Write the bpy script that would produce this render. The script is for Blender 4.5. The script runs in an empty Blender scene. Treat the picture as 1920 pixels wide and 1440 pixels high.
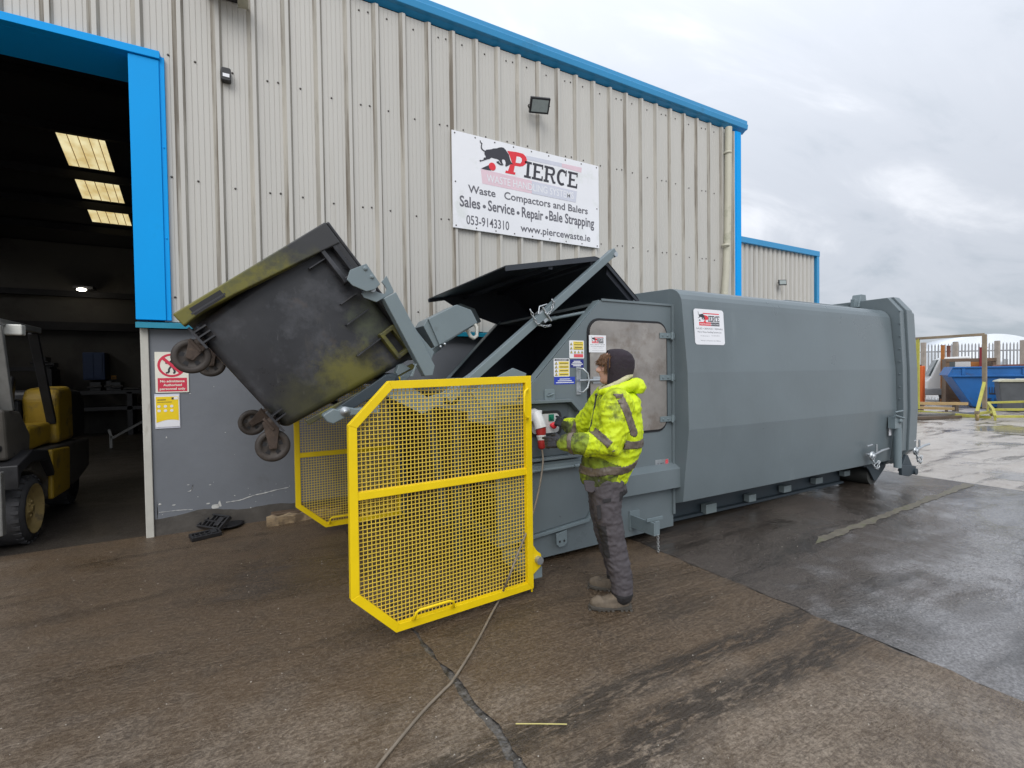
import bpy, bmesh, math, random
from mathutils import Vector, Matrix, noise
random.seed(7)
S = bpy.context.scene
COL = S.collection
R = math.radians

# ------------------------------------------------------------------ camera
cd = bpy.data.cameras.new('camera'); cam = bpy.data.objects.new('camera', cd); COL.objects.link(cam)
yaw, pitch, roll = 1.0646, -0.022, -0.0139
F_ = Vector((math.cos(yaw)*math.cos(pitch), math.sin(yaw)*math.cos(pitch), math.sin(pitch)))
R0 = Vector((math.sin(yaw), -math.cos(yaw), 0)); U0 = R0.cross(F_)
R_ = math.cos(roll)*R0 + math.sin(roll)*U0; U_ = -math.sin(roll)*R0 + math.cos(roll)*U0
M = Matrix((R_, U_, -F_)).transposed().to_4x4(); M.translation = Vector((0, 0, 1.6))
cam.matrix_world = M
cd.sensor_width = 36; cd.lens = 900/1920*36; cd.clip_start = 0.05; cd.clip_end = 2000
S.camera = cam

# ------------------------------------------------------------------ sky and sun
SUN = Vector((-0.50, -0.80, 0.75)).normalized()
W = bpy.data.worlds.new('World'); S.world = W; W.use_nodes = True
nt = W.node_tree; N = nt.nodes; L = nt.links; N.clear()
out = N.new('ShaderNodeOutputWorld'); bg = N.new('ShaderNodeBackground'); bg.inputs[1].default_value = 0.1
L.new(bg.outputs[0], out.inputs[0])
sky = N.new('ShaderNodeTexSky'); sky.sky_type = 'NISHITA'; sky.sun_disc = False
sky.sun_elevation = math.asin(SUN.z); sky.sun_rotation = math.atan2(SUN.x, SUN.y)
tc = N.new('ShaderNodeTexCoord'); sep = N.new('ShaderNodeSeparateXYZ'); L.new(tc.outputs['Generated'], sep.inputs[0])
def mth(op, a, b=None, c=None, clamp=False):
    n = N.new('ShaderNodeMath'); n.operation = op; n.use_clamp = clamp
    for i, x in enumerate((a, b, c)):
        if x is None: continue
        if isinstance(x, (int, float)): n.inputs[i].default_value = x
        else: L.new(x, n.inputs[i])
    return n.outputs[0]
zc = mth('MAXIMUM', sep.outputs[2], 0.0)
den = mth('ADD', zc, 0.22)
cx = mth('DIVIDE', sep.outputs[0], den); cy = mth('DIVIDE', sep.outputs[1], den)
comb = N.new('ShaderNodeCombineXYZ'); L.new(cx, comb.inputs[0]); L.new(cy, comb.inputs[1])
mp = N.new('ShaderNodeMapping'); L.new(comb.outputs[0], mp.inputs[0])
mp.inputs['Rotation'].default_value = (0, 0, R(28)); mp.inputs['Scale'].default_value = (0.55, 1.25, 1)
n1 = N.new('ShaderNodeTexNoise'); n1.inputs['Scale'].default_value = 0.75; n1.inputs['Detail'].default_value = 7
n1.inputs['Roughness'].default_value = 0.52; n1.inputs['Distortion'].default_value = 0.35
L.new(mp.outputs[0], n1.inputs['Vector'])
n2 = N.new('ShaderNodeTexNoise'); n2.inputs['Scale'].default_value = 2.6; n2.inputs['Detail'].default_value = 9
n2.inputs['Roughness'].default_value = 0.6; n2.inputs['Distortion'].default_value = 0.8
L.new(mp.outputs[0], n2.inputs['Vector'])
cl = mth('ADD', mth('MULTIPLY', n1.outputs[0], 0.72), mth('MULTIPLY', n2.outputs[0], 0.28))
ramp = N.new('ShaderNodeValToRGB'); L.new(cl, ramp.inputs[0])
ramp.color_ramp.interpolation = 'EASE'
e = ramp.color_ramp.elements
e[0].position = 0.38; e[0].color = (0.42, 0.475, 0.54, 1)
e[1].position = 0.64; e[1].color = (0.88, 0.90, 0.95, 1)
m_ = e.new(0.50); m_.color = (0.60, 0.635, 0.70, 1)
# an overcast sky is brighter towards the zenith (CIE overcast)
lum = mth('ADD', mth('MULTIPLY', mth('POWER', zc, 1.8), 13.0), 8.2)
vm = N.new('ShaderNodeVectorMath'); vm.operation = 'SCALE'; L.new(ramp.outputs[0], vm.inputs[0]); L.new(lum, vm.inputs['Scale'])
mx = N.new('ShaderNodeMixRGB'); mx.inputs[0].default_value = 0.06
L.new(vm.outputs[0], mx.inputs[1]); L.new(sky.outputs[0], mx.inputs[2]); L.new(mx.outputs[0], bg.inputs[0])

ld = bpy.data.lights.new('sun', 'SUN'); lo = bpy.data.objects.new('sun', ld); COL.objects.link(lo)
ld.energy = 1.2; ld.angle = R(38); ld.color = (1, 0.97, 0.93)
lo.rotation_euler = SUN.to_track_quat('Z', 'Y').to_euler()
S.view_settings.view_transform = 'Standard'; S.view_settings.look = 'None'
S.view_settings.exposure = 0.32; S.view_settings.gamma = 1

# ------------------------------------------------------------------ mesh builder
ORG = {}
class MB:
    def __init__(s): s.v = []; s.f = []; s.m = []; s.s = []
    def add(s, vs, fs, mi=0, sm=False):
        o = len(s.v); s.v += [tuple(v) for v in vs]
        for f in fs: s.f.append([i+o for i in f]); s.m.append(mi); s.s.append(sm)
    def box(s, x0, x1, y0, y1, z0, z1, mi=0):
        x0, x1 = min(x0, x1), max(x0, x1); y0, y1 = min(y0, y1), max(y0, y1); z0, z1 = min(z0, z1), max(z0, z1)
        s.add([(x0,y0,z0),(x1,y0,z0),(x1,y1,z0),(x0,y1,z0),(x0,y0,z1),(x1,y0,z1),(x1,y1,z1),(x0,y1,z1)],
              [(0,3,2,1),(4,5,6,7),(0,1,5,4),(1,2,6,5),(2,3,7,6),(3,0,4,7)], mi)
    def prism(s, pts, a, b, ax='y', mi=0, sm=False):
        n = len(pts)
        def P(p, t):
            if ax == 'y': return (p[0], t, p[1])
            if ax == 'x': return (t, p[0], p[1])
            return (p[0], p[1], t)
        s.add([P(p, a) for p in pts]+[P(p, b) for p in pts], [list(range(n-1, -1, -1)), list(range(n, 2*n))], mi)
        o = len(s.v)-2*n
        for i in range(n):
            j = (i+1) % n
            s.f.append([o+i, o+j, o+n+j, o+n+i]); s.m.append(mi); s.s.append(sm)
    def ring(s, outer, inner, a, b, ax='y', mi=0):
        n = len(outer)
        def P(p, t):
            if ax == 'y': return (p[0], t, p[1])
            if ax == 'x': return (t, p[0], p[1])
            return (p[0], p[1], t)
        vs = [P(p, a) for p in outer]+[P(p, a) for p in inner]+[P(p, b) for p in outer]+[P(p, b) for p in inner]
        fs = []
        for i in range(n):
            j = (i+1) % n
            fs += [(i, j, n+j, n+i), (2*n+i, 3*n+i, 3*n+j, 2*n+j), (i, 2*n+i, 2*n+j, j), (n+i, n+j, 3*n+j, 3*n+i)]
        s.add(vs, fs, mi)
    def bar(s, p, q, w, h, up=(0, 0, 1), mi=0):
        p, q = Vector(p), Vector(q); d = (q-p).normalized(); u = Vector(up)
        a = d.cross(u)
        if a.length < 1e-4: a = d.cross(Vector((1, 0, 0)))
        a.normalize(); b = a.cross(d)
        vs = []
        for c in (p, q):
            for (i, j) in ((-1,-1),(1,-1),(1,1),(-1,1)): vs.append(c+a*(w/2*i)+b*(h/2*j))
        s.add(vs, [(0,3,2,1),(4,5,6,7),(0,1,5,4),(1,2,6,5),(2,3,7,6),(3,0,4,7)], mi)
    def tube(s, pts, r, n=10, mi=0, closed=False, caps=True):
        pts = [Vector(p) for p in pts]; m = len(pts); vs = []
        u = None
        for i, p in enumerate(pts):
            if closed: d = pts[(i+1) % m]-pts[i-1]
            else: d = pts[min(i+1, m-1)]-pts[max(i-1, 0)]
            d.normalize()
            if u is None: u = d.orthogonal().normalized()
            u = (u-d*u.dot(d)).normalized(); w = d.cross(u)
            rr = r[i] if isinstance(r, (list, tuple)) else r
            for k in range(n):
                a = 2*math.pi*k/n; vs.append(p+u*(math.cos(a)*rr)+w*(math.sin(a)*rr))
        fs = []
        for i in range(m if closed else m-1):
            for k in range(n):
                a, b = i*n+k, i*n+(k+1) % n; c, d_ = ((i+1) % m)*n+(k+1) % n, ((i+1) % m)*n+k
                fs.append((a, b, c, d_))
        s.add(vs, fs, mi, True)
        if caps and not closed:
            s.add(vs[:n], [list(range(n-1, -1, -1))], mi); s.add(vs[-n:], [list(range(n))], mi)
    def cyl(s, p, q, r, n=20, mi=0, r2=None):
        s.tube([p, q], [r, r if r2 is None else r2], n, mi)
    def sph(s, c, r, sc=(1, 1, 1), n=14, mi=0):
        vs = []; fs = []
        for i in range(n+1):
            t = math.pi*i/n
            for k in range(n*2):
                a = math.pi*k/n
                vs.append((c[0]+r*sc[0]*math.sin(t)*math.cos(a), c[1]+r*sc[1]*math.sin(t)*math.sin(a), c[2]+r*sc[2]*math.cos(t)))
        for i in range(n):
            for k in range(2*n):
                fs.append((i*2*n+k, (i+1)*2*n+k, (i+1)*2*n+(k+1) % (2*n), i*2*n+(k+1) % (2*n)))
        s.add(vs, fs, mi, True)
    def lathe(s, c, axis, prof, n=28, mi=0):
        # prof: (offset along axis, radius)
        ax = Vector(axis).normalized(); u = ax.orthogonal().normalized(); w = ax.cross(u); c = Vector(c)
        vs = []
        for (t, r) in prof:
            for k in range(n):
                a = 2*math.pi*k/n; vs.append(c+ax*t+u*(math.cos(a)*r)+w*(math.sin(a)*r))
        fs = []
        for i in range(len(prof)-1):
            for k in range(n): fs.append((i*n+k, i*n+(k+1) % n, (i+1)*n+(k+1) % n, (i+1)*n+k))
        s.add(vs, fs, mi, True)
    def text(s, body, x0, x1, zb, cap, y, mi=0, bold=0.0, right=(1, 0, 0), up=(0, 0, 1), org=(0, 0, 0)):
        # lettering fitted between x0 and x1 with its baseline at zb and capital height cap, laid in the plane y
        cu = bpy.data.curves.new('t', 'FONT'); cu.body = body; cu.size = 1; cu.offset = bold; cu.resolution_u = 3
        o = bpy.data.objects.new('t', cu); COL.objects.link(o)
        bpy.context.view_layer.update()
        me = bpy.data.meshes.new_from_object(o.evaluated_get(bpy.context.evaluated_depsgraph_get()))
        if len(me.vertices):
            xs = [v.co.x for v in me.vertices]; a, b = min(xs), max(xs)
            k = (x1-x0)/(b-a); kz = cap/0.73
            rt, upv, og = Vector(right), Vector(up), Vector(org)
            vs = []
            for v in me.vertices:
                X = x0+(v.co.x-a)*k; Z = zb+v.co.y*kz
                vs.append((X, y, Z) if right == (1, 0, 0) else tuple(og+rt*X+upv*Z))
            s.add(vs, [list(p.vertices) for p in me.polygons], mi)
        bpy.data.objects.remove(o); bpy.data.curves.remove(cu); bpy.data.meshes.remove(me)
    def build(s, name, mats, parent=None, bevel=0, seg=2, smooth=None, label=None, recalc=True, mods=None):
        me = bpy.data.meshes.new(name)
        org = Vector((0, 0, 0))
        if parent is not None: org = ORG.get(parent.name, Vector((0, 0, 0)))
        me.from_pydata([tuple(Vector(v)-org) for v in s.v], [], s.f)
        if not isinstance(mats, (list, tuple)): mats = [mats]
        for m in mats: me.materials.append(m)
        me.polygons.foreach_set('material_index', s.m)
        me.polygons.foreach_set('use_smooth', [bool(x) if smooth is None else smooth for x in s.s])
        if recalc:
            bm = bmesh.new(); bm.from_mesh(me); bmesh.ops.recalc_face_normals(bm, faces=bm.faces); bm.to_mesh(me); bm.free()
        me.validate(); me.update()
        o = bpy.data.objects.new(name, me); COL.objects.link(o)
        if parent is not None: o.parent = parent; ORG[o.name] = org
        else: ORG[o.name] = Vector((0, 0, 0))
        if bevel:
            b = o.modifiers.new('bevel', 'BEVEL'); b.width = bevel; b.segments = seg; b.limit_method = 'ANGLE'; b.angle_limit = R(40)
            b.harden_normals = False
        if label: o['label'] = label
        return o
def split(mb, name, mats, parent, **kw):
    """build every separate piece collected in mb as an object of its own"""
    n = len(mb.v); par = list(range(n))
    def find(a):
        while par[a] != a: par[a] = par[par[a]]; a = par[a]
        return a
    for f in mb.f:
        for i in f[1:]:
            a, b = find(f[0]), find(i)
            if a != b: par[a] = b
    groups = {}
    for k, f in enumerate(mb.f): groups.setdefault(find(f[0]), []).append(k)
    res = []
    for g in groups.values():
        m = MB(); mp = {}
        for k in g:
            f = []
            for i in mb.f[k]:
                if i not in mp: mp[i] = len(m.v); m.v.append(mb.v[i])
                f.append(mp[i])
            m.f.append(f); m.m.append(mb.m[k]); m.s.append(mb.s[k])
        res.append(m.build(name, mats, parent, **kw))
    return res
def tag(o, label, cat, group=None):
    o['label'] = label; o['category'] = cat
    if group: o['group'] = group
    return o
def thing(name, loc, label, cat, group=None):
    o = bpy.data.objects.new(name, None); COL.objects.link(o); o.location = loc; o.empty_display_size = 0.1
    ORG[o.name] = Vector(loc); return tag(o, label, cat, group)
def struct(o): o['kind'] = 'structure'; return o
def kids(o): return [c for c in bpy.data.objects if c.parent == o]
def copy_tree(o, parent=None, loc=None):
    c = o.copy(); COL.objects.link(c)
    if parent: c.parent = parent
    if loc is not None: c.location = loc
    ORG[c.name] = Vector(c.location)
    for k in kids(o): copy_tree(k, c)
    return c
def rr(x0, x1, z0, z1, r, n=5):
    P = []
    for cx_, cz_, a0 in ((x1-r, z1-r, 0), (x0+r, z1-r, 90), (x0+r, z0+r, 180), (x1-r, z0+r, 270)):
        for i in range(n+1):
            a = R(a0+90*i/n); P.append((cx_+r*math.cos(a), cz_+r*math.sin(a)))
    return P
def circ(cx_, cz_, r, n=24): return [(cx_+r*math.cos(2*math.pi*i/n), cz_+r*math.sin(2*math.pi*i/n)) for i in range(n)]

# ------------------------------------------------------------------ materials
def mat(name, col, rough=0.5, metal=0.0, var=0.10, vs=3.0, bump=0.0, bs=40.0, dirt=None, spec=0.5, stretch=(1, 1, 1), rvar=0.1, coat=0, speck=None):
    """painted / plain surface: base colour with soft mottling, optional dirt = (colour, amount, scale, threshold)"""
    m = bpy.data.materials.new(name); m.use_nodes = True; t = m.node_tree; N = t.nodes; L = t.links
    b = N['Principled BSDF']; b.inputs['Metallic'].default_value = metal
    b.inputs['Specular IOR Level'].default_value = spec
    if coat: b.inputs['Coat Weight'].default_value = coat; b.inputs['Coat Roughness'].default_value = 0.15
    tc = N.new('ShaderNodeTexCoord'); mp = N.new('ShaderNodeMapping'); mp.inputs['Scale'].default_value = stretch
    L.new(tc.outputs['Object'], mp.inputs[0])
    n = N.new('ShaderNodeTexNoise'); n.inputs['Scale'].default_value = vs; n.inputs['Detail'].default_value = 6; n.inputs['Roughness'].default_value = 0.6
    L.new(mp.outputs[0], n.inputs['Vector'])
    def mixc(fac, a, b_):
        x = N.new('ShaderNodeMixRGB')
        for i, v in ((0, fac), (1, a), (2, b_)):
            if isinstance(v, (int, float)): x.inputs[i].default_value = v
            elif isinstance(v, tuple): x.inputs[i].default_value = (*v[:3], 1)
            else: L.new(v, x.inputs[i])
        return x.outputs[0]
    rg = N.new('ShaderNodeMapRange'); rg.inputs[1].default_value = 0.3; rg.inputs[2].default_value = 0.7
    L.new(n.outputs[0], rg.inputs[0])
    lo_ = tuple(c*(1-var) for c in col); hi_ = tuple(min(1, c*(1+var)) for c in col)
    c = mixc(rg.outputs[0], lo_, hi_)
    rv = N.new('ShaderNodeMapRange'); rv.inputs[1].default_value = 0.3; rv.inputs[2].default_value = 0.7
    rv.inputs[3].default_value = max(0.02, rough-rvar*rough); rv.inputs[4].default_value = min(1, rough+rvar*rough)
    L.new(n.outputs[0], rv.inputs[0]); rough_out = rv.outputs[0]
    if dirt:
        for (dc, amt, sc, th, *st) in (dirt if isinstance(dirt, list) else [dirt]):
            mp2 = N.new('ShaderNodeMapping'); mp2.inputs['Scale'].default_value = st[0] if st else (1, 1, 1)
            L.new(tc.outputs['Object'], mp2.inputs[0])
            d = N.new('ShaderNodeTexNoise'); d.inputs['Scale'].default_value = sc; d.inputs['Detail'].default_value = 8; d.inputs['Roughness'].default_value = 0.65
            L.new(mp2.outputs[0], d.inputs['Vector'])
            r = N.new('ShaderNodeMapRange'); r.inputs[1].default_value = th; r.inputs[2].default_value = th+0.12; r.inputs[4].default_value = amt
            L.new(d.outputs[0], r.inputs[0]); c = mixc(r.outputs[0], c, dc)
    L.new(c, b.inputs['Base Color']); L.new(rough_out, b.inputs['Roughness'])
    if bump:
        bn = N.new('ShaderNodeTexNoise'); bn.inputs['Scale'].default_value = bs; bn.inputs['Detail'].default_value = 5
        L.new(mp.outputs[0], bn.inputs['Vector'])
        bu = N.new('ShaderNodeBump'); bu.inputs['Strength'].default_value = min(1, bump); bu.inputs['Distance'].default_value = 0.01
        L.new(bn.outputs[0], bu.inputs['Height']); L.new(bu.outputs[0], b.inputs['Normal'])
    return m
def emis(name, col, s):
    m = bpy.data.materials.new(name); m.use_nodes = True; b = m.node_tree.nodes['Principled BSDF']
    b.inputs['Base Color'].default_value = (*col, 1); b.inputs['Emission Color'].default_value = (*col, 1); b.inputs['Emission Strength'].default_value = s
    return m
MT = {}
MT['grey'] = mat('compactor_paint', (0.137, 0.168, 0.182), 0.34, var=0.10, vs=1.1, bump=0.06, bs=25, spec=0.5, rvar=0.3, dirt=[((0.105, 0.13, 0.14), 0.25, 1.4, 0.55, (1, 1, .3)), ((0.24, 0.28, 0.29), 0.25, 5, 0.64, (1, 1, .25))])
MT['grey_l'] = mat('lifter_paint', (0.165, 0.208, 0.225), 0.38, var=0.06, vs=3, bump=0.04, bs=25, dirt=((0.07, 0.075, 0.07), 0.35, 6, 0.62))
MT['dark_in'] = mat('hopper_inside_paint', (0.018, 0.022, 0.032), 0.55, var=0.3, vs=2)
MT['under'] = mat('underframe_paint', (0.035, 0.05, 0.062), 0.5, var=0.2, vs=2)
MT['black'] = mat('black_rubber', (0.012, 0.012, 0.014), 0.6, var=0.2, vs=9)
MT['blk_met'] = mat('black_plastic', (0.02, 0.02, 0.022), 0.45, var=0.2, vs=9)
MT['yel'] = mat('safety_yellow_paint', (0.84, 0.60, 0.003), 0.42, var=0.05, vs=5, bump=0.05, bs=60, spec=0.4)
MT['yelw'] = mat('yellow_wire_paint', (0.72, 0.52, 0.06), 0.5, var=0.06, vs=9)
MT['clad'] = mat('cladding_paint', (0.50, 0.488, 0.452), 0.5, var=0.05, vs=1.2, stretch=(1.0, 1, 0.12), bump=0.04, bs=12,
                 dirt=[((0.36, 0.33, 0.27), 0.45, 2.2, 0.60, (5, 1, 0.10)), ((0.20, 0.17, 0.13), 0.6, 5.0, 0.70, (4, 1, 0.05))])
MT['clad_dirty'] = mat('cladding_rib_grime', (0.36, 0.34, 0.295), 0.6, var=0.35, vs=1.6, stretch=(3, 1, 0.25),
                 dirt=[((0.12, 0.095, 0.065), 0.85, 1.1, 0.50, (9, 1, 0.30)), ((0.10, 0.085, 0.07), 0.6, 3, 0.56, (9, 1, 0.4))])
MT['screw'] = mat('screw_head', (0.10, 0.09, 0.085), 0.5)
MT['blue'] = mat('blue_trim_paint', (0.001, 0.33, 0.80), 0.5, var=0.03, vs=1, spec=0.15, dirt=((0.01, 0.22, 0.45), 0.25, 3, 0.62))
MT['blue2'] = mat('gutter_blue_paint', (0.025, 0.26, 0.52), 0.35, var=0.06, vs=1, dirt=((0.03, 0.13, 0.2), 0.4, 2, 0.6))
MT['blue3'] = mat('ledge_blue_paint', (0.01, 0.22, 0.33), 0.35, var=0.1, vs=4)
MT['pipe'] = mat('cream_pvc', (0.52, 0.50, 0.40), 0.5, var=0.08, vs=3, dirt=((0.25, 0.26, 0.17), 0.6, 3, 0.55))
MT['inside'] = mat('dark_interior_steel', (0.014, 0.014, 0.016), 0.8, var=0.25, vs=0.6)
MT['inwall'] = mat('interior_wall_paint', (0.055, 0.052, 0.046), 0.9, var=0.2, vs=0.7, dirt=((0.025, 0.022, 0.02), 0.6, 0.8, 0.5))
MT['purlin'] = mat('purlin_steel', (0.005, 0.005, 0.007), 0.8)
MT['white'] = mat('white_vinyl', (0.78, 0.79, 0.82), 0.4, var=0.02, vs=2)
MT['signw'] = mat('banner_vinyl', (0.80, 0.81, 0.84), 0.42, var=0.03, vs=1.5, dirt=((0.62, 0.66, 0.62), 0.5, 2.5, 0.55))
MT['ink'] = mat('black_ink', (0.035, 0.035, 0.045), 0.5, var=0.05)
MT['inkl'] = mat('grey_ink', (0.13, 0.13, 0.15), 0.5, var=0.05)
MT['inkf'] = mat('faded_ink', (0.42, 0.43, 0.50), 0.5, var=0.1, vs=20)
MT['red'] = mat('red_ink', (0.72, 0.03, 0.045), 0.45, var=0.05)
MT['pink'] = mat('faded_pink', (0.74, 0.56, 0.62), 0.5, var=0.04, vs=3)
MT['lilac'] = mat('faded_lilac', (0.60, 0.62, 0.70), 0.5, var=0.04, vs=3)
MT['cream'] = mat('cream_sign', (0.78, 0.76, 0.66), 0.45)
MT['crim'] = mat('crimson_ink', (0.62, 0.03, 0.07), 0.45)
MT['poster'] = mat('poster_yellow', (0.86, 0.62, 0.01), 0.35)
MT['lblY'] = mat('label_yellow', (0.80, 0.62, 0.08), 0.4)
MT['lblB'] = mat('label_blue', (0.02, 0.05, 0.42), 0.4)
MT['lblN'] = mat('label_navy', (0.012, 0.02, 0.20), 0.4)
MT['lblR'] = mat('label_red', (0.72, 0.10, 0.12), 0.4)
MT['steel'] = mat('brushed_steel', (0.36, 0.335, 0.31), 0.48, metal=0.55, var=0.22, vs=3.5, bump=0.05, bs=30, dirt=[((0.20, 0.16, 0.13), 0.6, 4, 0.52), ((0.50, 0.49, 0.46), 0.45, 7, 0.60)], rvar=0.3)
MT['zinc'] = mat('galvanised_steel', (0.45, 0.48, 0.50), 0.35, metal=0.7, var=0.15, vs=20)
MT['rend'] = mat('grey_painted_render', (0.152, 0.165, 0.185), 0.62, var=0.08, vs=1.6, bump=0.25, bs=14,
                 dirt=[((0.09, 0.085, 0.08), 0.6, 1.3, 0.60), ((0.24, 0.25, 0.26), 0.5, 9, 0.66)])
MT['chip'] = mat('chipped_white_render', (0.52, 0.52, 0.50), 0.8, var=0.15, vs=30, bump=0.4, bs=80)
MT['damp'] = mat('damp_plinth', (0.075, 0.068, 0.060), 0.5, var=0.3, vs=5, bump=0.4, bs=30)
MT['jamb'] = mat('cream_jamb_paint', (0.50, 0.49, 0.44), 0.6, var=0.1, vs=5, dirt=[((0.22, 0.19, 0.15), 0.7, 6, 0.58, (1, 1, 0.3))])
MT['gasket'] = mat('rubber_gasket', (0.01, 0.01, 0.012), 0.5)
MT['rust'] = mat('rusty_steel', (0.062, 0.042, 0.031), 0.65, var=0.3, vs=14, bump=0.2, bs=60, dirt=((0.12, 0.08, 0.055), 0.6, 20, 0.55))
MT['chain'] = mat('chain_steel', (0.40, 0.42, 0.43), 0.3, metal=0.8, var=0.2, vs=30)
MT['hose'] = mat('hose_pale', (0.60, 0.60, 0.55), 0.3, var=0.1, vs=9)
MT['recess'] = mat('panel_dark_grey', (0.065, 0.082, 0.092), 0.45, var=0.08, vs=3)
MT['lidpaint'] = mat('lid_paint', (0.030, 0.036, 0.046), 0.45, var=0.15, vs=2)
MT['under2'] = mat('rail_paint', (0.055, 0.075, 0.090), 0.45, var=0.2, vs=2)
MT['roller'] = mat('roller_steel', (0.045, 0.047, 0.045), 0.55, var=0.3, vs=6)
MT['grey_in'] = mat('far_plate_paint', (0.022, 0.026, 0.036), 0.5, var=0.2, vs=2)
MT['rustdk'] = mat('dirty_front_steel', (0.045, 0.034, 0.028), 0.6, var=0.4, vs=3, dirt=((0.10, 0.09, 0.075), 0.6, 4, 0.58))
MT['ctlw'] = mat('control_plate_white', (0.55, 0.56, 0.56), 0.35, var=0.06, vs=10)
MT['green'] = mat('green_plastic', (0.01, 0.17, 0.10), 0.35)
MT['tyre'] = mat('worn_rubber_wheel', (0.042, 0.034, 0.029), 0.6, var=0.25, vs=12, bump=0.1, bs=80, dirt=((0.08, 0.065, 0.052), 0.6, 12, 0.54))

# ================================================================== ground
def gmat(name, cols, rough_dry, rough_wet, wet_th, wet_w, bump, aniso, fine, wsc=0.45, spec=0.5, speck=0.0, pud=None, streak=0.0, dry_sheen=None, tracks=None, glint=.22):
    m = bpy.data.materials.new(name); m.use_nodes = True; t = m.node_tree; N = t.nodes; L = t.links
    b = N['Principled BSDF']; b.inputs['Specular IOR Level'].default_value = spec
    tc = N.new('ShaderNodeTexCoord')
    def nz(scale, detail=6, rough=0.6, dist=0.0, st=(1, 1, 1), rot=0):
        mp = N.new('ShaderNodeMapping'); mp.inputs['Scale'].default_value = st; mp.inputs['Rotation'].default_value = (0, 0, rot)
        L.new(tc.outputs['Object'], mp.inputs[0])
        n = N.new('ShaderNodeTexNoise'); n.inputs['Scale'].default_value = scale; n.inputs['Detail'].default_value = detail
        n.inputs['Roughness'].default_value = rough; n.inputs['Distortion'].default_value = dist
        L.new(mp.outputs[0], n.inputs['Vector']); return n.outputs[0]
    def mr(x, a, b_, c=0, d=1):
        r = N.new('ShaderNodeMapRange'); r.inputs[1].default_value = a; r.inputs[2].default_value = b_; r.inputs[3].default_value = c; r.inputs[4].default_value = d
        L.new(x, r.inputs[0]); return r.outputs[0]
    def mix(f, a, b_):
        x = N.new('ShaderNodeMixRGB')
        for i, v in ((0, f), (1, a), (2, b_)):
            if isinstance(v, (int, float)): x.inputs[i].default_value = v
            elif isinstance(v, tuple): x.inputs[i].default_value = (*v[:3], 1)
            else: L.new(v, x.inputs[i])
        return x.outputs[0]
    def mt(op, a, b_):
        x = N.new('ShaderNodeMath'); x.operation = op
        for i, v in ((0, a), (1, b_)):
            if isinstance(v, (int, float)): x.inputs[i].default_value = v
            else: L.new(v, x.inputs[i])
        return x.outputs[0]
    big = nz(0.5, 5, 0.6, 0.4); mid = nz(3.0, 7, 0.65, 0.2); fin = nz(fine, 6, 0.7, 0, aniso); spk = nz(fine*3.4, 3, 0.75)
    sk = nz(1.3, 7, 0.62, 0.35, (0.45, 2.3, 1), R(17))
    c = mix(mr(big, 0.35, 0.65), cols[0], cols[1])
    c = mix(mr(mid, 0.45, 0.70, 0, 0.75), c, cols[2])
    c = mix(mr(fin, 0.44, 0.62, 0, 0.9), c, cols[3])
    sp = N.new('ShaderNodeSeparateXYZ'); L.new(tc.outputs['Object'], sp.inputs[0]); X, Yc = sp.outputs[0], sp.outputs[1]
    if dry_sheen:
        # away from the wall: drier concrete and painted sky sheen, with a ragged, blotchy edge
        kx, r0, r1, amt, c1, c2 = dry_sheen
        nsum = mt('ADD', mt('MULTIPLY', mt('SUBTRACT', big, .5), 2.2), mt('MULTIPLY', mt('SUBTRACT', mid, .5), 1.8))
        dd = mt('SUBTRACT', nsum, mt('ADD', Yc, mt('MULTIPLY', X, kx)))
        dry_sheen_f = mr(dd, r0, r1, 0, amt)
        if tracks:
            le = mt('SUBTRACT', mt('MULTIPLY', nsum, .35), mt('ADD', X, mt('MULTIPLY', Yc, .335)))  # paler left strip: sky reflection painted into the slab colour
            dry_sheen_f = mt('MAXIMUM', dry_sheen_f, mr(le, -.25, .35, 0, amt*.8))
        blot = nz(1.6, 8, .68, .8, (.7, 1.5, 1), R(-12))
        dry_sheen_f = mt('MULTIPLY', dry_sheen_f, mr(blot, .36, .56, .35, 1))
        c = mix(dry_sheen_f, c, mix(mr(fin, .40, .62), c1, c2))
    trk = None
    if tracks:
        # wet tyre tracks running along the building
        jn = mt('MULTIPLY', mt('SUBTRACT', nz(2.2, 6, .65, .3, (.6, 1, 1)), .5), .38)
        for (ty, tw, ta) in tracks:
            d_ = mt('ABSOLUTE', mt('SUBTRACT', mt('ADD', Yc, jn), ty), 0)
            f_ = mt('MULTIPLY', mr(d_, tw, tw*.35, 0, ta), mr(nz(13.0, 8, .75, .5, (.5, 1.8, 1)), .42, .50, 0, 1))
            trk = f_ if trk is None else mt('MAXIMUM', trk, f_)
        c = mix(trk, c, tuple(v*0.62 for v in cols[2]))
    c = mix(mr(sk, 0.54, 0.63, 0, streak), c, tuple(v*0.45 for v in cols[2]))
    if speck: c = mix(mr(spk, 0.63, 0.68, 0, speck), c, (0.36, 0.32, 0.26)); c = mix(mr(spk, 0.37, 0.33, 0, speck), c, (0.012, 0.01, 0.008))
    wetn = nz(wsc, 8, 0.62, 0.7, (1, 1.5, 1), R(-20))
    wet = mr(wetn, wet_th, wet_th+wet_w)
    dark = mix(mt('MULTIPLY', wet, 0.40), c, (0.012, 0.011, 0.010))
    L.new(dark, b.inputs['Base Color'])
    ro = mr(wet, 0, 1, rough_dry, rough_wet)
    ro = mt('ADD', ro, mr(mid, 0.3, 0.7, -0.07, 0.07)); ro = mt('SUBTRACT', ro, mr(sk, 0.54, 0.63, 0, 0.12*min(1, streak*2)))
    ro = mt('SUBTRACT', ro, mr(spk, .50, .64, 0, glint))
    if trk is not None: ro = mt('SUBTRACT', ro, mt('MULTIPLY', trk, .12))
    L.new(mt('MAXIMUM', ro, .06), b.inputs['Roughness'])
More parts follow.
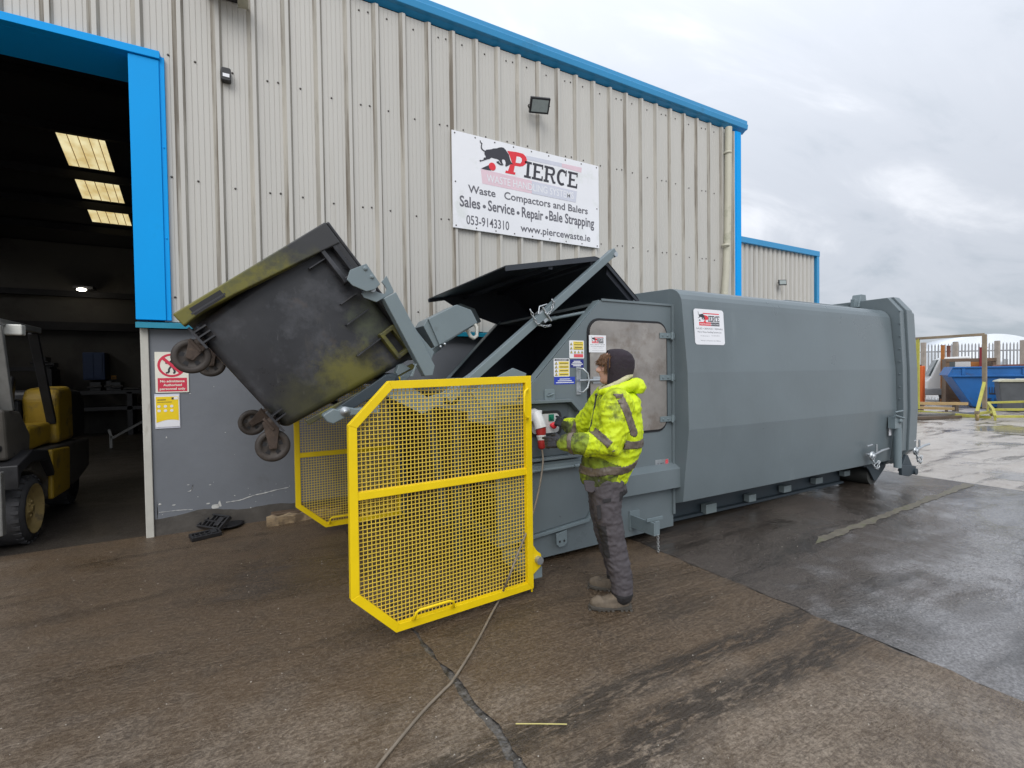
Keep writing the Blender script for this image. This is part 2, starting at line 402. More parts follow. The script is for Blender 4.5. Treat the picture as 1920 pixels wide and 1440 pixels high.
    hgt = mt('ADD', mt('MULTIPLY', fin, 1.0), mt('MULTIPLY', mid, 0.9))
    rdg = nz(22.0, 5, .6, .6, (.55, 2.4, 1), R(8)); hgt = mt('ADD', hgt, mt('MULTIPLY', spk, 0.5)); hgt = mt('ADD', hgt, mt('MULTIPLY', rdg, 1.3))
    # standing water lies flat: the relief fades out where it is wet
    hgt = mt('MULTIPLY', hgt, mr(wet, 0, 1, 1.0, 0.15))
    bu = N.new('ShaderNodeBump'); bu.inputs['Strength'].default_value = 1.0; bu.inputs['Distance'].default_value = bump
    L.new(hgt, bu.inputs['Height']); L.new(bu.outputs[0], b.inputs['Normal'])
    return m
MT['slab'] = gmat('wet_brown_concrete', [(0.080, 0.052, 0.030), (0.120, 0.078, 0.044), (0.055, 0.040, 0.028), (0.185, 0.135, 0.088)],
                  0.44, 0.14, 0.50, 0.16, 0.010, (1, 1, 1), 62.0, wsc=0.55, speck=0.7, streak=0.35,
                  dry_sheen=(.4, -2.75, -1.75, .80, (0.175, 0.135, 0.100), (0.44, 0.365, 0.285)), tracks=[(1.80, .12, .85), (1.50, .15, .85)])
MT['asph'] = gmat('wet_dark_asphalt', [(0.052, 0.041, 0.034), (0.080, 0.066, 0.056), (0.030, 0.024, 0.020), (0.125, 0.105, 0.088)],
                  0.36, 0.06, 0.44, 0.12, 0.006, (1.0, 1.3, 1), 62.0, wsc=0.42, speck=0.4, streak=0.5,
                  dry_sheen=(-.20, -1.35, -.55, .85, (0.19, 0.183, 0.182), (0.46, 0.45, 0.455)))  # pale greys paint the sky's reflection into the asphalt colour
MT['yard'] = gmat('wet_pale_yard_concrete', [(0.36, 0.325, 0.285), (0.48, 0.44, 0.39), (0.20, 0.16, 0.13), (0.42, 0.385, 0.35)],
                  0.38, 0.05, 0.56, 0.05, 0.003, (1.0, 1.3, 1), 16.0, wsc=0.30, streak=0.85, glint=.1)
MT['groove'] = mat('wet_joint_rubble', (0.10, 0.093, 0.086), 0.30, var=0.6, vs=28, bump=1.0, bs=45, dirt=((0.02, 0.018, 0.016), 0.9, 9, 0.5))
MT['moss'] = mat('pale_joint_filler', (0.145, 0.128, 0.098), 0.6, var=0.4, vs=9, bump=0.8, bs=50, dirt=((0.07, 0.08, 0.03), 0.7, 9, 0.52))
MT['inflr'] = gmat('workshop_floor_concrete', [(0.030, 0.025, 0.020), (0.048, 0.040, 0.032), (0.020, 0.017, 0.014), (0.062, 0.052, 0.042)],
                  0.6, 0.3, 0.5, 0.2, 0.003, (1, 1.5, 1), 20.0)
mb = MB(); mb.add([(-400,-400,-0.004),(400,-400,-0.004),(400,400,-0.004),(-400,400,-0.004)], [(0,1,2,3)])
struct(mb.build('ground', MT['yard']))
def jag_sheet(name, outline, z, m, step=0.09, amp=0.012, seed=0):
    """a sheet whose outline is broken up into small irregular steps"""
    pts = []
    n = len(outline)
    for i in range(n):
        (x0, y0, j), (x1, y1, _) = outline[i], outline[(i+1) % n]
        d = math.hypot(x1-x0, y1-y0); k = max(1, int(d/step)) if j else 1
        for q in range(k):
            t = q/k; x, y = x0+(x1-x0)*t, y0+(y1-y0)*t
            if j and q: 
                a = amp*noise.noise(Vector((x*5, y*5, seed)))*2 + amp*0.9*noise.noise(Vector((x*17, y*17, seed+4)))
                nx, ny = (y1-y0)/d, -(x1-x0)/d; x += nx*a; y += ny*a
            pts.append((x, y))
    b = MB(); b.add([(x, y, z) for x, y in pts], [list(range(len(pts)))])
    return struct(b.build(name, m))
# dark bed seen in the joints, then the two brown slabs, the asphalt strip and the joint filler
b = MB(); b.add([(-9, -6, 0), (8.7, -6, 0), (8.7, 6.2, 0), (-9, 6.2, 0)], [(0, 1, 2, 3)]); struct(b.build('ground_joint_bed', MT['groove']))
jag_sheet('concrete_slab', [(-9, -6, 0), (0.94, -6, 1), (0.925, 1.7, 1), (0.860, 3.0, 1), (0.86, 6.02, 0), (-9, 6.02, 0)], 0.008, MT['slab'], 0.02, 0.012, 1)
jag_sheet('concrete_slab', [(0.985, -6, 0), (3.27, -6, 1), (3.17, 3.0, 1), (3.14, 6.02, 0), (0.872, 6.02, 1), (0.872, 3.0, 1), (0.965, 1.7, 1)], 0.008, MT['slab'], 0.02, 0.013, 2)
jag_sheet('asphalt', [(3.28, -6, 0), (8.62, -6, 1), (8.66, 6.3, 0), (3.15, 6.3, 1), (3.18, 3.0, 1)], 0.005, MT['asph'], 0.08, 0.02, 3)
jag_sheet('joint_filler', [(4.5, 2.465, 1), (8.6, 2.63, 0), (8.6, 2.735, 1), (4.7, 2.545, 0)], 0.0085, MT['moss'], 0.02, 0.018, 5)
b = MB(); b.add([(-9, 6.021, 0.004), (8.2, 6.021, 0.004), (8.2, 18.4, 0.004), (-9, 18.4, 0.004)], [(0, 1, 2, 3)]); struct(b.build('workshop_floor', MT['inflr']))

# ================================================================== warehouse
WY = 5.94
wh = thing('warehouse', (3.0, WY, 0), 'cream ribbed metal warehouse with blue gutter, blue door trim and dark open doorway', 'building')
P0 = 0.3318; XR = 1.48
EZ = 6.08
def cladding(mb, x0, x1, z0, z1, yb):
    n0 = math.floor((x0-XR)/P0)-1; prof = []
    for n in range(n0, n0+60):
        xr = XR+n*P0
        base = [(-0.060, 0), (-0.018, -0.036), (0.018, -0.036), (0.040, 0)]
        seg = [(xr+a, yb+c, 1 if i in (0,) else (2 if i == 2 else 0)) for i, (a, c) in enumerate(base)]
        for gx in (0.095, 0.145, 0.195, 0.245):
            seg += [(xr+gx-0.005, yb, 0), (xr+gx, yb+0.0045, 0), (xr+gx+0.005, yb, 0)]
        prof += seg
    prof = [p for p in prof if x0 <= p[0] <= x1]
    if prof[0][0] > x0: prof = [(x0, yb, 0)]+prof
    if prof[-1][0] < x1: prof = prof+[(x1, yb, 0)]
    for i in range(len(prof)-1):
        (xa, ya, k), (xb, y2, _) = prof[i], prof[i+1]
        mb.add([(xa, ya, z0), (xb, y2, z0), (xb, y2, z1), (xa, ya, z1)], [(0, 1, 2, 3)], 1 if k in (1, 2) else 0)
mb = MB()
cladding(mb, -0.70, 8.20, 2.17, EZ, WY)
cladding(mb, -9.0, -0.70, 4.80, EZ, WY)
mb.build('wall_cladding', [MT['clad'], MT['clad_dirty']], wh, recalc=False)
SCR = []
mb = MB()
def screw(x, z, y=WY): SCR.append((x, z))
def screw_mesh(x, z, y=WY): mb.lathe((x, y, z), (0, -1, 0), [(0, 0.0115), (0.004, 0.0115), (0.006, 0.007), (0.012, 0.0065), (0.012, 0)], 8)
for zz in (4.838, 3.622, 2.41, 5.95):
    for n in range(-26, 31):
        x = -1.709+n*P0
        if x > 8.15: continue
        if x < -0.72 and zz < 4.8: continue
        screw(x, zz+0.01*math.sin(n*2.1))
        if n % 3 == 0 and (x+0.115) < 8.15 and not (x < -0.9 and zz < 4.8): screw(x+0.105, zz+0.012)
c_ = Vector((1.2, 0, 1.6)); SCR.sort(key=lambda p: (Vector((p[0], WY, p[1]))-Vector((0, 0, 1.6))).length)
SCR = [p for p in SCR if p[1] < 5.2 or p[0] > 1.2]
screw_mesh(*SCR[0]); first = mb.build('screw_head', MT['screw'], wh)
for (x, z) in SCR[1:100]:
    k = first.copy(); COL.objects.link(k); k.location = first.location+Vector((x-SCR[0][0], 0, z-SCR[0][1])); ORG[k.name] = ORG[first.name]
mb = MB()
for (x, z) in SCR[100:]: screw_mesh(x, z)
o = mb.build('screw_heads', MT['screw'], wh); o['kind'] = 'stuff'
# rendered plinth wall under the ledge: front face at y = WY+0.02, with a chipped bottom
mb = MB()
mb.box(-0.835, 8.15, WY+0.02, WY+0.25, 0.16, 2.095, 0)
mb.build('plinth_wall', MT['rend'], wh)
pts = [(-0.835, 0.165)]
x = -0.835
mb = MB()
low = []
while x < 8.15:
    low.append((x, 0.165+(.06*max(0,1-abs(x+.45)/.45))+0.045*noise.noise(Vector((x*2.3, 0, 3)))+0.014*noise.noise(Vector((x*11, 0, 3))))); x += 0.06
low.append((8.15, 0.15))
mb.prism([(-0.835, 0.0)]+[(8.15, 0.0)]+[(p[0], p[1]) for p in reversed(low)], WY+0.016, WY+0.0195, 'y')
mb.box(-0.835, 8.15, WY+0.035, WY+0.24, 0.0, 0.159)
mb.build('plinth_base', MT['damp'], wh)
mb = MB()
def flake(cx_, cz_, w, h, k=9, y=WY+0.018):
    P = []
    for i in range(k):
        a = 2*math.pi*i/k; q = random.uniform(0.55, 1.1); P.append((cx_+w*q*math.cos(a), cz_+h*q*math.sin(a)))
    mb.prism(P, y, y+0.004, 'y')
def crack(pts, w):
    up = []; dn = []
    for i in range(len(pts)-1):
        (x0, z0), (x1, z1) = pts[i], pts[i+1]; k = max(2, int(math.hypot(x1-x0, z1-z0)/0.02))
        for q in range(k):
            t = q/k; X, Z = x0+(x1-x0)*t, z0+(z1-z0)*t; ww = w*random.uniform(0.25, 1.2)
            up.append((X, Z+ww)); dn.append((X, Z-ww*random.uniform(0.3, 1)))
    mb.prism(up+dn[::-1], WY+0.017, WY+0.021, 'y')
crack([(-0.799, 0.243), (-0.656, 0.244), (-0.492, 0.23)], 0.004)
crack([(-0.214, 0.263), (-0.085, 0.268), (0.059, 0.306), (0.121, 0.31), (0.281, 0.336), (0.417, 0.349)], 0.006)
crack([(0.139, 0.165), (0.196, 0.138), (0.266, 0.14), (0.298, 0.159)], 0.005)
crack([(-0.552, 0.422), (-0.524, 0.43), (-0.505, 0.472), (-0.508, 0.511)], 0.005)
crack([(-0.813, 0.386), (-0.807, 0.25), (-0.819, 0.117)], 0.008)
for (u, w, h) in (((-0.321, 0.233), 0.045, 0.030), ((-0.273, 0.254), 0.02, 0.035), ((-0.378, 0.275), 0.02, 0.008), ((-0.465, 0.198), 0.008, 0.014),
                  ((-0.788, 0.329), 0.014, 0.012), ((-0.677, 0.302), 0.018, 0.006), ((0.015, 0.166), 0.008, 0.014), ((-0.354, 0.47), 0.012, 0.004),
                  ((-0.133, 0.326), 0.006, 0.006), ((-0.546, 0.494), 0.012, 0.004), ((-0.509, 1.438), 0.012, 0.004), ((-0.718, 1.0), 0.006, 0.01)):
    flake(u[0], u[1], w, h)
for i in range(34):
    flake(random.uniform(-0.8, 1.6), random.choice([random.uniform(0.2, 0.5), random.uniform(0.3, 1.9)]), random.uniform(0.002, 0.006), random.uniform(0.002, 0.007), 6)
mb.build('paint_chips', MT['chip'], wh)
mb = MB(); mb.box(-0.905, -0.838, WY-0.005, WY+0.26, 0.0, 2.10); mb.build('door_jamb', MT['jamb'], wh, bevel=0.006)
mb = MB()
mb.prism([(WY+0.04, 2.17), (WY-0.085, 2.15), (WY-0.085, 2.098), (WY-0.078, 2.098), (WY+0.04, 2.125)], -0.925, 8.2, 'x')
mb.build('ledge_flashing', MT['blue3'], wh)
mb = MB()
mb.box(-0.925, -0.682, WY-0.055, WY+0.05, 2.18, 4.745)
mb.box(-0.682, -0.640, WY-0.040, WY+0.03, 2.18, 4.79)
for zz in (3.0, 3.9): mb.lathe((-0.66, WY-0.04, zz), (0, -1, 0), [(0, 0.009), (0.006, 0.009), (0.009, 0)], 8)
mb.build('door_trim', MT['blue'], wh, bevel=0.004)
mb = MB()
mb.box(-7.0, -0.672, WY-0.075, WY+0.02, 4.752, 4.825)
mb.box(-7.0, -0.93, WY+0.02, WY+0.55, 4.752, 4.775)
mb.build('door_header', MT['blue'], wh, bevel=0.003)
# gutter: a box section along the eave, soffit back to the wall
gx1 = 8.42
mb = MB()
gy = 5.843
gz0 = 6.154
prof = [(WY+0.02, EZ+0.02), (gy+0.05, gz0-0.01), (gy, gz0), (gy-0.012, gz0+0.085), (gy+0.006, gz0+0.095), (gy+0.006, gz0+0.16), (gy+0.03, gz0+0.175), (gy+0.055, gz0+0.16), (gy+0.055, gz0+0.10), (WY+0.02, EZ+0.10)]
mb.prism(prof, -9, gx1, 'x')
mb.build('gutter', MT['blue2'], wh, bevel=0.006)
mb = MB()
mb.box(8.15, 8.29, WY-0.05, WY+0.3, 0.0, EZ+0.01)
mb.box(8.12, 8.152, WY-0.043, WY+0.3, 0.0, EZ+0.01, 0)
mb.build('corner_trim', MT['blue'], wh, bevel=0.004)
mb = MB()
mb.tube([(7.86, WY-0.10, EZ-0.02), (7.86, WY-0.09, 5.4), (7.84, WY-0.085, 4.2), (7.80, WY-0.08, 3.4), (7.74, WY-0.08, 2.9), (7.72, WY-0.08, 0.1)], 0.062, 16)
for zz in (5.6, 3.9, 2.6): mb.lathe((7.85 if zz > 4 else 7.78, WY-0.09, zz), (0, 0, 1), [(-0.02, 0.062), (-0.02, 0.070), (0.02, 0.070), (0.02, 0.062)], 16)
mb.build('downpipe', MT['pipe'], wh)
# roof: rises to a ridge and falls to the back eave
RY, RZ, SL = 12.0, 8.2, 0.42
def roof_z(y): return RZ-SL*(y-RY) if y > RY else EZ+0.1+(RZ-EZ-0.1)*(y-WY)/(RY-WY)
zb = roof_z(18.4)
SKX = (-3.62, -2.75); SKY = [(14.40, 15.42), (15.62, 16.48), (16.62, 17.35)]
mb = MB()
def strip(x0, x1, y0, y1, th=0.05): 
    mb.add([(x0, y0, roof_z(y0)), (x1, y0, roof_z(y0)), (x1, y1, roof_z(y1)), (x0, y1, roof_z(y1)),
            (x0, y0, roof_z(y0)+th), (x1, y0, roof_z(y0)+th), (x1, y1, roof_z(y1)+th), (x0, y1, roof_z(y1)+th)],
           [(0, 3, 2, 1), (4, 5, 6, 7), (0, 1, 5, 4), (1, 2, 6, 5), (2, 3, 7, 6), (3, 0, 4, 7)])
strip(-9, 8.3, WY, RY); strip(-9, SKX[0], RY, 18.6); strip(SKX[1], 8.3, RY, 18.6)
ys = [RY]+[v for s_ in SKY for v in s_]+[18.6]
for i in range(0, len(ys), 2): strip(SKX[0], SKX[1], ys[i], ys[i+1])
mb.build('roof', MT['inside'], wh)
MT['sky_pane'] = mat('rooflight_pane', (0.9, 0.78, 0.45), 0.5)
def rooflight_mat():
    m = bpy.data.materials.new('rooflight_glow'); m.use_nodes = True; t = m.node_tree; N = t.nodes; L = t.links; b = N['Principled BSDF']
    tc = N.new('ShaderNodeTexCoord'); wv = N.new('ShaderNodeTexNoise'); wv.inputs['Scale'].default_value = 3.0; wv.inputs['Detail'].default_value = 4
    L.new(tc.outputs['Object'], wv.inputs['Vector'])
    r = N.new('ShaderNodeValToRGB'); L.new(wv.outputs[0], r.inputs[0]); r.color_ramp.elements[0].position = 0.35; r.color_ramp.elements[0].color = (0.62, 0.47, 0.20, 1)
    r.color_ramp.elements[1].position = 0.65; r.color_ramp.elements[1].color = (0.85, 0.76, 0.45, 1)
    L.new(r.outputs[0], b.inputs['Base Color']); L.new(r.outputs[0], b.inputs['Emission Color']); b.inputs['Emission Strength'].default_value = 0.78
    return m
MT['glow'] = rooflight_mat()
MT['glowrib'] = emis('rooflight_rib', (0.30, 0.22, 0.10), 0.6)
for (y0, y1) in SKY:
    mb = MB(); a, c = SKX; d = 0.02
    mb.add([(a, y0, roof_z(y0)+d), (c, y0, roof_z(y0)+d), (c, y1, roof_z(y1)+d), (a, y1, roof_z(y1)+d)], [(0, 3, 2, 1)], 0)
    for k in (0.22, 0.44, 0.66, 0.86):
        xx = a+(c-a)*k
        mb.add([(xx-0.012, y0, roof_z(y0)+d-0.01), (xx+0.012, y0, roof_z(y0)+d-0.01), (xx+0.012, y1, roof_z(y1)+d-0.01), (xx-0.012, y1, roof_z(y1)+d-0.01)], [(0, 3, 2, 1)], 1)
    mb.build('rooflight', [MT['glow'], MT['glowrib']], wh)
mb = MB()
for y in (13.0, 14.2, 15.52, 16.55, 17.5, 11.0, 9.4, 7.8):
    mb.box(-9, 8.2, y-0.06, y+0.06, roof_z(y)-0.20, roof_z(y)-0.02)
for x in (-7.5, -1.9+3.5, 6.5):
    mb.bar((x, WY+0.4, EZ-0.2), (x, RY, RZ-0.35), 0.18, 0.4); mb.bar((x, RY, RZ-0.35), (x, 18.2, zb-0.2), 0.18, 0.4)
mb.build('roof_beam', MT['purlin'], wh)
mb = MB()
mb.box(-9, 8.15, 18.3, 18.5, 0, zb); mb.box(8.0, 8.148, WY+0.26, 18.3, 0, 5.9)
mb.add([(8.1, WY+.3, 5.9), (8.1, 18.3, 5.7), (8.1, RY, RZ)], [(0, 1, 2)])
mb.box(-9.1, -8.9, WY, 18.5, 0, 6.2)
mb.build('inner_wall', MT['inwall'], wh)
mb = MB()
mb.box(-9, -6.9, WY, WY+0.25, 0, 4.8)
mb.build('door_side_wall', MT['rend'], wh)
mb = MB(); mb.box(-9, 8.1, 18.05, 18.29, 3.005, 3.238); mb.box(-9, 8.1, 18.15, 18.29, 3.9759999999999995, 4.137)
mb.build('wall_rail', MT['purlin'], wh)

# annex beyond the corner
an = thing('warehouse_annex', (9.6, WY+0.05, 0), 'low ribbed cladding extension with blue top trim beyond the warehouse corner', 'building')
mb = MB(); xx = 8.29
while xx < 10.95:
    mb.add([(xx, WY+0.06, 0), (xx+0.07, WY+0.06, 0), (xx+0.07, WY+0.06, 4.08), (xx, WY+0.06, 4.08)], [(0, 1, 2, 3)], 0)
    mb.add([(xx+0.07, WY+0.06, 0), (xx+0.085, WY+0.09, 0), (xx+0.085, WY+0.09, 4.08), (xx+0.07, WY+0.06, 4.08)], [(0, 1, 2, 3)], 1)
    mb.add([(xx+0.085, WY+0.09, 0), (xx+0.13, WY+0.09, 0), (xx+0.13, WY+0.09, 4.08), (xx+0.085, WY+0.09, 4.08)], [(0, 1, 2, 3)], 1)
    mb.add([(xx+0.13, WY+0.09, 0), (xx+0.15, WY+0.06, 0), (xx+0.15, WY+0.06, 4.08), (xx+0.13, WY+0.09, 4.08)], [(0, 1, 2, 3)], 0)
    xx += 0.15
mb.build('wall_cladding', [MT['clad'], MT['clad_dirty']], an, recalc=False)
mb = MB(); mb.box(8.29, 11.03, WY-0.0, WY+2.5, 4.06, 4.17); mb.box(10.94, 11.03, WY+0.01, WY+2.5, 0, 4.06); mb.build('edge_trim', MT['blue2'], an, bevel=0.004)

# ================================================================== things fixed to the wall
def floodlight(name, loc, label, s=1.0, tilt=35, yawd=-25):
    t = thing(name, loc, label, 'floodlight', 'floodlights on the cladding')
    c = Vector(loc)
    Mx = Matrix.Rotation(R(yawd), 3, 'Z') @ Matrix.Rotation(R(tilt), 3, 'X')
    def tb(mb, x0, x1, y0, y1, z0, z1, mi=0):
        k = MB(); k.box(x0*s, x1*s, y0*s, y1*s, z0*s, z1*s); mb.add([tuple(c+Vector((0, -0.17*s, 0.0))+Mx@Vector(v)) for v in k.v], k.f, mi)
    mb = MB(); tb(mb, -0.14, 0.14, -0.015, 0.04, -0.10, 0.10); 
    for i in range(7): tb(mb, -0.10+i*0.033, -0.09+i*0.033, 0.04, 0.06, -0.07, 0.07)
    mb.build('lamp_housing', MT['blk_met'], t, bevel=0.006)
    mb = MB(); tb(mb, -0.115, 0.115, -0.022, -0.0155, -0.075, 0.075); mb.build('lamp_glass', MT['lampglass'], t)
    mb = MB(); p = c+Vector((0, -0.17*s, 0))
    mb.tube([p+Mx@Vector((-0.15*s, 0.02*s, 0)), p+Vector((-0.14*s, 0.08*s, 0)), c+Vector((-0.05*s, 0, 0)), c+Vector((0.05*s, 0, 0)), p+Vector((0.14*s, 0.08*s, 0)), p+Mx@Vector((0.15*s, 0.02*s, 0))], 0.008*s, 6)
    mb.build('bracket', MT['blk_met'], t)
MT['lampglass'] = mat('lamp_glass', (0.30, 0.34, 0.33), 0.12, var=0.1, vs=20)
floodlight('floodlight', (3.681, 5.9, 5.339), 'square black floodlight on the cladding above the white banner', 1.0, 42, -18)
floodlight('floodlight', (9.582, 5.98, 3.372), 'small distant floodlight on the annex cladding above the container roof', 0.55, -10, -30)
q = (-0.107, 4.765)
t = thing('alarm_sensor', (q[0], 5.93, q[1]), 'small black sensor box fixed high on the cladding between two ribs', 'sensor')
mb = MB(); mb.prism(rr(q[0]-0.045, q[0]+0.045, q[1]-0.065, q[1]+0.065, 0.02), 5.86, 5.935, 'y'); mb.build('housing', MT['blk_met'], t, bevel=0.004)
mb = MB(); mb.box(q[0]-0.03, q[0]+0.03, 5.854, 5.8585, q[1]-0.035, q[1]+0.0); mb.build('lens', MT['white'], t)
# the camera unit whose underside shows at the top edge of the view
q = (0.014, 5.555)
t = thing('wall_light', (q[0], 5.93, q[1]), 'white topped black light unit at the top edge above the sensor box', 'wall light')
mb = MB(); mb.box(q[0]-0.30, q[0]+0.02, 5.60, 5.92, q[1]+0.005, q[1]+0.10); mb.build('housing', MT['blk_met'], t, bevel=0.01)
mb = MB(); mb.box(q[0]+0.0, q[0]+0.10, 5.68, 5.92, q[1]-0.03, q[1]+0.002); mb.build('mounting_block', MT['pipe'], t, bevel=0.006)

# ---- banner
q = [(2.417, 4.785), (4.825, 3.547)]
bn = thing('banner_sign', (3.6, 5.88, 3.5), 'large white printed banner with bull logo and red P screwed to the cladding', 'banner')
bx0, bx1, bz0, bz1 = 2.418, 4.844, 3.524, 4.784
mb = MB(); mb.box(bx0, bx1, 5.884, 5.904, bz0, bz1); mb.build('panel', MT['signw'], bn)
def Q(c, y, mi, mb, th=0.001): mb.prism(c, y-th, y, 'y', mi)
YS = 5.8835
mb = MB()
Q([(2.826, 4.357), (4.423, 4.33), (4.4, 4.158), (2.848, 4.164)], YS, 0, mb)
mb.build('logo_band', MT['pink'], bn)
mb = MB()
Q([(3.63, 4.339), (4.426, 4.328), (4.4, 4.158), (3.628, 4.161)], YS-0.0015, 0, mb)
Q([(3.544, 4.682), (4.154, 4.694), (4.154, 4.637), (3.543, 4.624)], YS, 0, mb)
mb.build('logo_band', MT['lilac'], bn)
mb = MB(); Q([(4.154, 4.692), (4.522, 4.699), (4.511, 4.623), (4.154, 4.634)], YS, 0, mb); mb.build('logo_band', MT['pink'], bn)
mb = MB()
a, c = [(2.913, 4.201), (4.364, 4.239)]
mb.text('WASTE HANDLING SYSTEMS', a[0], c[0], 4.201, 0.105, YS-0.003, 0, 0.01)
mb.build('lettering', MT['white'], bn)
mb = MB()
def T(s_, l, r_, cap, bold=0.0): mb.text(s_, l[0], r_[0], (l[1]+r_[1])/2, cap, YS-0.001, 0, bold)
T('Waste   Compactors and Balers', *[(2.636, 4.008), (4.626, 4.018)], 0.105, 0.018)
T('Sales', *[(2.512, 3.813), (2.812, 3.815)], 0.145, 0.022)
T('Service', *[(2.927, 3.812), (3.342, 3.819)], 0.145, 0.022)
T('Repair', *[(3.458, 3.81), (3.817, 3.806)], 0.145, 0.022)
T('Bale Strapping', *[(3.919, 3.817), (4.746, 3.835)], 0.145, 0.022)
T('053-9143310', *[(2.605, 3.588), (3.251, 3.596)], 0.125, 0.012)
T('www.piercewaste.ie', *[(3.434, 3.604), (4.67, 3.605)], 0.105, 0.016)
mb.build('lettering', MT['inkl'], bn)
for c in [(2.872, 3.859), (3.398, 3.852), (3.874, 3.857)]: mb = MB(); mb.prism(circ(c[0], c[1]+0.0, 0.024), YS-0.001, YS-0.0001, 'y'); mb.build('bullet_dot', MT['inkl'], bn)
# bull silhouette, ball and wedge
def logo_bull(mb, fx, y, mi=0):
    Pm = lambda l: [fx(a, b_) for a, b_ in l]
    body = [(290,450),(330,410),(480,395),(540,372),(640,368),(700,345),(780,335),(840,350),(900,410),(960,500),(1000,560),(1020,640),(1040,720),(1075,790),(1140,850),
            (1060,840),(990,880),(920,915),(890,900),(905,800),(880,720),(820,690),(790,720),(800,790),(830,860),(780,840),(740,790),(700,720),(650,690),(560,670),(480,645),(420,690),(350,700),(290,690),(310,640),(320,610),(285,560),(275,500)]
    mb.prism(Pm(body), y-0.001, y, 'y', mi)
    mb.prism(Pm([(285,640),(345,705),(250,735),(150,770),(140,740),(150,705),(190,730),(250,700),(262,650)]), y-0.0022, y-0.0012, 'y', mi)
    mb.prism(Pm([(620,770),(690,750),(715,800),(770,850),(850,850),(800,880),(740,870),(680,830),(640,800)]), y-0.0034, y-0.0024, 'y', mi)
    tail = [(155,130),(165,180),(205,230),(190,290),(190,350),(215,400),(270,445),(300,460)]
    w = [9, 14, 16, 14, 15, 17, 20, 20]
    up = [(a+w[i], b_-w[i]*0.3) for i, (a, b_) in enumerate(tail)]; dn = [(a-w[i], b_+w[i]*0.3) for i, (a, b_) in enumerate(tail)]
    mb.prism(Pm(up+dn[::-1]), y-0.0022, y-0.0012, 'y', mi)
    mb.prism(Pm([(185,970),(400,870),(415,950),(470,1035),(300,1005)]), y-0.001, y, 'y', mi)
bullp = [(2.743, 4.772), (3.664, 4.98), (2.732, 4.136), (3.653, 4.299)]
def bullmap(a, b_):
    s_, t_ = a/1760, b_/1440
    p = [bullp[0][k]*(1-s_)*(1-t_)+bullp[1][k]*s_*(1-t_)+bullp[2][k]*(1-s_)*t_+bullp[3][k]*s_*t_ for k in (0, 1)]
    return p
mb = MB(); logo_bull(mb, bullmap, YS-0.002); mb.build('bull_emblem', MT['ink'], bn)
mb = MB(); c = bullmap(505, 915); mb.prism(circ(c[0], c[1], 0.053), YS-0.004, YS-0.0022, 'y')
def slab_P(mb, fx, y):
    mb.prism([fx(*p) for p in [(950,440),(1240,480),(1440,530),(1530,620),(1560,720),(1530,830),(1440,900),(1350,915),(1180,890),(1145,1075),(1205,1095),(1190,1160),(890,1105),(905,1030),(975,1045),(1040,850),(1100,820),(1030,600)]], y-0.001, y, 'y')
slab_P(mb, bullmap, YS-0.0005)
mb.build('red_letter', MT['red'], bn)
mb = MB(); mb.prism([bullmap(*p) for p in [(1235,610),(1340,630),(1395,680),(1395,760),(1350,820),(1205,800)]], YS-0.0035, YS-0.0017, 'y'); mb.build('letter_counter', MT['signw'], bn)
# slab-serif IERCE
def slab_letters(mb, word, x0, x1, z0, z1, y, sl=0.10):
    H = z1-z0; t = 0.17; sf = 0.14; n = len(word); ws = {'I': 0.62, 'E': 1.0, 'R': 1.12, 'C': 1.0}
    tot = sum(ws[c] for c in word)+0.08*(n-1); x = 0
    for ch in word:
        w = ws[ch]; polys = []
        if ch == 'I': polys = [[(0, 0), (w, 0), (w, sf), (0, sf)], [(0, 1-sf), (w, 1-sf), (w, 1), (0, 1)], [(w/2-0.12, sf), (w/2+0.12, sf), (w/2+0.12, 1-sf), (w/2-0.12, 1-sf)]]
        if ch == 'E': polys = [[(0, 0), (w, 0), (w, 0.30), (w-0.12, 0.30), (w-0.12, sf), (0, sf)], [(0, 1-sf), (w-0.14, 1-sf), (w-0.14, 0.72), (w-0.03, 0.72), (w-0.03, 1), (0, 1)],
                               [(0.13, sf), (0.36, sf), (0.36, 1-sf), (0.13, 1-sf)], [(0.36, 0.44), (0.72, 0.44), (0.72, 0.57), (0.36, 0.57)]]
        if ch == 'R':
            bowl = [(0.36, 1), (0.80, 1)]+[(0.78+0.25*math.cos(a), 0.73+0.27*math.sin(a)) for a in [R(v) for v in (70, 45, 20, 0, -20, -45, -70)]]+[(0.36, 0.46), (0.36, 0.58), (0.70, 0.58)]+[(0.72+0.10*math.cos(a), 0.72+0.13*math.sin(a)) for a in [R(v) for v in (-60, -20, 20, 60)]]+[(0.36, 1-sf)]
            polys = [[(0, 0), (0.50, 0), (0.50, sf), (0, sf)], [(0, 1-sf), (0.36, 1-sf), (0.36, 1), (0, 1)], [(0.13, sf), (0.36, sf), (0.36, 1-sf), (0.13, 1-sf)], bowl, [(0.60, 0.455), (0.82, 0.455), (1.0, sf), (1.14, sf), (1.14, 0), (0.88, 0)]]
        if ch == 'C':
            A = [R(v) for v in range(48, 320, 16)]
            polys = [[(0.52+0.50*math.cos(a), 0.5+0.52*math.sin(a)) for a in A]+[(0.54+0.27*math.cos(a), 0.5+0.36*math.sin(a)) for a in reversed(A)], [(0.82, 0.62), (0.95, 0.62), (0.95, 1), (0.84, 1), (0.82, 0.86)]]
        for P in polys:
            Pm = []
            for (a, b_) in P:
                X = x0+(x1-x0)*((x+a)/tot)+sl*H*b_; Pm.append((X, z0+H*b_))
            mb.prism(Pm, y-0.001, y, 'y')
        x += w+0.08
mb = MB()
a, c = [(3.5, 4.372), (4.448, 4.364)]
ztop = 4.554
slab_letters(mb, 'IERCE', a[0], c[0]-0.02, (a[1]+c[1])/2, (a[1]+c[1])/2+0.235, YS-0.0005)
mb.build('black_letters', MT['ink'], bn)
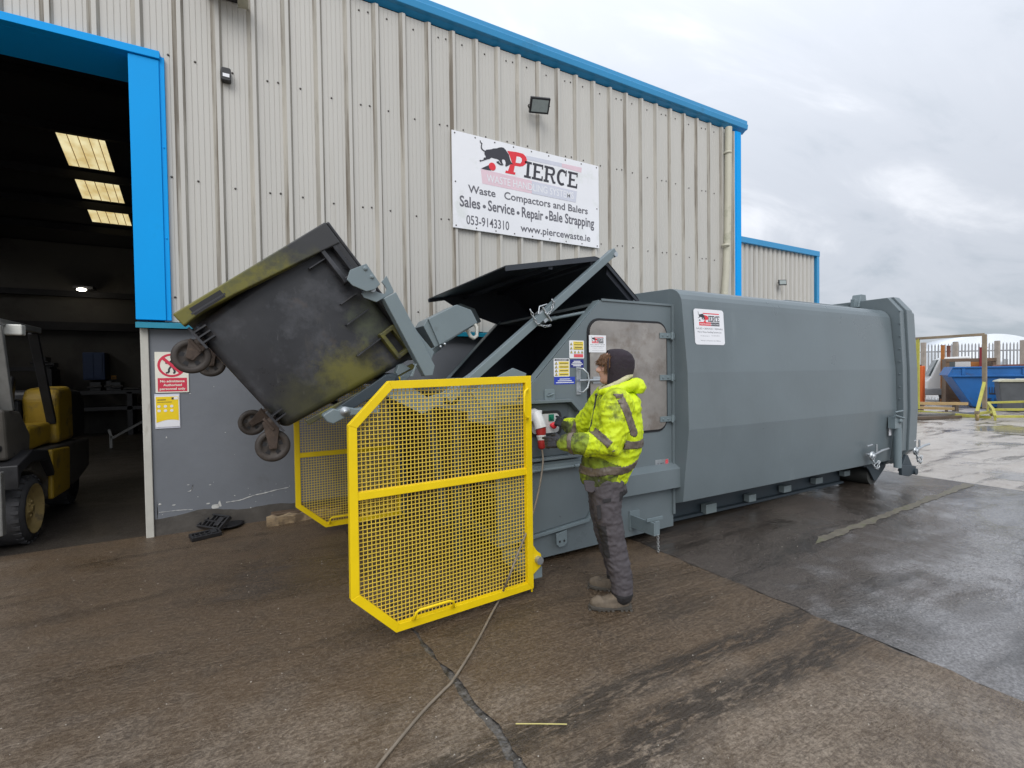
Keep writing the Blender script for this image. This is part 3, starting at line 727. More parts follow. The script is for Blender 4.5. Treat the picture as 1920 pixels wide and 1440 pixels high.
mb = MB()
for i in range(9):
    x = bx0+0.04+(bx1-bx0-0.08)*i/8
    for z in (bz0+0.03, bz1-0.03): mb.lathe((x, 5.884, z), (0, -1, 0), [(0, 0.011), (0.005, 0.009), (0.006, 0)], 8)
for z in (bz0+0.6,):
    for x in (bx0+0.04, bx1-0.04): mb.lathe((x, 5.884, z), (0, -1, 0), [(0, 0.011), (0.005, 0.009), (0.006, 0)], 8)
split(mb, 'fixing_screw', MT['screw'], bn)

# ---- prohibition sign and poster on the plinth wall
WS = 5.955
x0, x1, z0, z1 = -0.795, -0.515, 1.454, 1.866
t = thing('prohibition_sign', (-0.65, WS, z0), 'cream square sign with red crossed out walking figure beside the doorway', 'safety sign')
mb = MB(); mb.prism(rr(x0, x1, z0, z1, 0.006), WS-0.004, WS+0.004, 'y'); mb.build('panel', MT['cream'], t)
mb = MB()
cx_, cz_ = (x0+x1)/2, z1-0.165*1.0; rr_o, rr_i = 0.108, 0.088
w = x1-x0; h = z1-z0
cz_ = z1-0.305*h-0.01; rr_o = 0.29*h; rr_i = rr_o*0.82
mb.ring(circ(cx_, cz_, rr_o, 36), circ(cx_, cz_, rr_i, 36), WS-0.0055, WS-0.0045)
d = rr_i*0.72; k = rr_o*0.085
mb.prism([(cx_-d-k, cz_+d-k), (cx_-d+k, cz_+d+k), (cx_+d+k, cz_-d+k), (cx_+d-k, cz_-d-k)], WS-0.0075, WS-0.0065, 'y')
mb.prism([(x0+0.02, z0+0.012), (x1-0.015, z0+0.012), (x1-0.015, z0+0.36*h), (x0+0.02, z0+0.36*h)], WS-0.0055, WS-0.0045, 'y')
mb.build('red_marking', MT['crim'], t)
mb = MB(); 
for i, (s_, m_) in enumerate((('No admittance', 0.04), ('Authorised', 0.065), ('personnel only', 0.035))): mb.text(s_, x0+m_, x1-m_+0.005, z0+0.255*h-i*0.094*h, 0.058*h, WS-0.0062, 0, 0.03)
mb.build('lettering', MT['cream'], t)
mb = MB()
mb.prism(circ(cx_+0.005, cz_+0.62*rr_i, 0.10*rr_o, 12), WS-0.0058, WS-0.0048, 'y')
def limb(pts, w, y=WS-0.0058):
    for i in range(len(pts)-1):
        (ax_, az_), (bx_, bz_) = pts[i], pts[i+1]; L_ = math.hypot(bx_-ax_, bz_-az_); nx, nz_ = -(bz_-az_)/L_*w, (bx_-ax_)/L_*w
        mb.prism([(cx_+(ax_+nx)*rr_o, cz_+(az_+nz_)*rr_o), (cx_+(bx_+nx)*rr_o, cz_+(bz_+nz_)*rr_o), (cx_+(bx_-nx)*rr_o, cz_+(bz_-nz_)*rr_o), (cx_+(ax_-nx)*rr_o, cz_+(az_-nz_)*rr_o)], y, y+0.0008, 'y')
limb([(0.0, 0.42), (-0.02, -0.05)], 0.11); limb([(-0.05, 0.35), (-0.30, 0.15), (-0.45, 0.22)], 0.05); limb([(0.04, 0.35), (0.25, 0.10), (0.30, -0.05)], 0.05)
limb([(-0.02, -0.05), (-0.20, -0.30), (-0.22, -0.60), (-0.42, -0.64)], 0.07); limb([(0.0, -0.05), (0.15, -0.35), (0.22, -0.62), (0.08, -0.66)], 0.07)
mb.build('walking_figure', MT['ink'], t)
x0, x1, z0, z1 = -0.803, -0.6, 1.108, 1.423
t = thing('notice_poster', (-0.7, WS, z0), 'yellow and white notice in a plastic holder under the prohibition sign', 'notice')
mb = MB(); mb.box(x0-0.003, x1+0.003, WS-0.002, WS+0.004, z0-0.016, z1+0.018); mb.build('holder', MT['lilac'], t, bevel=0.001)
mb = MB(); mb.box(x0, x1, WS-0.006, WS-0.003, z0, z1); mb.build('paper', MT['white'], t)
mb = MB(); w = x1-x0; h = z1-z0
mb.prism([(x0+0.008, z0+0.14*h)]+[(x0+0.008+(w-0.016)*i/8, z0+h*(0.14+0.09*math.sin(math.pi*(i/8)*0.8))) for i in range(9)]+[(x1-0.008, z1-0.01), (x0+0.008, z1-0.01)], WS-0.0075, WS-0.0065, 'y')
mb.build('yellow_field', MT['poster'], t)
mb = MB()
for i in range(3):
    for j in range(2): mb.prism(circ(x0+w*(0.16+0.26*i), z0+h*(0.66-0.14*j), 0.014, 10), WS-0.009, WS-0.0078, 'y')
mb.box(x1-0.045, x1-0.012, WS-0.009, WS-0.0078, z1-0.04, z1-0.015)
split(mb, 'icon', MT['white'], t)
mb = MB()
mb.box(x0+0.02, x0+0.09, WS-0.009, WS-0.0078, z1-0.045, z1-0.037); mb.box(x0+0.02, x0+0.14, WS-0.009, WS-0.0078, z1-0.066, z1-0.062)
mb.box(x1-0.065, x1-0.047, WS-0.009, WS-0.0078, z1-0.04, z1-0.018)
mb.build('print_line', MT['ink'], t)

# ================================================================== waste compactor
wc = thing('waste_compactor', (5.0, 4.3, 0), 'grey steel portable waste compactor with raised lid, bin lifter and yellow mesh gates', 'waste compactor')
NY, FY = 3.35, 5.35           # near and far hopper plates
G = MT['grey']
# --- container body: a section in y-z run along x
def body_section(off=0.0, top=0.0):
    near = [(3.42+off, 0.27), (3.235-off, 0.335), (3.160-off, 1.04), (3.172-off, 1.585), (3.235-off, 2.24+top)]
    c = (3.235+0.16-off, 2.24+top)
    arc = [(c[0]-0.16*math.cos(R(a)), c[1]+0.17*math.sin(R(a))) for a in (18, 36, 54, 72, 86)]
    half = near+arc
    mid = 4.35
    far = [(2*mid-y, z) for y, z in reversed(half)]
    return half+[(mid, 2.46+top)]+far
mb = MB(); mb.prism(body_section(), 3.665, 7.72, 'x'); 
mb.build('container_body', G, wc, bevel=0.004)
# flared ring and rear door hood
def hood_section(y0, zt, zb, ch):
    half = [(y0+0.20, zb), (y0, zb+0.22), (y0-0.02, 1.04), (y0-0.01, 1.6), (y0+0.03, zt-ch), (y0+ch*0.9, zt)]
    return half+[(8.7-y, z) for y, z in reversed(half)]
mb = MB(); mb.prism(hood_section(3.11, 2.57, 0.26, 0.19), 7.74, 7.86, 'x'); 
mb.prism(hood_section(3.085, 2.585, 0.26, 0.20), 7.875, 8.03, 'x'); mb.prism(hood_section(3.11, 2.55, 0.28, 0.20), 8.045, 8.16, 'x')
mb.prism(hood_section(3.13, 2.53, 0.29, 0.20), 7.86, 8.046, 'x')
mb.build('rear_door', G, wc, bevel=0.006)
mb = MB()
for z in [0.5+0.17*i for i in range(12)]: mb.lathe((7.738, 3.135, z), (-1, 0, 0), [(0, 0.010), (0.008, 0.008), (0.010, 0)], 6)
split(mb, 'hood_bolt', G, wc)
q = (7.6, 3.497, 2.66)
mb = MB(); mb.prism([(7.70, 2.48), (7.94, 2.48), (7.90, 2.67), (7.78, 2.67)], q[1]+0.12, q[1]+0.24, 'y'); mb.box(7.64, 7.71, q[1]+0.14, q[1]+0.20, 2.48, 2.60)
mb.build('roof_latch_box', MT['grey_l'], wc, bevel=0.008)
mb = MB()
mb = MB(); mb.box(6.1, 7.7, 3.7, 5.0, 2.44, 2.50); mb.build('roof_plate', G, wc, bevel=0.01)
# --- under frame, rails, pockets
mb = MB(); mb.box(3.68, 7.6, 3.75, 4.95, 0.16, 0.30); mb.build('floor_frame', MT['under'], wc)
for yy in (3.60, 4.98):
    mb = MB(); mb.box(3.67, 7.15, yy-0.02, yy+0.10, 0.215, 0.28); mb.box(3.67, 7.15, yy-0.01, yy+0.03, 0.06, 0.215)
    o = mb.build('skid_rail', MT['under'], wc, bevel=0.002); ORG[o.name] = ORG[wc.name]
    mb = MB(); mb.box(3.67, 7.15, yy-0.06, yy+0.12, 0.030, 0.059); mb.build('bottom_flange', MT['under'], o, bevel=0.002)
MT['pocket'] = mat('pocket_end_paint', (0.20, 0.245, 0.255), 0.45)
for (l, r_, t_, b_) in ((1320,1344,947,962),(1401,1418,928,941),(1467,1484,911,923),(1527,1542,896,907),(1582,1593,883,893)):
    pass
for (p, q) in [((4.283, 0.154), (4.489, 0.036)), ((5.014, 0.159), (5.179, 0.061)), ((5.687, 0.178), (5.873, 0.082)), ((6.372, 0.195), (6.568, 0.102)), ((7.059, 0.208), (7.236, 0.122))]:
    mb = MB(); mb.box(p[0]+.035, q[0], 3.50, 3.57, q[1]+.012, p[1]-.006); mb.build('cross_member', MT['pocket'], wc, bevel=0.003)
# rear roller and its guard
for yy in (3.36, 4.92):
    mb = MB(); mb.tube([(7.52, yy, 0.135), (7.52, yy+0.40, 0.135)], 0.135, 28); mb.tube([(7.52, yy-0.012, 0.135), (7.52, yy, 0.135)], 0.06, 14); mb.build('roller', MT['roller'] if 'roller' in MT else MT['under'], wc, bevel=0.006)
    mb = MB(); mb.prism([(7.26, 0.30), (7.84, 0.30), (7.80, 0.22), (7.56, 0.06), (7.50, 0.06), (7.36, 0.22)], yy-0.035, yy-0.014, 'y'); mb.box(7.24, 7.86, yy-0.03, yy+0.42, 0.272, 0.30)
    mb.build('roller_bracket', MT['under'], wc, bevel=0.003)
# --- hopper side plates
slope = [(2.76, 2.237), (1.98, 1.448)]
top = (2.765, 2.238)
s0 = (1.54, 1.00)
def plate(y0, y1, mb, mi=0):
    mb.prism([(3.655, 2.252), (3.655, 0.075), (1.93, 0.06), (1.93, 0.98), (1.72, 1.18), (1.975, 1.44), top], y0, y1, 'y', mi)
mb = MB(); plate(NY, NY+0.012, mb)
mb.box(3.635, 3.664, NY-0.022, NY, 0.20, 2.25)          # upright flange at the container
mb.box(2.77, 3.64, NY-0.012, NY-0.001, 2.232, 2.252)
mb.build('side_plate', G, wc, bevel=0.002)
mb = MB(); plate(FY-0.012, FY, mb); mb.build('side_plate', MT['grey_in'] if 'grey_in' in MT else MT['dark_in'], wc)
# sloping flange along the edge of both plates and the lip across the mouth
dx, dz = top[0]-1.975, top[1]-1.44; L_ = math.hypot(dx, dz); ux, uz = dx/L_, dz/L_; nx, nz_ = -uz, ux
for (ya, yb) in ((NY+0.012, NY+0.10), (FY-0.10, FY-0.012)):
    mb = MB(); mb.prism([(1.93+nx*0.004, 1.395+nz_*0.004), (top[0], top[1]), (top[0]-ux*0+nx*0.008, top[1]+nz_*0.008), (1.93+nx*0.012, 1.395+nz_*0.012)], ya, yb, 'y')
    mb.build('edge_flange', MT['grey_l'], wc)
mb = MB(); mb.prism([(2.09, 1.560), (1.72, 1.185), (1.74, 1.165), (2.10, 1.53)], NY+0.012, FY-0.012, 'y')
mb.build('front_slope', MT['grey_l'], wc)
mb = MB(); mb.box(2.75, 3.66, NY+0.012, FY-0.012, 2.20, 2.225); mb.build('top_plate', G, wc)
# hopper inside: back wall, chute floor, lining of the near plate
mb = MB()
mb.box(3.30, 3.33, NY+0.014, FY-0.014, 0.9, 2.2)
mb.prism([(2.12, 1.50), (2.16, 1.50), (3.30, 1.0), (3.30, 0.96)], NY+0.014, FY-0.014, 'y')
mb.prism([(3.3, 2.19), (2.74, 2.19), (2.0, 1.45), (2.3, 1.3), (3.3, 1.0)], NY+0.0125, NY+0.016, 'y')
mb.build('hopper_lining', MT['dark_in'], wc)
# lower front face with recess, seen through the gates
mb = MB(); mb.box(1.935, 1.955, NY+0.012, FY-0.012, 0.08, 1.40)
mb.build('front_panel', MT['rustdk'] if 'rustdk' in MT else MT['dark_in'], wc)
mb = MB()
for yy in (3.44, 4.35, 5.22): mb.box(1.87, 1.93, yy-0.03, yy+0.03, 0.06, 1.15)
mb.box(1.88, 1.93, NY+0.02, FY-0.02, 0.09, 0.17); mb.box(1.89, 1.93, NY+0.02, FY-0.02, 0.55, 0.60)
mb.build('front_frame', MT['grey_l'], wc, bevel=0.004)

# --- access door
dx0, dx1, dz0, dz1 = 2.63, 3.555, 1.045, 2.055
mb = MB(); mb.prism(rr(dx0-0.022, dx1+0.022, dz0-0.022, dz1+0.022, 0.13, 7), NY-0.008, NY-0.0005, 'y'); mb.build('door_gasket', MT['gasket'], wc)
door = MB(); door.prism(rr(dx0, dx1, dz0, dz1, 0.11, 7), NY-0.020, NY-0.009, 'y'); door = door.build('access_door', MT['steel'], wc, bevel=0.002)
ORG[door.name] = ORG[wc.name]
for zz in [1.943, 1.54, 1.14]:
    mb = MB(); mb.box(3.46, 3.66, NY-0.030, NY-0.021, zz-0.026, zz+0.026); mb.tube([(3.615, NY-0.036, zz-0.035), (3.615, NY-0.036, zz+0.035)], 0.014, 10)
    for xx in (3.495, 3.56): mb.lathe((xx, NY-0.030, zz), (0, -1, 0), [(0, 0.011), (0.007, 0.010), (0.007, 0)], 6)
    mb.build('hinge', MT['grey_l'], door, bevel=0.002)
zc = 1.531; xc = 2.53
mb = MB(); mb.tube([(xc-0.04, NY-0.045, zc), (xc+0.06, NY-0.045, zc), (xc+0.30, NY-0.035, zc)], 0.012, 8); mb.box(xc+0.12, xc+0.30, NY-0.030, NY-0.021, zc-0.03, zc+0.03)
mb.tube([(xc-0.02, NY-0.02, zc+0.10), (xc-0.01, NY-0.06, zc+0.10), (xc+0.03, NY-0.07, zc+0.06), (xc+0.045, NY-0.07, zc), (xc+0.03, NY-0.07, zc-0.06), (xc-0.01, NY-0.06, zc-0.10), (xc-0.02, NY-0.02, zc-0.10)], 0.008, 8)
mb.box(xc-0.045, xc, NY-0.012, NY-0.0005, zc-0.12, zc+0.12)
mb.build('latch_handle', MT['zinc'], door)

# --- labels stuck on the plate: each a sheet with its panels
def label_sheet(x0, x1, z0, z1, kind, base=None, y=NY):
    w, h = x1-x0, z1-z0; b0 = MB()
    bgm = {'warn': 'white', 'danger': 'white', 'blue': 'lblB', 'navy': 'lblN', 'brand': 'white', 'plate': 'zinc'}[kind]
    b0.prism(rr(x0, x1, z0, z1, min(w, h)*0.05, 2), y-0.0015, y-0.0003, 'y')
    o = b0.build('warning_label' if kind != 'brand' else 'company_label', MT[bgm], wc); ORG[o.name] = ORG[wc.name]
    Yp = y-0.0022
    def R_(a, b_, c_, d_, m_, nm='label_panel'):
        k = MB(); k.prism([(x0+w*a, z0+h*c_), (x0+w*b_, z0+h*c_), (x0+w*b_, z0+h*d_), (x0+w*a, z0+h*d_)], Yp-0.0004, Yp, 'y'); k.build(nm, MT[m_], o)
    def TX(s_, a, b_, zc_, cap, m_):
        k = MB()
        if s_ == 'DANGER': k.text(s_, x0+w*a, x0+w*b_, z0+h*zc_, cap*h, Yp-0.0010, 0, 0.01)
        else: k.box(x0+w*a, x0+w*b_, Yp-.0012, Yp-.0007, z0+h*zc_, z0+h*(zc_+cap*.8))
        k.build('lettering' if s_ == 'DANGER' else 'print_line', MT[m_], o)
    def tri(cx_, cz_, s_):
        k = MB(); X_, Z_ = x0+w*cx_, z0+h*cz_; k.prism([(X_-s_, Z_), (X_+s_, Z_), (X_, Z_+1.8*s_)], Yp-0.0006, Yp, 'y', 0)
        k.prism([(X_-s_*0.62, Z_+s_*0.22), (X_+s_*0.62, Z_+s_*0.22), (X_, Z_+1.35*s_)], Yp-0.0012, Yp-0.0007, 'y', 1)
        k.box(X_-s_*0.1, X_+s_*0.1, Yp-0.0016, Yp-0.0013, Z_+s_*0.3, Z_+s_*0.95, 0); k.build('warning_symbol', [MT['ink'], MT['lblY']], o)
    if kind == 'warn':
        R_(.27, .95, .70, .94, 'lblY'); R_(.27, .95, .48, .68, 'lblY'); R_(.30, .93, .06, .24, 'lblR')
        for c_ in (.73, .50): tri(.13, c_, w*0.085)
        for c_ in (.14, .38, .62, .86): tri(c_, .28, w*0.085)
        TX('DANGER', .36, .86, .85, .05, 'ink'); TX('Keep hands clear', .32, .9, .75, .04, 'ink'); TX('WARNING', .36, .86, .60, .05, 'ink'); TX('Isolate before service', .30, .92, .51, .035, 'ink')
    if kind == 'danger':
        R_(.05, .95, .87, .96, 'ink'); TX('DANGER', .18, .82, .885, .055, 'white')
        for i in range(4): R_(.30, .95, .66-.205*i, .83-.205*i, 'lblY'); tri(.15, .665-.205*i, w*0.09); TX(('Moving parts', 'Crush hazard', 'High voltage', 'Do not enter')[i], .36, .90, .72-.205*i, .045, 'ink')
    if kind in ('blue', 'navy'):
        n_ = 3 if kind == 'blue' else 4
        for i in range(n_): TX(('COMPACTORS', 'MUST ONLY BE USED', 'BY AUTHORISED STAFF', 'AT ALL TIMES')[i], (.25, .16, .08, .2)[i], (.75, .84, .94, .8)[i], .72-(.72/n_)*i if n_ == 4 else .66-.24*i, .13, 'white')
    return o
def brand_label(x0, x1, z0, z1, y, parent, rnd=0.012, tilt=0.0):
    w, h = x1-x0, z1-z0; b0 = MB(); b0.prism(rr(x0, x1, z0, z1, rnd, 4), y-0.003, y-0.001, 'y')
    o = b0.build('company_label', MT['white'], parent); ORG[o.name] = ORG[wc.name]
    Yp = y-0.0032
    def sub(nm, m_, fn): k = MB(); fn(k); k.build(nm, MT[m_], o)
    sub('logo_band', 'red', lambda k: (k.box(x0+.16*w, x0+.55*w, Yp-0.0005, Yp, z0+.535*h, z0+.635*h), k.box(x0+.3*w, x0+.84*w, Yp-0.0005, Yp, z0+.865*h, z0+.893*h)))
    sub('logo_band', 'ink', lambda k: (k.box(x0+.555*w, x0+.84*w, Yp-0.0005, Yp, z0+.535*h, z0+.635*h),))
    fx = lambda a, b_: (x0+w*(0.10+a/1760*0.42), z0+h*(0.965-b_/1440*0.42))
    sub('bull_emblem', 'ink', lambda k: logo_bull(k, fx, Yp-0.0002))
    sub('red_letter', 'red', lambda k: slab_P(k, fx, Yp-0.0006))
    sub('black_letters', 'ink', lambda k: slab_letters(k, 'IERCE', x0+.46*w, x0+.84*w, z0+.655*h, z0+.82*h, Yp-0.0006))
    def lines(k):
        k.text('SALES • SERVICE • REPAIRS', x0+.06*w, x0+.94*w, z0+.43*h, .045*h, Yp, 0, .01)
        k.text('Pierce Waste Handling Systems Ltd.', x0+.10*w, x0+.90*w, z0+.335*h, .045*h, Yp, 0, .01)
        k.text('Tel: 053-9143310', x0+.55*w, x0+.82*w, z0+.245*h, .028*h, Yp); k.text('www.piercewaste.ie', x0+.18*w, x0+.48*w, z0+.235*h, .028*h, Yp)
        k.text('Waste Compactors and Balers', x0+.18*w, x0+.85*w, z0+.10*h, .03*h, Yp)
    sub('lettering', 'inkl', lines)
    sub('lettering', 'white', lambda k: k.text('WASTE HANDLING SYSTEMS', x0+.18*w, x0+.82*w, z0+.56*h, .045*h, Yp-0.0008, 0, .01))
    return o
def box4(a, b_): return a[0], b_[0], b_[1], a[1]
p = [(2.42, 1.876), (2.577, 1.722), (2.259, 1.721), (2.421, 1.567), (2.429, 1.713), (2.57, 1.643), (2.262, 1.565), (2.476, 1.502)]
label_sheet(*box4(p[0], p[1]), 'warn'); label_sheet(*box4(p[2], p[3]), 'danger'); label_sheet(*box4(p[4], p[5]), 'navy'); label_sheet(*box4(p[6], p[7]), 'blue')
p = [(2.616, 1.925), (2.805, 1.774)]
brand_label(*box4(p[0], p[1]), NY-0.020, wc, 0.004)
p = [(3.867, 2.219), (4.303, 1.912)]
# the big label lies on the leaning upper side of the body
lb = brand_label(3.80, 4.235, 1.855, 2.205, 3.20, wc, 0.03)
def lean(o, y0, z0, ang):
    for k in [o]+[c for c in bpy.data.objects if c.parent == o]:
        for v in k.data.vertices:
            y, z = v.co.y+ORG[wc.name].y-y0, v.co.z+ORG[wc.name].z-z0
            v.co.y = y0+y*math.cos(ang)-z*math.sin(ang)*(-1)-ORG[wc.name].y; v.co.z = z0+z*math.cos(ang)-y*math.sin(ang)-ORG[wc.name].z
lean(lb, 3.20, 2.03, math.atan2(0.04, 0.655))
for k in [lb]+[c for c in bpy.data.objects if c.parent == lb]:
    for v in k.data.vertices: v.co.y += 0.009
# rating plate
p = [(3.416, 0.75), (3.593, 0.649)]
x0, x1, z0, z1 = box4(*p)
mb = MB(); mb.box(x0, x1, NY-0.003, NY-0.0005, z0, z1); o = mb.build('rating_plate', MT['zinc'], wc)
mb = MB(); mb.text('CE  0413', x0+.02, x0+(x1-x0)*.6, z0+.05, .02, NY-0.004); mb.text('kg  400V', x0+.02, x0+(x1-x0)*.5, z0+.02, .012, NY-0.004); mb.build('lettering', MT['ink'], o)
mb = MB(); mb.prism(rr(x1-.045, x1-.008, z0+.005, z1-.005, .015, 3), NY-0.005, NY-0.0035, 'y'); mb.build('red_symbol', MT['lblR'], o)

# --- control panel: folded surround, dark recessed door, gasket and white plate
q = [(1.949, 1.378), (2.393, 1.383), (2.499, 1.292), (2.493, 0.899)]
def strip3(mb, pts, t, y0, y1, mi=0):
    for i in range(len(pts)-1):
        (xa, za), (xb, zb_) = pts[i], pts[i+1]; L2 = math.hypot(xb-xa, zb_-za); n_ = (-(zb_-za)/L2*t, (xb-xa)/L2*t)
        mb.prism([(xa, za), (xb, zb_), (xb-n_[0], zb_-n_[1]), (xa-n_[0], za-n_[1])], y0, y1, 'y', mi)
mb = MB()
zt_, zb_ = q[0][1], 0.885
xr_ = q[3][0]
P_out = [(1.70, zt_), (q[1][0], zt_), (xr_, zt_-0.10), (xr_, zb_), (1.70, zb_)]
P_in = [(1.72, zt_-0.025), (q[1][0]-0.01, zt_-0.025), (xr_-0.022, zt_-0.112), (xr_-0.022, zb_+0.02), (1.72, zb_+0.02)]
mb.ring(P_out, P_in, NY-0.075, NY-0.0005); mb.build('control_surround', G, wc, bevel=0.003)
mb = MB(); mb.prism([(1.725, zb_+0.025), (xr_-0.10, zb_+0.025), (xr_-0.10, zt_-0.035), (1.725, zt_-0.035)], NY-0.020, NY-0.0005, 'y')
for i in range(3): 
    z = 1.016-0.035*i; mb.box(1.75, 2.027, NY-0.028, NY-0.0205, z-0.008, z+0.004)
mb.build('control_cover', MT['recess'], wc, bevel=0.003)
p = [(2.02, 1.265), (2.29, 1.103)]
x0, x1, z0, z1 = box4(*p)
mb = MB(); mb.ring(rr(x0-.022, x1+.022, z0-.022, z1+.022, .05), rr(x0, x1, z0, z1, .035), NY-0.030, NY-0.0205); mb.build('panel_gasket', MT['gasket'], wc)
mb = MB(); mb.prism(rr(x0-.003, x1+.003, z0-.003, z1+.003, .035), NY-0.026, NY-0.0206, 'y'); cp = mb.build('control_plate', MT['ctlw'] if 'ctlw' in MT else MT['cream'], wc); ORG[cp.name] = ORG[wc.name]
c = (2.205, 1.229); mb = MB(); mb.box(c[0]-.022, c[0]+.03, NY-0.034, NY-0.0265, c[1]-.028, c[1]+.028); mb.cyl((c[0], NY-.05, c[1]), (c[0], NY-.034, c[1]), .013, 14); mb.build('green_button', MT['green'] if 'green' in MT else MT['lblB'], cp, bevel=.002)
c = (2.21, 1.167); mb = MB(); mb.cyl((c[0], NY-.055, c[1]), (c[0], NY-.027, c[1]), .016, 14); mb.lathe((c[0], NY-.055, c[1]), (0, -1, 0), [(0, .026), (.016, .028), (.024, .020), (.026, 0)], 18); mb.build('stop_button', MT['red'], cp)
# hinge bar and lower recess
mb = MB(); a, b_ = [(1.94, 0.788), (2.504, 0.824)]
mb.tube([(1.70, NY-.045, (a[1]+b_[1])/2), (xr_+.01, NY-.045, (a[1]+b_[1])/2)], .014, 10); mb.box(1.7, xr_, NY-.05, NY-.0005, (a[1]+b_[1])/2+.005, (a[1]+b_[1])/2+.04)
for xx in (xr_-.03, 1.98): mb.tube([(xx-.04, NY-.045, (a[1]+b_[1])/2), (xx+.04, NY-.045, (a[1]+b_[1])/2)], .021, 10)
mb.build('cover_hinge', MT['grey_l'], wc)
mb = MB()
lo_ = [(2.537, 0.714), (2.619, 0.306), (2.56, 0.264), (2.025, 0.23)]
P_out = [(1.70, .865), (2.575, .865), (2.66, .40), (2.59, .300), (1.985, .245), (1.70, .235)]
P_in = [(1.72, .845), (2.555, .845), (2.635, .405), (2.575, .325), (1.99, .270), (1.72, .258)]
mb.ring(P_out, P_in, NY-.035, NY-.0005); mb.build('lower_surround', MT['grey_l'], wc, bevel=.002)
mb = MB(); mb.prism([(1.73, .835), (2.548, .835), (2.625, .405), (2.57, .335), (1.99, .28), (1.73, .268)], NY-.010, NY-.0006, 'y'); mb.build('lower_cover', G, wc)
# lugs
c = (2.209, 1.415)
mb = MB(); mb.ring(rr(c[0]-.05, c[0]+.05, c[1]-.045, c[1]+.05, .012, 2), rr(c[0]-.018, c[0]+.018, c[1]-.005, c[1]+.012, .006, 2), NY-.012, NY-.0004); mb.tube([(c[0]-.03, NY-.02, c[1]-.004), (c[0]+.03, NY-.03, c[1]+.012)], .007, 6); mb.build('lifting_lug', MT['grey_l'], wc, bevel=.002)
c = (2.284, 0.196)
mb = MB(); mb.prism([(c[0]-.05, c[1]+.06), (c[0]+.06, c[1]+.075), (c[0]+.06, c[1]-.03), (c[0]+.03, c[1]-.055), (c[0]-.02, c[1]-.055), (c[0]-.045, c[1]-.03)], NY-.045, NY-.037, 'y', 0)
for d in (-.015, .03): mb.prism(circ(c[0]+d, c[1]-.01, .010, 12), NY-.047, NY-.0455, 'y', 1)
mb.build('lifting_lug', [MT['grey_l'], MT['gasket']], wc, bevel=.001)
# folded box step low on the right
mb = MB()
sec = [(NY-.0005, .705), (NY-.085, .66), (NY-.085, .475), (NY-.02, .455), (NY-.0005, .455)]
mb.prism(sec, 2.70, 3.665, 'x'); mb.build('tank_cover', G, wc, bevel=.003)
# bracket arm with end plate, rail and chain
mb = MB(); mb.box(3.085, 3.10, 3.045, NY-.0005, .170, .275); mb.box(3.10, 3.155, 3.045, 3.06, .170, .285); mb.box(3.085, 3.155, 3.045, NY-.0005, .160, .1695)
mb.box(3.075, 3.20, NY-.012, NY-.0005, .13, .31)
mb.box(3.05, 3.24, 3.09, 3.105, .277, .305)
mb.build('chain_bracket', MT['grey_l'], wc, bevel=.002)
def chain(mb, pts, n, r=.0035, lw=.011, ll=.02):
    """small welded links laid along a polyline"""
    P = [Vector(p) for p in pts]; seg = [(P[i+1]-P[i]).length for i in range(len(P)-1)]; tot = sum(seg)
    for k in range(n):
        t = tot*(k+.5)/n; i = 0
        while i < len(seg)-1 and t > seg[i]: t -= seg[i]; i += 1
        c = P[i]+(P[i+1]-P[i])*(t/seg[i]); d = (P[i+1]-P[i]).normalized(); u = d.orthogonal().normalized()
        if k % 2: u = d.cross(u)
        L2 = tot/n*.62
        mb.tube([c+d*(L2*math.cos(a))+u*(lw*math.sin(a)) for a in [R(45*j) for j in range(8)]], r, 6, closed=True)
mb = MB(); chain(mb, [(3.125, 3.04, .17), (3.128, 3.04, .02), (3.14, 3.05, .012)], 9, .004, .010); mb.build('hanging_chain', MT['chain'], wc)

# --- lid (hood) standing open
LY0, LY1 = 3.42, 5.30
lp = [(1.855, 2.462), (2.765, 2.632), (2.90, 2.605), (3.275, 2.290)]
mb = MB()
def shell(pts, th, y0, y1, mb, mi=0):
    o_ = []
    for i, (x, z) in enumerate(pts):
        a = pts[max(i-1, 0)]; b_ = pts[min(i+1, len(pts)-1)]; d = math.hypot(b_[0]-a[0], b_[1]-a[1]); o_.append((x-(b_[1]-a[1])/d*th, z+(b_[0]-a[0])/d*th))
    mb.prism(pts+o_[::-1], y0, y1, 'y', mi)
shell(lp, .010, LY0, LY1, mb)
for yy in (LY0, LY1-.012): shell([(x, z-.035) for x, z in lp], .0345, yy, yy+.012, mb)
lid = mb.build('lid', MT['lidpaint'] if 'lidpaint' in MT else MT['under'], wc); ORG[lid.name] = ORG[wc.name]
mb = MB()
gus = [(2.049, 2.484), (2.547, 2.561), (2.969, 2.455), (3.194, 2.283), (3.599, 2.357)]
P = [(1.90, 2.435)]+[(2.05, 2.47), (2.55, 2.53), (2.96, 2.44), (3.19, 2.28)]+[(3.28, 2.24), (3.275, 2.285), (2.90, 2.60), (2.765, 2.625), (1.90, 2.46)]
mb.prism([(1.90, 2.468), (2.03, 2.47), (2.25, 2.35), (2.75, 2.20), (3.0, 2.17), (3.27, 2.26), (3.27, 2.288), (2.90, 2.603), (2.765, 2.630)], LY1-.030, LY1-.0125, 'y')
mb.build('lid_gusset', MT['dark_in'], lid)
mb = MB()
for xx, zz in ((2.3, 2.52), (2.75, 2.60)): mb.box(xx-.02, xx+.02, LY0+.02, LY1-.04, zz-.035, zz-.001)
mb.prism([(2.92, 2.50), (3.24, 2.235), (3.25, 2.27), (2.93, 2.57)], LY0+.03, LY0+.05, 'y')
mb.build('lid_stiffener', MT['dark_in'], lid)

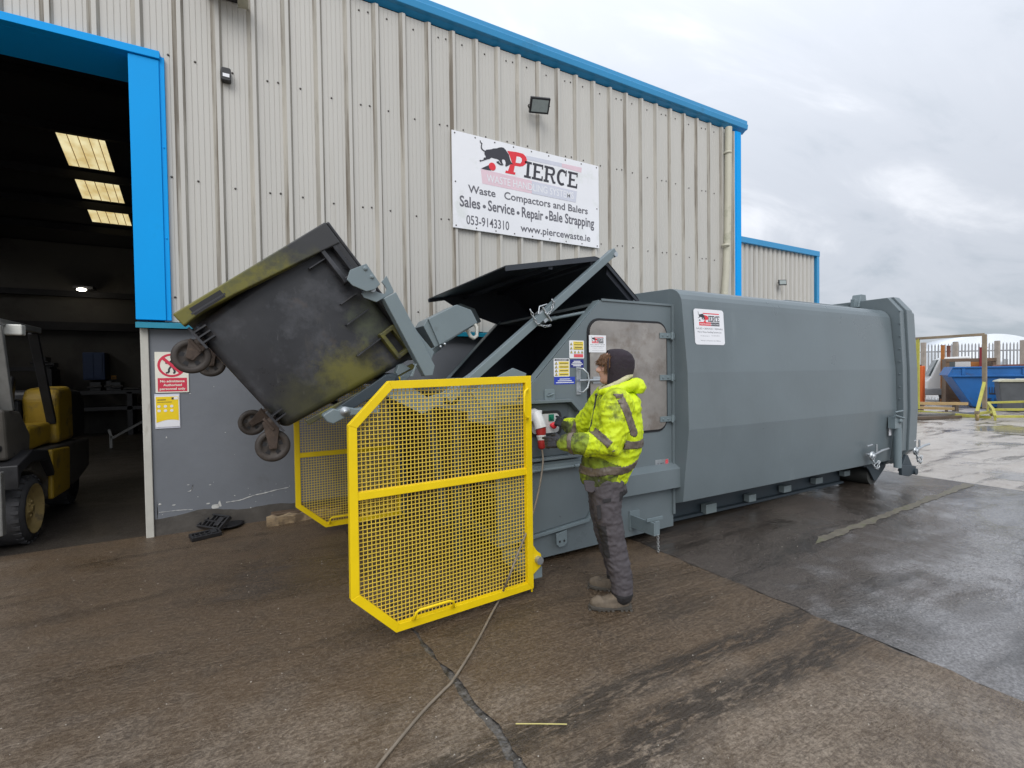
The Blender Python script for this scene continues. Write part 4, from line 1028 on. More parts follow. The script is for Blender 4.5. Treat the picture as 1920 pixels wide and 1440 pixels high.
# --- booms that carry the lid, one each side
def boom(y, near=True):
    a = (2.954, 3.39, 2.695); b_ = (1.318, 3.39, 1.407)
    mb = MB(); mb.bar((a[0], y, a[2]), (b_[0], y, b_[2]), .062, .075, (0, -1, 0)); 
    o = mb.build('lid_boom', MT['grey_l'], wc, bevel=.004); ORG[o.name] = ORG[wc.name]
    mb = MB(); mb.cyl((a[0]-.01, y-.05, a[2]-.035), (a[0]-.01, y+.12, a[2]-.035), .022, 14); mb.build('pivot_pin', MT['zinc'], o)
    if near:
        d = Vector((b_[0]-a[0], 0, b_[2]-a[2])).normalized(); u = Vector((d.z, 0, -d.x))
        def at(px): return Vector(px)
        c = Vector((2.195, 3.39, 2.088))
        mb = MB(); mb.bar(c+d*.03-u*.05, c+d*.03+u*.05, .07, .05, d); mb.tube([c-d*.06+u*.06+Vector((0, -.03, 0)), c+d*.02+u*.09+Vector((0, -.04, 0)), c+d*.07+u*.05+Vector((0, -.05, 0))], .006, 6)
        mb.tube([c+d*.0+u*.07+Vector((0, -.045, 0)), c+d*.0-u*.07+Vector((0, -.045, 0))], .008, 8)
        mb.build('locking_pin', MT['zinc'], o)
        P = [(2.029, 3.34, 2.118), (2.068, 3.33, 2.032), (2.093, 3.33, 1.998), (2.165, 3.33, 1.983), (2.23, 3.34, 1.995)]; Q_ = [(2.173, 3.34, 2.103), (2.187, 3.33, 2.081), (2.23, 3.33, 2.114), (2.259, 3.34, 2.183), (2.243, 3.34, 2.213)]
        mb = MB(); chain(mb, P, 10, .004, .009); chain(mb, Q_, 9, .004, .009); mb.build('locking_chain', MT['chain'], o)
        mb = MB(); k = [(2.517, 2.378), (2.639, 2.485), (2.633, 2.457), (2.534, 2.37)]; mb.prism(k, 3.3575, 3.3585, 'y'); mb.build('blue_sticker', MT['lblB'], o)
boom(3.39); boom(5.31, False)
mb = MB(); a, b_ = (2.244, 3.45, 2.052), (2.689, 3.45, 2.142); mb.tube([a, b_], .014, 8); mb.tube([a, tuple(Vector(a)+(Vector(b_)-Vector(a))*.25)], .019, 8); mb.build('gas_strut', MT['grey_l'], wc)

# --- bin lifter: two arms, comb plate, cross beams
def lifter_side(y, sgn):
    """sgn +1: near side; plates sit at y"""
    arm = [(0.826, 2.124), (0.873, 2.152), (0.958, 2.202), (0.969, 2.205), (1.255, 1.667), (1.235, 1.594), (1.174, 1.588)]
    o = thing_part = None
    mb = MB()
    A = [(0.898, 2.161), (1.197, 1.609)]
    mb.prism([(0.877, 2.152), (0.967, 2.203), (1.255, 1.666), (1.236, 1.592), (1.174, 1.588)], y, y+.09, 'y')
    o = mb.build('lifter_arm', MT['grey_l'], wc, bevel=.006); ORG[o.name] = ORG[wc.name]
    mb = MB()
    mb.prism([(0.747, 2.203), (0.813, 2.207), (0.867, 2.191), (0.895, 2.189), (0.907, 2.225), (0.896, 2.245), (0.872, 2.273), (0.909, 2.321), (0.959, 2.218), (0.957, 2.201), (0.88, 2.155), (0.833, 2.125), (0.748, 2.152), (0.728, 2.181)], y+.03, y+.045, 'y')
    mb.build('hook_plate', MT['grey_l'], o, bevel=.003)
    mb = MB()
    mb.prism([(0.646, 2.328), (0.756, 2.383), (0.851, 2.248), (0.813, 2.207), (0.752, 2.189), (0.66, 2.223), (0.623, 2.261)], y-.02, y-.005, 'y')
    mb.prism([(0.646, 2.328), (0.756, 2.383), (0.765, 2.371), (0.655, 2.317)], y-.005, y+.08, 'y')
    for c in [(0.748, 2.346), (0.792, 2.292)]: mb.lathe((c[0], y-.02, c[1]), (0, -1, 0), [(0, .017), (.004, .017), (.005, .011), (.014, .011), (.014, 0)], 10)
    mb.build('clamp_plate', MT['grey_l'], o, bevel=.003)
    mb = MB(); mb.tube([(0.691, 3.47, 2.286), (0.737, 3.47, 2.182)] if sgn > 0 else [(0.62, y-.03, 2.22), (0.66, y-.03, 2.12)], .008, 8); mb.build('release_rod', MT['under'], o)
    mb = MB()
    mb.prism([(1.111, 1.997), (1.158, 1.922), (1.283, 1.776), (1.258, 1.706), (1.202, 1.809), (1.085, 2.018)], y+.095, y+.11, 'y')
    mb.build('back_plate', MT['grey_l'], o, bevel=.002)
lifter_side(3.46, 1); lifter_side(5.14, -1)
# box cover of the cylinder, near side
mb = MB()
mb.prism([(1.258, 2.034), (1.499, 2.16), (1.625, 2.124), (1.68, 2.024), (1.346, 1.833)], 3.60, 3.84, 'y')
mb.prism([(1.221, 1.982), (1.257, 2.036), (1.352, 1.834), (1.313, 1.814)], 3.62, 3.84, 'y')
mb.build('cylinder_cover', MT['grey_l'], wc, bevel=.004)
mb = MB(); mb.prism([(1.748, 2.203), (2.082, 2.378), (2.258, 2.328), (2.333, 2.189), (1.869, 1.923)], 4.90, 5.12, 'y'); mb.build('cylinder_cover', MT['grey_l'], wc, bevel=.004)
mb = MB(); mb.tube([(1.621, 3.68, 1.97), (1.649, 3.68, 1.917), (1.678, 3.68, 1.9), (1.717, 3.7, 1.921), (1.728, 3.72, 1.995), (1.708, 3.74, 2.041)], .016, 10); mb.build('hydraulic_hose', MT['hose'], wc)
mb = MB(); 
for k in [(1.354, 3.6, 1.82), (1.39, 3.6, 1.841)]: mb.sph(k, .012, n=6)
mb.build('grease_nipple', MT['zinc'], wc)
# lower arm with rest foot and pivot bolt
def foot(y):
    mb = MB(); mb.prism([(0.442, 1.334), (0.454, 1.347), (0.51, 1.38), (0.54, 1.372), (0.581, 1.39), (0.66, 1.373), (0.821, 1.389), (0.82, 1.332), (0.612, 1.327), (0.508, 1.275), (0.47, 1.293)], y, y+.10, 'y')
    o = mb.build('rest_arm', MT['grey_l'], wc, bevel=.008); ORG[o.name] = ORG[wc.name]
    c = (0.585, 1.357)
    mb = MB(); mb.lathe((c[0], y, c[1]), (0, -1, 0), [(0, .034), (.006, .034), (.007, .016), (.02, .016), (.02, 0)], 14); mb.build('pivot_bolt', MT['zinc'], o)
foot(3.40); foot(5.16)
# comb beam and dark sub-frame between the arms
mb = MB()
mb.prism([(0.552, 1.369), (0.913, 1.604), (0.988, 1.593), (0.972, 1.543), (0.67, 1.363), (0.615, 1.361)], 3.56, 3.60, 'y')
mb.prism([(0.552, 1.369), (0.913, 1.604), (0.988, 1.593), (0.972, 1.543), (0.67, 1.363), (0.615, 1.361)], 5.08, 5.12, 'y')
mb.prism([(0.898, 1.569), (0.929, 1.604), (0.999, 1.618), (1.024, 1.562), (0.922, 1.524)], 3.602, 5.078, 'y')
mb.prism([(0.599, 1.379), (0.632, 1.401), (0.659, 1.381), (0.631, 1.358)], 3.602, 5.078, 'y')
mb.build('lift_frame', MT['under'], wc, bevel=.004)
mb = MB()
mb.prism([(1.0, 1.613), (1.022, 1.679), (1.053, 1.689), (1.115, 1.648), (1.01, 1.593)], 3.62, 3.70, 'y')
mb.prism([(1.056, 1.587), (1.099, 1.681), (1.109, 1.681), (1.077, 1.586)], 3.44, 3.455, 'y')
mb.build('lift_bracket', MT['grey_l'], wc, bevel=.003)
# lower V link, torque tube and rams seen through the mesh
mb = MB()
mb.prism([(0.868, 1.453), (1.134, 1.309), (1.329, 1.397), (1.619, 1.604), (1.527, 1.605), (1.304, 1.466), (1.177, 1.431), (1.017, 1.534), (0.881, 1.529)], 3.42, 3.445, 'y')
mb.prism([(0.868, 1.453), (1.134, 1.309), (1.329, 1.397), (1.619, 1.604), (1.527, 1.605), (1.304, 1.466), (1.177, 1.431), (1.017, 1.534), (0.881, 1.529)], 5.18, 5.205, 'y')
mb.prism([(1.481, 1.464), (1.658, 1.238), (1.799, 1.264), (1.924, 1.45), (1.976, 1.599), (1.854, 1.643)], 3.32, 3.34, 'y')
split(mb, 'lift_link', MT['grey_l'], wc, bevel=.003)
c = (1.392, 1.421)
mb = MB(); mb.tube([(c[0], 3.45, c[1]), (c[0], 5.17, c[1])], .055, 18); mb.build('torque_tube', MT['under'], wc)
for yy in (3.75, 4.9):
    mb = MB(); mb.tube([(c[0]-.1, yy, c[1]-.05), (1.45, yy, .35)], .045, 14, 0); mb.tube([(c[0]+.02, yy, c[1]+.02), (c[0]-.1, yy, c[1]-.05)], .022, 10, 1); mb.build('hydraulic_ram', [MT['under'], MT['zinc']], wc)
mb = MB(); mb.box(1.44, 1.50, 3.55, 3.61, .10, 1.3); mb.box(1.44, 1.50, 5.05, 5.11, .10, 1.3); split(mb, 'lift_post', MT['under'], wc, bevel=.004)
mb = MB(); mb.box(1.51, 1.53, 3.50, 5.16, .15, 1.30); mb.build('lift_backplate', MT['rustdk'], wc)

# --- guard gates
def gate(hx, hy, ang, label, outline, H0, lean_=0):
    """outline in gate coordinates: u runs from the hinge towards the free end, z up"""
    d = Vector((-math.cos(ang), -math.sin(ang), 0)); n = Vector((math.sin(ang), -math.cos(ang), 0))   # n faces the camera side
    o0 = Vector((hx, hy, 0))
    def W3(u, z, t): return o0+d*u+n*t+Vector((0, 0, z))
    def poly(mb, P, t0, t1, mi=0):
        k = MB(); k.prism([(a, b_) for a, b_ in P], t0, t1, 'y'); mb.add([tuple(W3(v[0], v[2], v[1])) for v in k.v], k.f, mi)
    ww = .048; cen = (sum(p[0] for p in outline)/len(outline), sum(p[1] for p in outline)/len(outline))
    n_ = len(outline)
    # inner outline offset by ww (outline is convex, listed counter-clockwise in u,z)
    def off(P, w):
        res = []
        for i in range(len(P)):
            a, b_, c = P[i-1], P[i], P[(i+1) % len(P)]
            d1 = Vector((b_[0]-a[0], b_[1]-a[1])).normalized(); d2 = Vector((c[0]-b_[0], c[1]-b_[1])).normalized()
            n1, n2 = Vector((-d1.y, d1.x)), Vector((-d2.y, d2.x)); m = (n1+n2); m = m/(1+n1.dot(n2)); res.append((b_[0]+m.x*w, b_[1]+m.y*w))
        return res
    inn = off(outline, ww)
    mb = MB(); 
    for i in range(n_):
        j = (i+1) % n_; poly(mb, [outline[i], outline[j], inn[j], inn[i]], 0.0+(i % 2)*.0015, .040+(i % 2)*.0015)
    umax = max(p[0] for p in outline)
    poly(mb, [(ww-.004, H0-.022), (umax-ww+.004, H0-.022), (umax-ww+.004, H0+.022), (ww-.004, H0+.022)], .004, .036)
    g = mb.build('guard_gate', MT['yel'], wc, bevel=.002, label=label); ORG[g.name] = ORG[wc.name]
    mb = MB(); pit = .0250; r = .0022
    I = inn
    def span_h(z):
        xs = []
        for i in range(n_):
            (xa, za), (xb, zb2) = I[i], I[(i+1) % n_]
            if (za-z)*(zb2-z) < 0: xs.append(xa+(xb-xa)*(z-za)/(zb2-za))
        return (min(xs), max(xs)) if len(xs) >= 2 else None
    def span_v(u):
        zs = []
        for i in range(n_):
            (xa, za), (xb, zb2) = I[i], I[(i+1) % n_]
            if (xa-u)*(xb-u) < 0: zs.append(za+(zb2-za)*(u-xa)/(xb-xa))
        return (min(zs), max(zs)) if len(zs) >= 2 else None
    z = min(p[1] for p in I)+pit
    while z < max(p[1] for p in I):
        s_ = span_h(z)
        if s_: 
            k = MB(); k.box(s_[0]-.006, s_[1]+.006, .0085, .0125, z-r, z+r); mb.add([tuple(W3(v[0], v[2], v[1])) for v in k.v], k.f)
        z += pit
    u = min(p[0] for p in I)+pit*.8
    while u < max(p[0] for p in I):
        s_ = span_v(u)
        if s_:
            k = MB(); k.box(u-r, u+r, .0055, .0095, s_[0]-.006, s_[1]+.006); mb.add([tuple(W3(v[0], v[2], v[1])) for v in k.v], k.f)
        u += pit
    mb.build('wire_mesh', MT['yelw'], g)
    def handle(pts):
        mb = MB(); mb.tube([W3(*p) for p in pts], .0085, 8); mb.build('handle', MT['yel'], g)
    handle([(.035, 1.49, .036), (.04, 1.49, .055), (.055, 1.49, .075), (.085, 1.475, .085), (.09, 1.44, .085), (.09, 1.34, .085), (.085, 1.30, .085), (.055, 1.285, .075), (.04, 1.285, .055), (.035, 1.285, .036)])
    uB = outline[-1][0]
    handle([(.93*umax/1.3, .105, .036), (.93*umax/1.3, .12, .07), (.92*umax/1.3, .165, .085), (.90*umax/1.3, .175, .085), (.70*umax/1.3, .175, .085), (.67*umax/1.3, .165, .085), (.66*umax/1.3, .12, .07), (.66*umax/1.3, .105, .036)])
    # hinge ear and pin at the foot
    mb = MB(); poly(mb, [(0.0, .15), (-.075, .20), (-.085, .24), (-.075, .29), (-.04, .32), (0.0, .38)], .012, .030); poly(mb, [(-.001, .02), (-.014, .02), (-.014, 1.10), (-.001, 1.10)], .002, .010)
    mb.build('hinge_ear', MT['yel'], g, bevel=.003)
    mb = MB(); mb.cyl(W3(-.045, .255, -.08), W3(-.045, .255, .065), .028, 18); mb.build('hinge_pin', MT['zinc'], g, bevel=.003)
    return g
gt = [(1.745, 1.58), (1.775, 0.055), (0.736, 1.563), (0.498, 1.319), (0.492, 0.321), (0.752, 0.075), (0.493, 0.814), (1.733, 0.813)]
hx = 1.765
u_of = lambda p: (hx-p[0])/math.cos(0.075)
OUT = [(0.0, .060), (u_of(gt[5]), .055), (u_of(gt[4]), gt[4][1]), (u_of(gt[3]), gt[3][1]), (u_of(gt[2]), 1.565), (0.0, 1.582)]
OUT_cw = OUT
gate(hx, 2.95, 0.075, 'near yellow mesh gate with handle at its foot', OUT, .905)
OUT2 = [(0.0, .07), (0.80, .07), (1.07, .315), (1.07, 1.28), (.90, 1.57), (0.0, 1.58)]
gate(1.47, 5.20, 0.03, 'far yellow mesh gate standing near the wall', OUT2, .82)
for (x, y0, y1) in ((1.80, 2.93, 3.36), (1.5, 5.1, 5.3)):
    mb = MB(); mb.box(x-.055, x+.055, y0, y1, .115, .195); mb.build('gate_bracket', MT['grey_l'], wc, bevel=.003)

# --- rear latches
def latch(p0, parent=wc):
    x, y, z = p0; mb = MB()
    mb.tube([(x-.10, y, z), (x+.02, y-.02, z-.02), (x+.25, y-.02, z+.02), (x+.42, y-.02, z+.03)], .016, 8)
    mb.tube([(x-.16, y-.03, z+.11), (x-.03, y-.03, z+.12)], .012, 8)
    mb.lathe((x, y-.01, z-.03), (0, -1, 0), [(0, .06), (.02, .06), (.02, .03), (.04, .03), (.04, 0)], 12)
    mb.tube([(x-.05, y-.04, z-.05), (x+.0, y-.04, z-.13), (x+.08, y-.04, z-.12)], .010, 6)
    mb.tube([(x+.06, y-.04, z+.12), (x+.06, y-.04, z+.02)], .012, 6)
    chain(mb, [(x-.06, y-.05, z-.02), (x-.04, y-.06, z-.16), (x+.05, y-.06, z-.20), (x+.10, y-.05, z-.10)], 12, .006, .013)
    mb.build('door_ratchet', MT['zinc'], parent)
latch((7.05, 3.17, .50)); latch((8.17, 3.14, .47))
mb = MB()
x, z = (7.602, 0.816)
mb.tube([(7.60, 3.10, .80), (7.60, 3.10, .27)], .045, 14); mb.box(7.48, 7.66, 3.08, 3.16, .80, .95); mb.tube([(7.45, 3.07, 1.02), (7.66, 3.07, 1.03)], .012, 8); mb.tube([(7.45, 3.07, .98), (7.66, 3.05, .93)], .012, 8)
mb.lathe((7.60, 3.08, .90), (0, -1, 0), [(0, .035), (.02, .035), (.03, .02), (.03, 0)], 12)
mb.build('door_hinge_post', MT['grey_l'], wc)
mb = MB(); mb.box(7.50, 7.56, 3.155, 3.158, .70, .80); mb.build('small_sticker', MT['white'], wc)
mb = MB(); mb.prism([(7.66, .30), (7.98, .26), (8.08, .24), (8.08, .16), (7.88, .12), (7.68, .16)], 3.08, 3.12, 'y'); mb.prism([(7.74, .2), (7.90, .40), (7.96, .40), (8.08, .25), (8.0, .2)], 3.125, 3.16, 'y')
mb.tube([(8.05, 3.06, .17), (8.05, 3.22, .17)], .045, 14); mb.build('rear_hook_bracket', MT['under'], wc, bevel=.004)

# ================================================================== wheeled bin on the lifter
bt = thing('wheeled_bin', (.3, 4.3, 1.6), 'large black four wheeled plastic bin tipped over on the lifter arms, stained with green algae', 'wheeled bin')
Hd = Vector((math.cos(R(37.5)), 0, math.sin(R(37.5)))); Dd = Vector((math.sin(R(37.5)), 0, -math.cos(R(37.5))))
B0 = Vector((-.355, 3.65, 1.955))
def BL(d, w, h): return B0+Dd*d+Vector((0, w, 0))+Hd*h
def bbox(mb, d0, d1, w0, w1, h0, h1, mi=0):
    k = MB(); k.box(d0, d1, w0, w1, h0, h1); mb.add([tuple(BL(*v)) for v in k.v], k.f, mi)
def bpoly(mb, P, w0, w1, mi=0):
    k = MB(); k.prism(P, w0, w1, 'y'); mb.add([tuple(BL(*v)) for v in k.v], k.f, mi)
def bin_mat():
    m = mat('black_bin_plastic', (.024, .025, .029), .36, var=.3, vs=2.2, bump=.25, bs=7, rvar=.35,
            dirt=[((.060, .062, .070), .8, 3.4, .50), ((.10, .10, .105), .6, 24, .64, (1, 1, .3)), ((.075, .048, .028), .55, 3.2, .60), ((.06, .055, .05), .5, 9, .60, (1, 1, .4))])
    return m
MT['bin'] = bin_mat()
def algae(name, amt, th, sc=2.5):
    return mat(name, (.026, .027, .030), .5, var=.3, vs=5, bump=.1, bs=18, dirt=[((.14, .13, .018), amt, sc, th), ((.07, .075, .03), .7, 7, .50)])
MT['algae'] = algae('algae_stained_plastic', .95, .42)
# the algae on the body is local: it grows towards the lower inner corner, so it is driven by position on the bin
def bin_body_mat():
    m = bin_mat(); m.name = 'bin_side_plastic'; t = m.node_tree; N = t.nodes; L = t.links; b = N['Principled BSDF']
    src = b.inputs['Base Color'].links[0].from_socket
    tc = N.new('ShaderNodeTexCoord')
    def blob(c, r, r2, col, amt, prev):
        vs = N.new('ShaderNodeVectorMath'); vs.operation = 'DISTANCE'; L.new(tc.outputs['Object'], vs.inputs[0]); vs.inputs[1].default_value = c
        nn = N.new('ShaderNodeTexNoise'); nn.inputs['Scale'].default_value = 8.5; nn.inputs['Detail'].default_value = 8; nn.inputs['Roughness'].default_value = .7; L.new(tc.outputs['Object'], nn.inputs['Vector'])
        a = N.new('ShaderNodeMath'); a.operation = 'MULTIPLY_ADD'; L.new(nn.outputs[0], a.inputs[0]); a.inputs[1].default_value = -.55; L.new(vs.outputs['Value'], a.inputs[2])
        mr = N.new('ShaderNodeMapRange'); L.new(a.outputs[0], mr.inputs[0]); mr.inputs[1].default_value = r; mr.inputs[2].default_value = r2; mr.inputs[3].default_value = amt; mr.inputs[4].default_value = 0
        x = N.new('ShaderNodeMixRGB'); L.new(mr.outputs[0], x.inputs[0]); L.new(prev, x.inputs[1]); x.inputs[2].default_value = (*col, 1); return x.outputs[0]
    og = ORG[bt.name]
    def lc(d, h): p = BL(d, 0, h)-og; return tuple(p)
    o_ = blob(lc(.95, .62), -.19, .02, (.15, .14, .028), .85, src)
    o_ = blob(lc(.66, .98), -.26, -.08, (.085, .10, .055), .8, o_)
    o_ = blob(lc(.95, .25), -.22, .05, (.075, .075, .03), .6, o_)
    L.new(o_, b.inputs['Base Color']); return m
MT['binside'] = bin_body_mat()
WB = 1.30
def column_mat():
    m = MT['algae'].copy(); m.name = 'algae_column_plastic'; t = m.node_tree; N = t.nodes; L = t.links; b = N['Principled BSDF']
    src = b.inputs['Base Color'].links[0].from_socket; tc = N.new('ShaderNodeTexCoord'); vs = N.new('ShaderNodeVectorMath'); vs.operation = 'DISTANCE'
    L.new(tc.outputs['Object'], vs.inputs[0]); vs.inputs[1].default_value = tuple(BL(0, 0, .32)-ORG[bt.name])
    nn = N.new('ShaderNodeTexNoise'); nn.inputs['Scale'].default_value = 4; nn.inputs['Detail'].default_value = 8; L.new(tc.outputs['Object'], nn.inputs['Vector'])
    a = N.new('ShaderNodeMath'); a.operation = 'MULTIPLY_ADD'; L.new(nn.outputs[0], a.inputs[0]); a.inputs[1].default_value = -.5; L.new(vs.outputs['Value'], a.inputs[2])
    r = N.new('ShaderNodeMapRange'); L.new(a.outputs[0], r.inputs[0]); r.inputs[1].default_value = .16; r.inputs[2].default_value = .38
    x = N.new('ShaderNodeMixRGB'); L.new(r.outputs[0], x.inputs[0]); L.new(src, x.inputs[1]); x.inputs[2].default_value = (.030, .031, .033, 1); L.new(x.outputs[0], b.inputs['Base Color']); return m
MT['column'] = column_mat()
# body: tapered shell with open-ish top; corners rounded through a bevel
mb = MB()
bot = [(.06, .05), (.93, .05), (.93, WB-.05), (.06, WB-.05)]; topq = [(-.0, .0), (1.10, .0), (1.10, WB), (-.0, WB)]
vs = [BL(d, w, .02) for d, w in bot]+[BL(d, w, 1.10) for d, w in topq]
mb.add([tuple(v) for v in vs], [(3,2,1,0), (4,5,6,7), (0,1,5,4), (1,2,6,5), (2,3,7,6), (3,0,4,7)])
body = mb.build('bin_body', MT['binside'], bt, bevel=.055, seg=5, smooth=True)
# outer front frame: upright columns along the outer edge, near and far
for w0, w1 in ((-.085, .015), (WB-.015, WB+.085)):
    mb = MB()
    sg = w0 if w0 < 0 else w1
    bpoly(mb, [(-.045, .0), (.045, .0), (.030, .14), (.045, .36), (.10, .95), (.12, 1.12), (-.045, 1.12)], w0, w1)
    o = mb.build('corner_column', MT['column'], bt, bevel=.008); ORG[o.name] = ORG[bt.name]
mb = MB(); bpoly(mb, [(-.022, .09), (.030, .09), (.028, .30), (-.022, .30)], -.0875, -.0855); mb.build('handle_recess', MT['black'], bt)
mb = MB(); bbox(mb, -.048, -.02, 0, WB, .02, 1.10); mb.build('front_panel', MT['algae'], bt)
mb = MB(); bbox(mb, .006, .016, -.089, -.086, .08, .31); mb.build('recess_rib', MT['bin'], bt)
# rim and lid
mb = MB(); k0, k1 = -.045, 1.13
for (a, b_, c, d_) in ((k0, k1, -.075, .02), (k0, k1, WB-.02, WB+.075), (k0, .03, .02, WB-.02), (1.08, k1, .02, WB-.02)): bbox(mb, a, b_, c, d_, 1.085, 1.125)
mb.build('rim', MT['blk_met'], bt, bevel=.006)
mb = MB(); bbox(mb, -.04, 1.12, -.07, WB+.07, 1.127, 1.150); mb.build('lid', MT['bin'], bt, bevel=.010)
# carrying frame cast on the side near the rim
def frame(d0, d1, h0, h1, w=-.075, m='bin'):
    mb = MB(); k = MB(); k.ring([(d0, h0), (d1, h0), (d1, h1), (d0, h1)], [(d0+.03, h0+.03), (d1-.03, h0+.03), (d1-.03, h1-.03), (d0+.03, h1-.03)], w, .01)
    mb.add([tuple(BL(*v)) for v in k.v], k.f); mb.build('grip_frame', MT[m], bt, bevel=.004)
frame(.06, .36, .97, 1.09); frame(.79, 1.02, .94, 1.07, -.075, 'algae')
mb = MB()
for d, h0, h1 in ((.15, .84, .97), (.46, .86, 1.0), (.60, .80, 1.0), (.82, .72, .95)): bbox(mb, d-.004, d+.004, -.05, .01, h0, h1)
for d in (.10, .14, .18): bbox(mb, d-.005, d+.005, -.028, .06, .02, .10)
for d in (.80, .84): bbox(mb, d-.005, d+.005, -.028, .06, .02, .10)
bbox(mb, .06, .22, -.03, .06, .005, .02); bbox(mb, .76, .93, -.03, .06, .005, .02)
split(mb, 'moulded_rib', MT['bin'], bt)
mb = MB(); bpoly(mb, [(.96, .16), (1.12, 1.02), (1.16, 1.02), (1.0, .16)], -.02, .03); mb.build('bottom_rail', MT['algae'], bt, bevel=.005)
# trunnion pin caught by the hook
c = (0.826, 2.235)
mb = MB(); mb.cyl((c[0]-.02, 3.48, c[1]-.02), (c[0]-.02, 3.66, c[1]-.02), .022, 14); mb.build('trunnion', MT['zinc'], bt)
# castors
def castor(cw, mount):
    t = bt; c = Vector(cw); mnt = Vector(mount)
    mb = MB(); r = .112; prof = [(-.022, 0), (-.022, .020), (-.014, .022), (-.010, .068), (-.020, .074), (-.024, .082), (-.024, .100), (-.014, r), (.014, r), (.024, .100), (.024, .082), (.020, .074), (.010, .068), (.014, .022), (.022, .020), (.022, 0)]
    mb.lathe(c, (0, 1, 0), prof, 36, 0)
    o = mb.build('castor_wheel', MT['tyre'] if 'tyre' in MT else MT['black'], bt); ORG[o.name] = ORG[bt.name]
    mb = MB()
    for i in range(5):
        a = R(72*i+20); u = Vector((math.cos(a), 0, math.sin(a))); w_ = Vector((-u.z, 0, u.x))
        q = c+u*.046
        vs = [q+u*.018+w_*.016, q+u*.018-w_*.016, q-u*.014-w_*.010, q-u*.014+w_*.010]
        mb.add([tuple(v+Vector((0, -.0125, 0))) for v in vs]+[tuple(v+Vector((0, .0125, 0))) for v in vs], [(0,1,2,3), (7,6,5,4), (0,1,5,4), (1,2,6,5), (2,3,7,6), (3,0,4,7)])
    mb.build('spoke_hole', MT['black'], o)
    mb = MB()
    for s_ in (-.034, .034):
        a, b_ = c+Vector((0, s_, 0)), mnt+Vector((0, s_, 0)); d = (b_-a).normalized(); u = Vector((d.z, 0, -d.x))
        P = [a+u*.022-d*.02, a-u*.022-d*.02, b_-u*.055, b_+u*.055]
        mb.add([tuple(p+Vector((0, -.004, 0))) for p in P]+[tuple(p+Vector((0, .004, 0))) for p in P], [(0,1,2,3), (7,6,5,4), (0,1,5,4), (1,2,6,5), (2,3,7,6), (3,0,4,7)])
    mb.bar(mnt-Hd*.02+Vector((0, -.045, 0)), mnt-Hd*.02+Vector((0, .045, 0)), .10, .02, Hd); mb.cyl(c+Vector((0, -.042, 0)), c+Vector((0, .042, 0)), .012, 12)
    mb.cyl(mnt-Hd*.04, mnt+Hd*.05, .035, 16)
    mb.build('castor_fork', MT['rust'], bt, bevel=.003)
w1 = (-0.306, 1.74); w2 = (0.155, 1.119); 
m1 = BL(.16, 0, -.01); m2 = BL(.84, 0, -.01)
castor((w1[0], 3.745, w1[1]), (m1.x, 3.745, m1.z)); castor((w2[0], 3.745, w2[1]), (m2.x, 3.745, m2.z))
castor((w1[0]+.05, 4.82, w1[1]-.02), (m1.x, 4.82, m1.z)); w3 = (0.042, 1.199)
castor((w3[0], 4.82, w3[1]), (m2.x, 4.82, m2.z))

# ================================================================== worker
def noise_disp(me, amp, sc, seed=0, aniso=(1, 1, 1)):
    me.update()
    ns = [v.normal.copy() for v in me.vertices]
    for v, n in zip(me.vertices, ns):
        p = Vector((v.co.x*sc*aniso[0], v.co.y*sc*aniso[1], v.co.z*sc*aniso[2]))
        a = noise.noise(p+Vector((seed, 0, 0))); b_ = 1-abs(noise.noise(p*2.1+Vector((0, seed, 0))))*2.2
        v.co += n*(amp*(a*0.8+b_*0.5))
def fuse(mbs, name, mats, parent, voxel=.008, smooth=4, wr=None):
    """several overlapping closed lofts fused into one continuous surface (voxel remesh), relaxed and creased"""
    o = mbs.build('tmp', mats, None)
    m = o.modifiers.new('r', 'REMESH'); m.mode = 'VOXEL'; m.voxel_size = voxel
    s_ = o.modifiers.new('s', 'SMOOTH'); s_.iterations = smooth; s_.factor = .6
    bpy.context.view_layer.update()
    me = bpy.data.meshes.new_from_object(o.evaluated_get(bpy.context.evaluated_depsgraph_get()))
    bpy.data.objects.remove(o)
    if wr: 
        for w in (wr if isinstance(wr, list) else [wr]): noise_disp(me, *w)
    org = ORG[parent.name]
    for v in me.vertices: v.co -= org
    me.polygons.foreach_set('use_smooth', [True]*len(me.polygons)); me.update(); me.name = name
    me.materials.clear()
    for mm in (mats if isinstance(mats, (list, tuple)) else [mats]): me.materials.append(mm)
    r = bpy.data.objects.new(name, me); COL.objects.link(r); r.parent = parent; ORG[r.name] = org
    return r
PC = Vector((2.22, 2.585, 0)); pf = Vector((-.86, .51, 0)).normalized(); ps = Vector((-pf.y, pf.x, 0))
def W_(a, s_, z): return PC+pf*a+ps*s_+Vector((0, 0, z))
def loft(mb, secs, n=20, mi=0):
    """secs: (centre a,s,z  half-depth along the facing direction, half-width across, [axis tilt])"""
    vs = []; m = len(secs)
    for i, (a, s_, z, ra, rs) in enumerate(secs):
        for k in range(n):
            t = 2*math.pi*k/n; vs.append(W_(a+ra*math.cos(t), s_+rs*math.sin(t), z))
    fs = [[(i*n+k), (i*n+(k+1) % n), ((i+1)*n+(k+1) % n), ((i+1)*n+k)] for i in range(m-1) for k in range(n)]
    fs += [list(range(n-1, -1, -1)), list(range((m-1)*n, m*n))]
    mb.add([tuple(v) for v in vs], fs, mi, True)
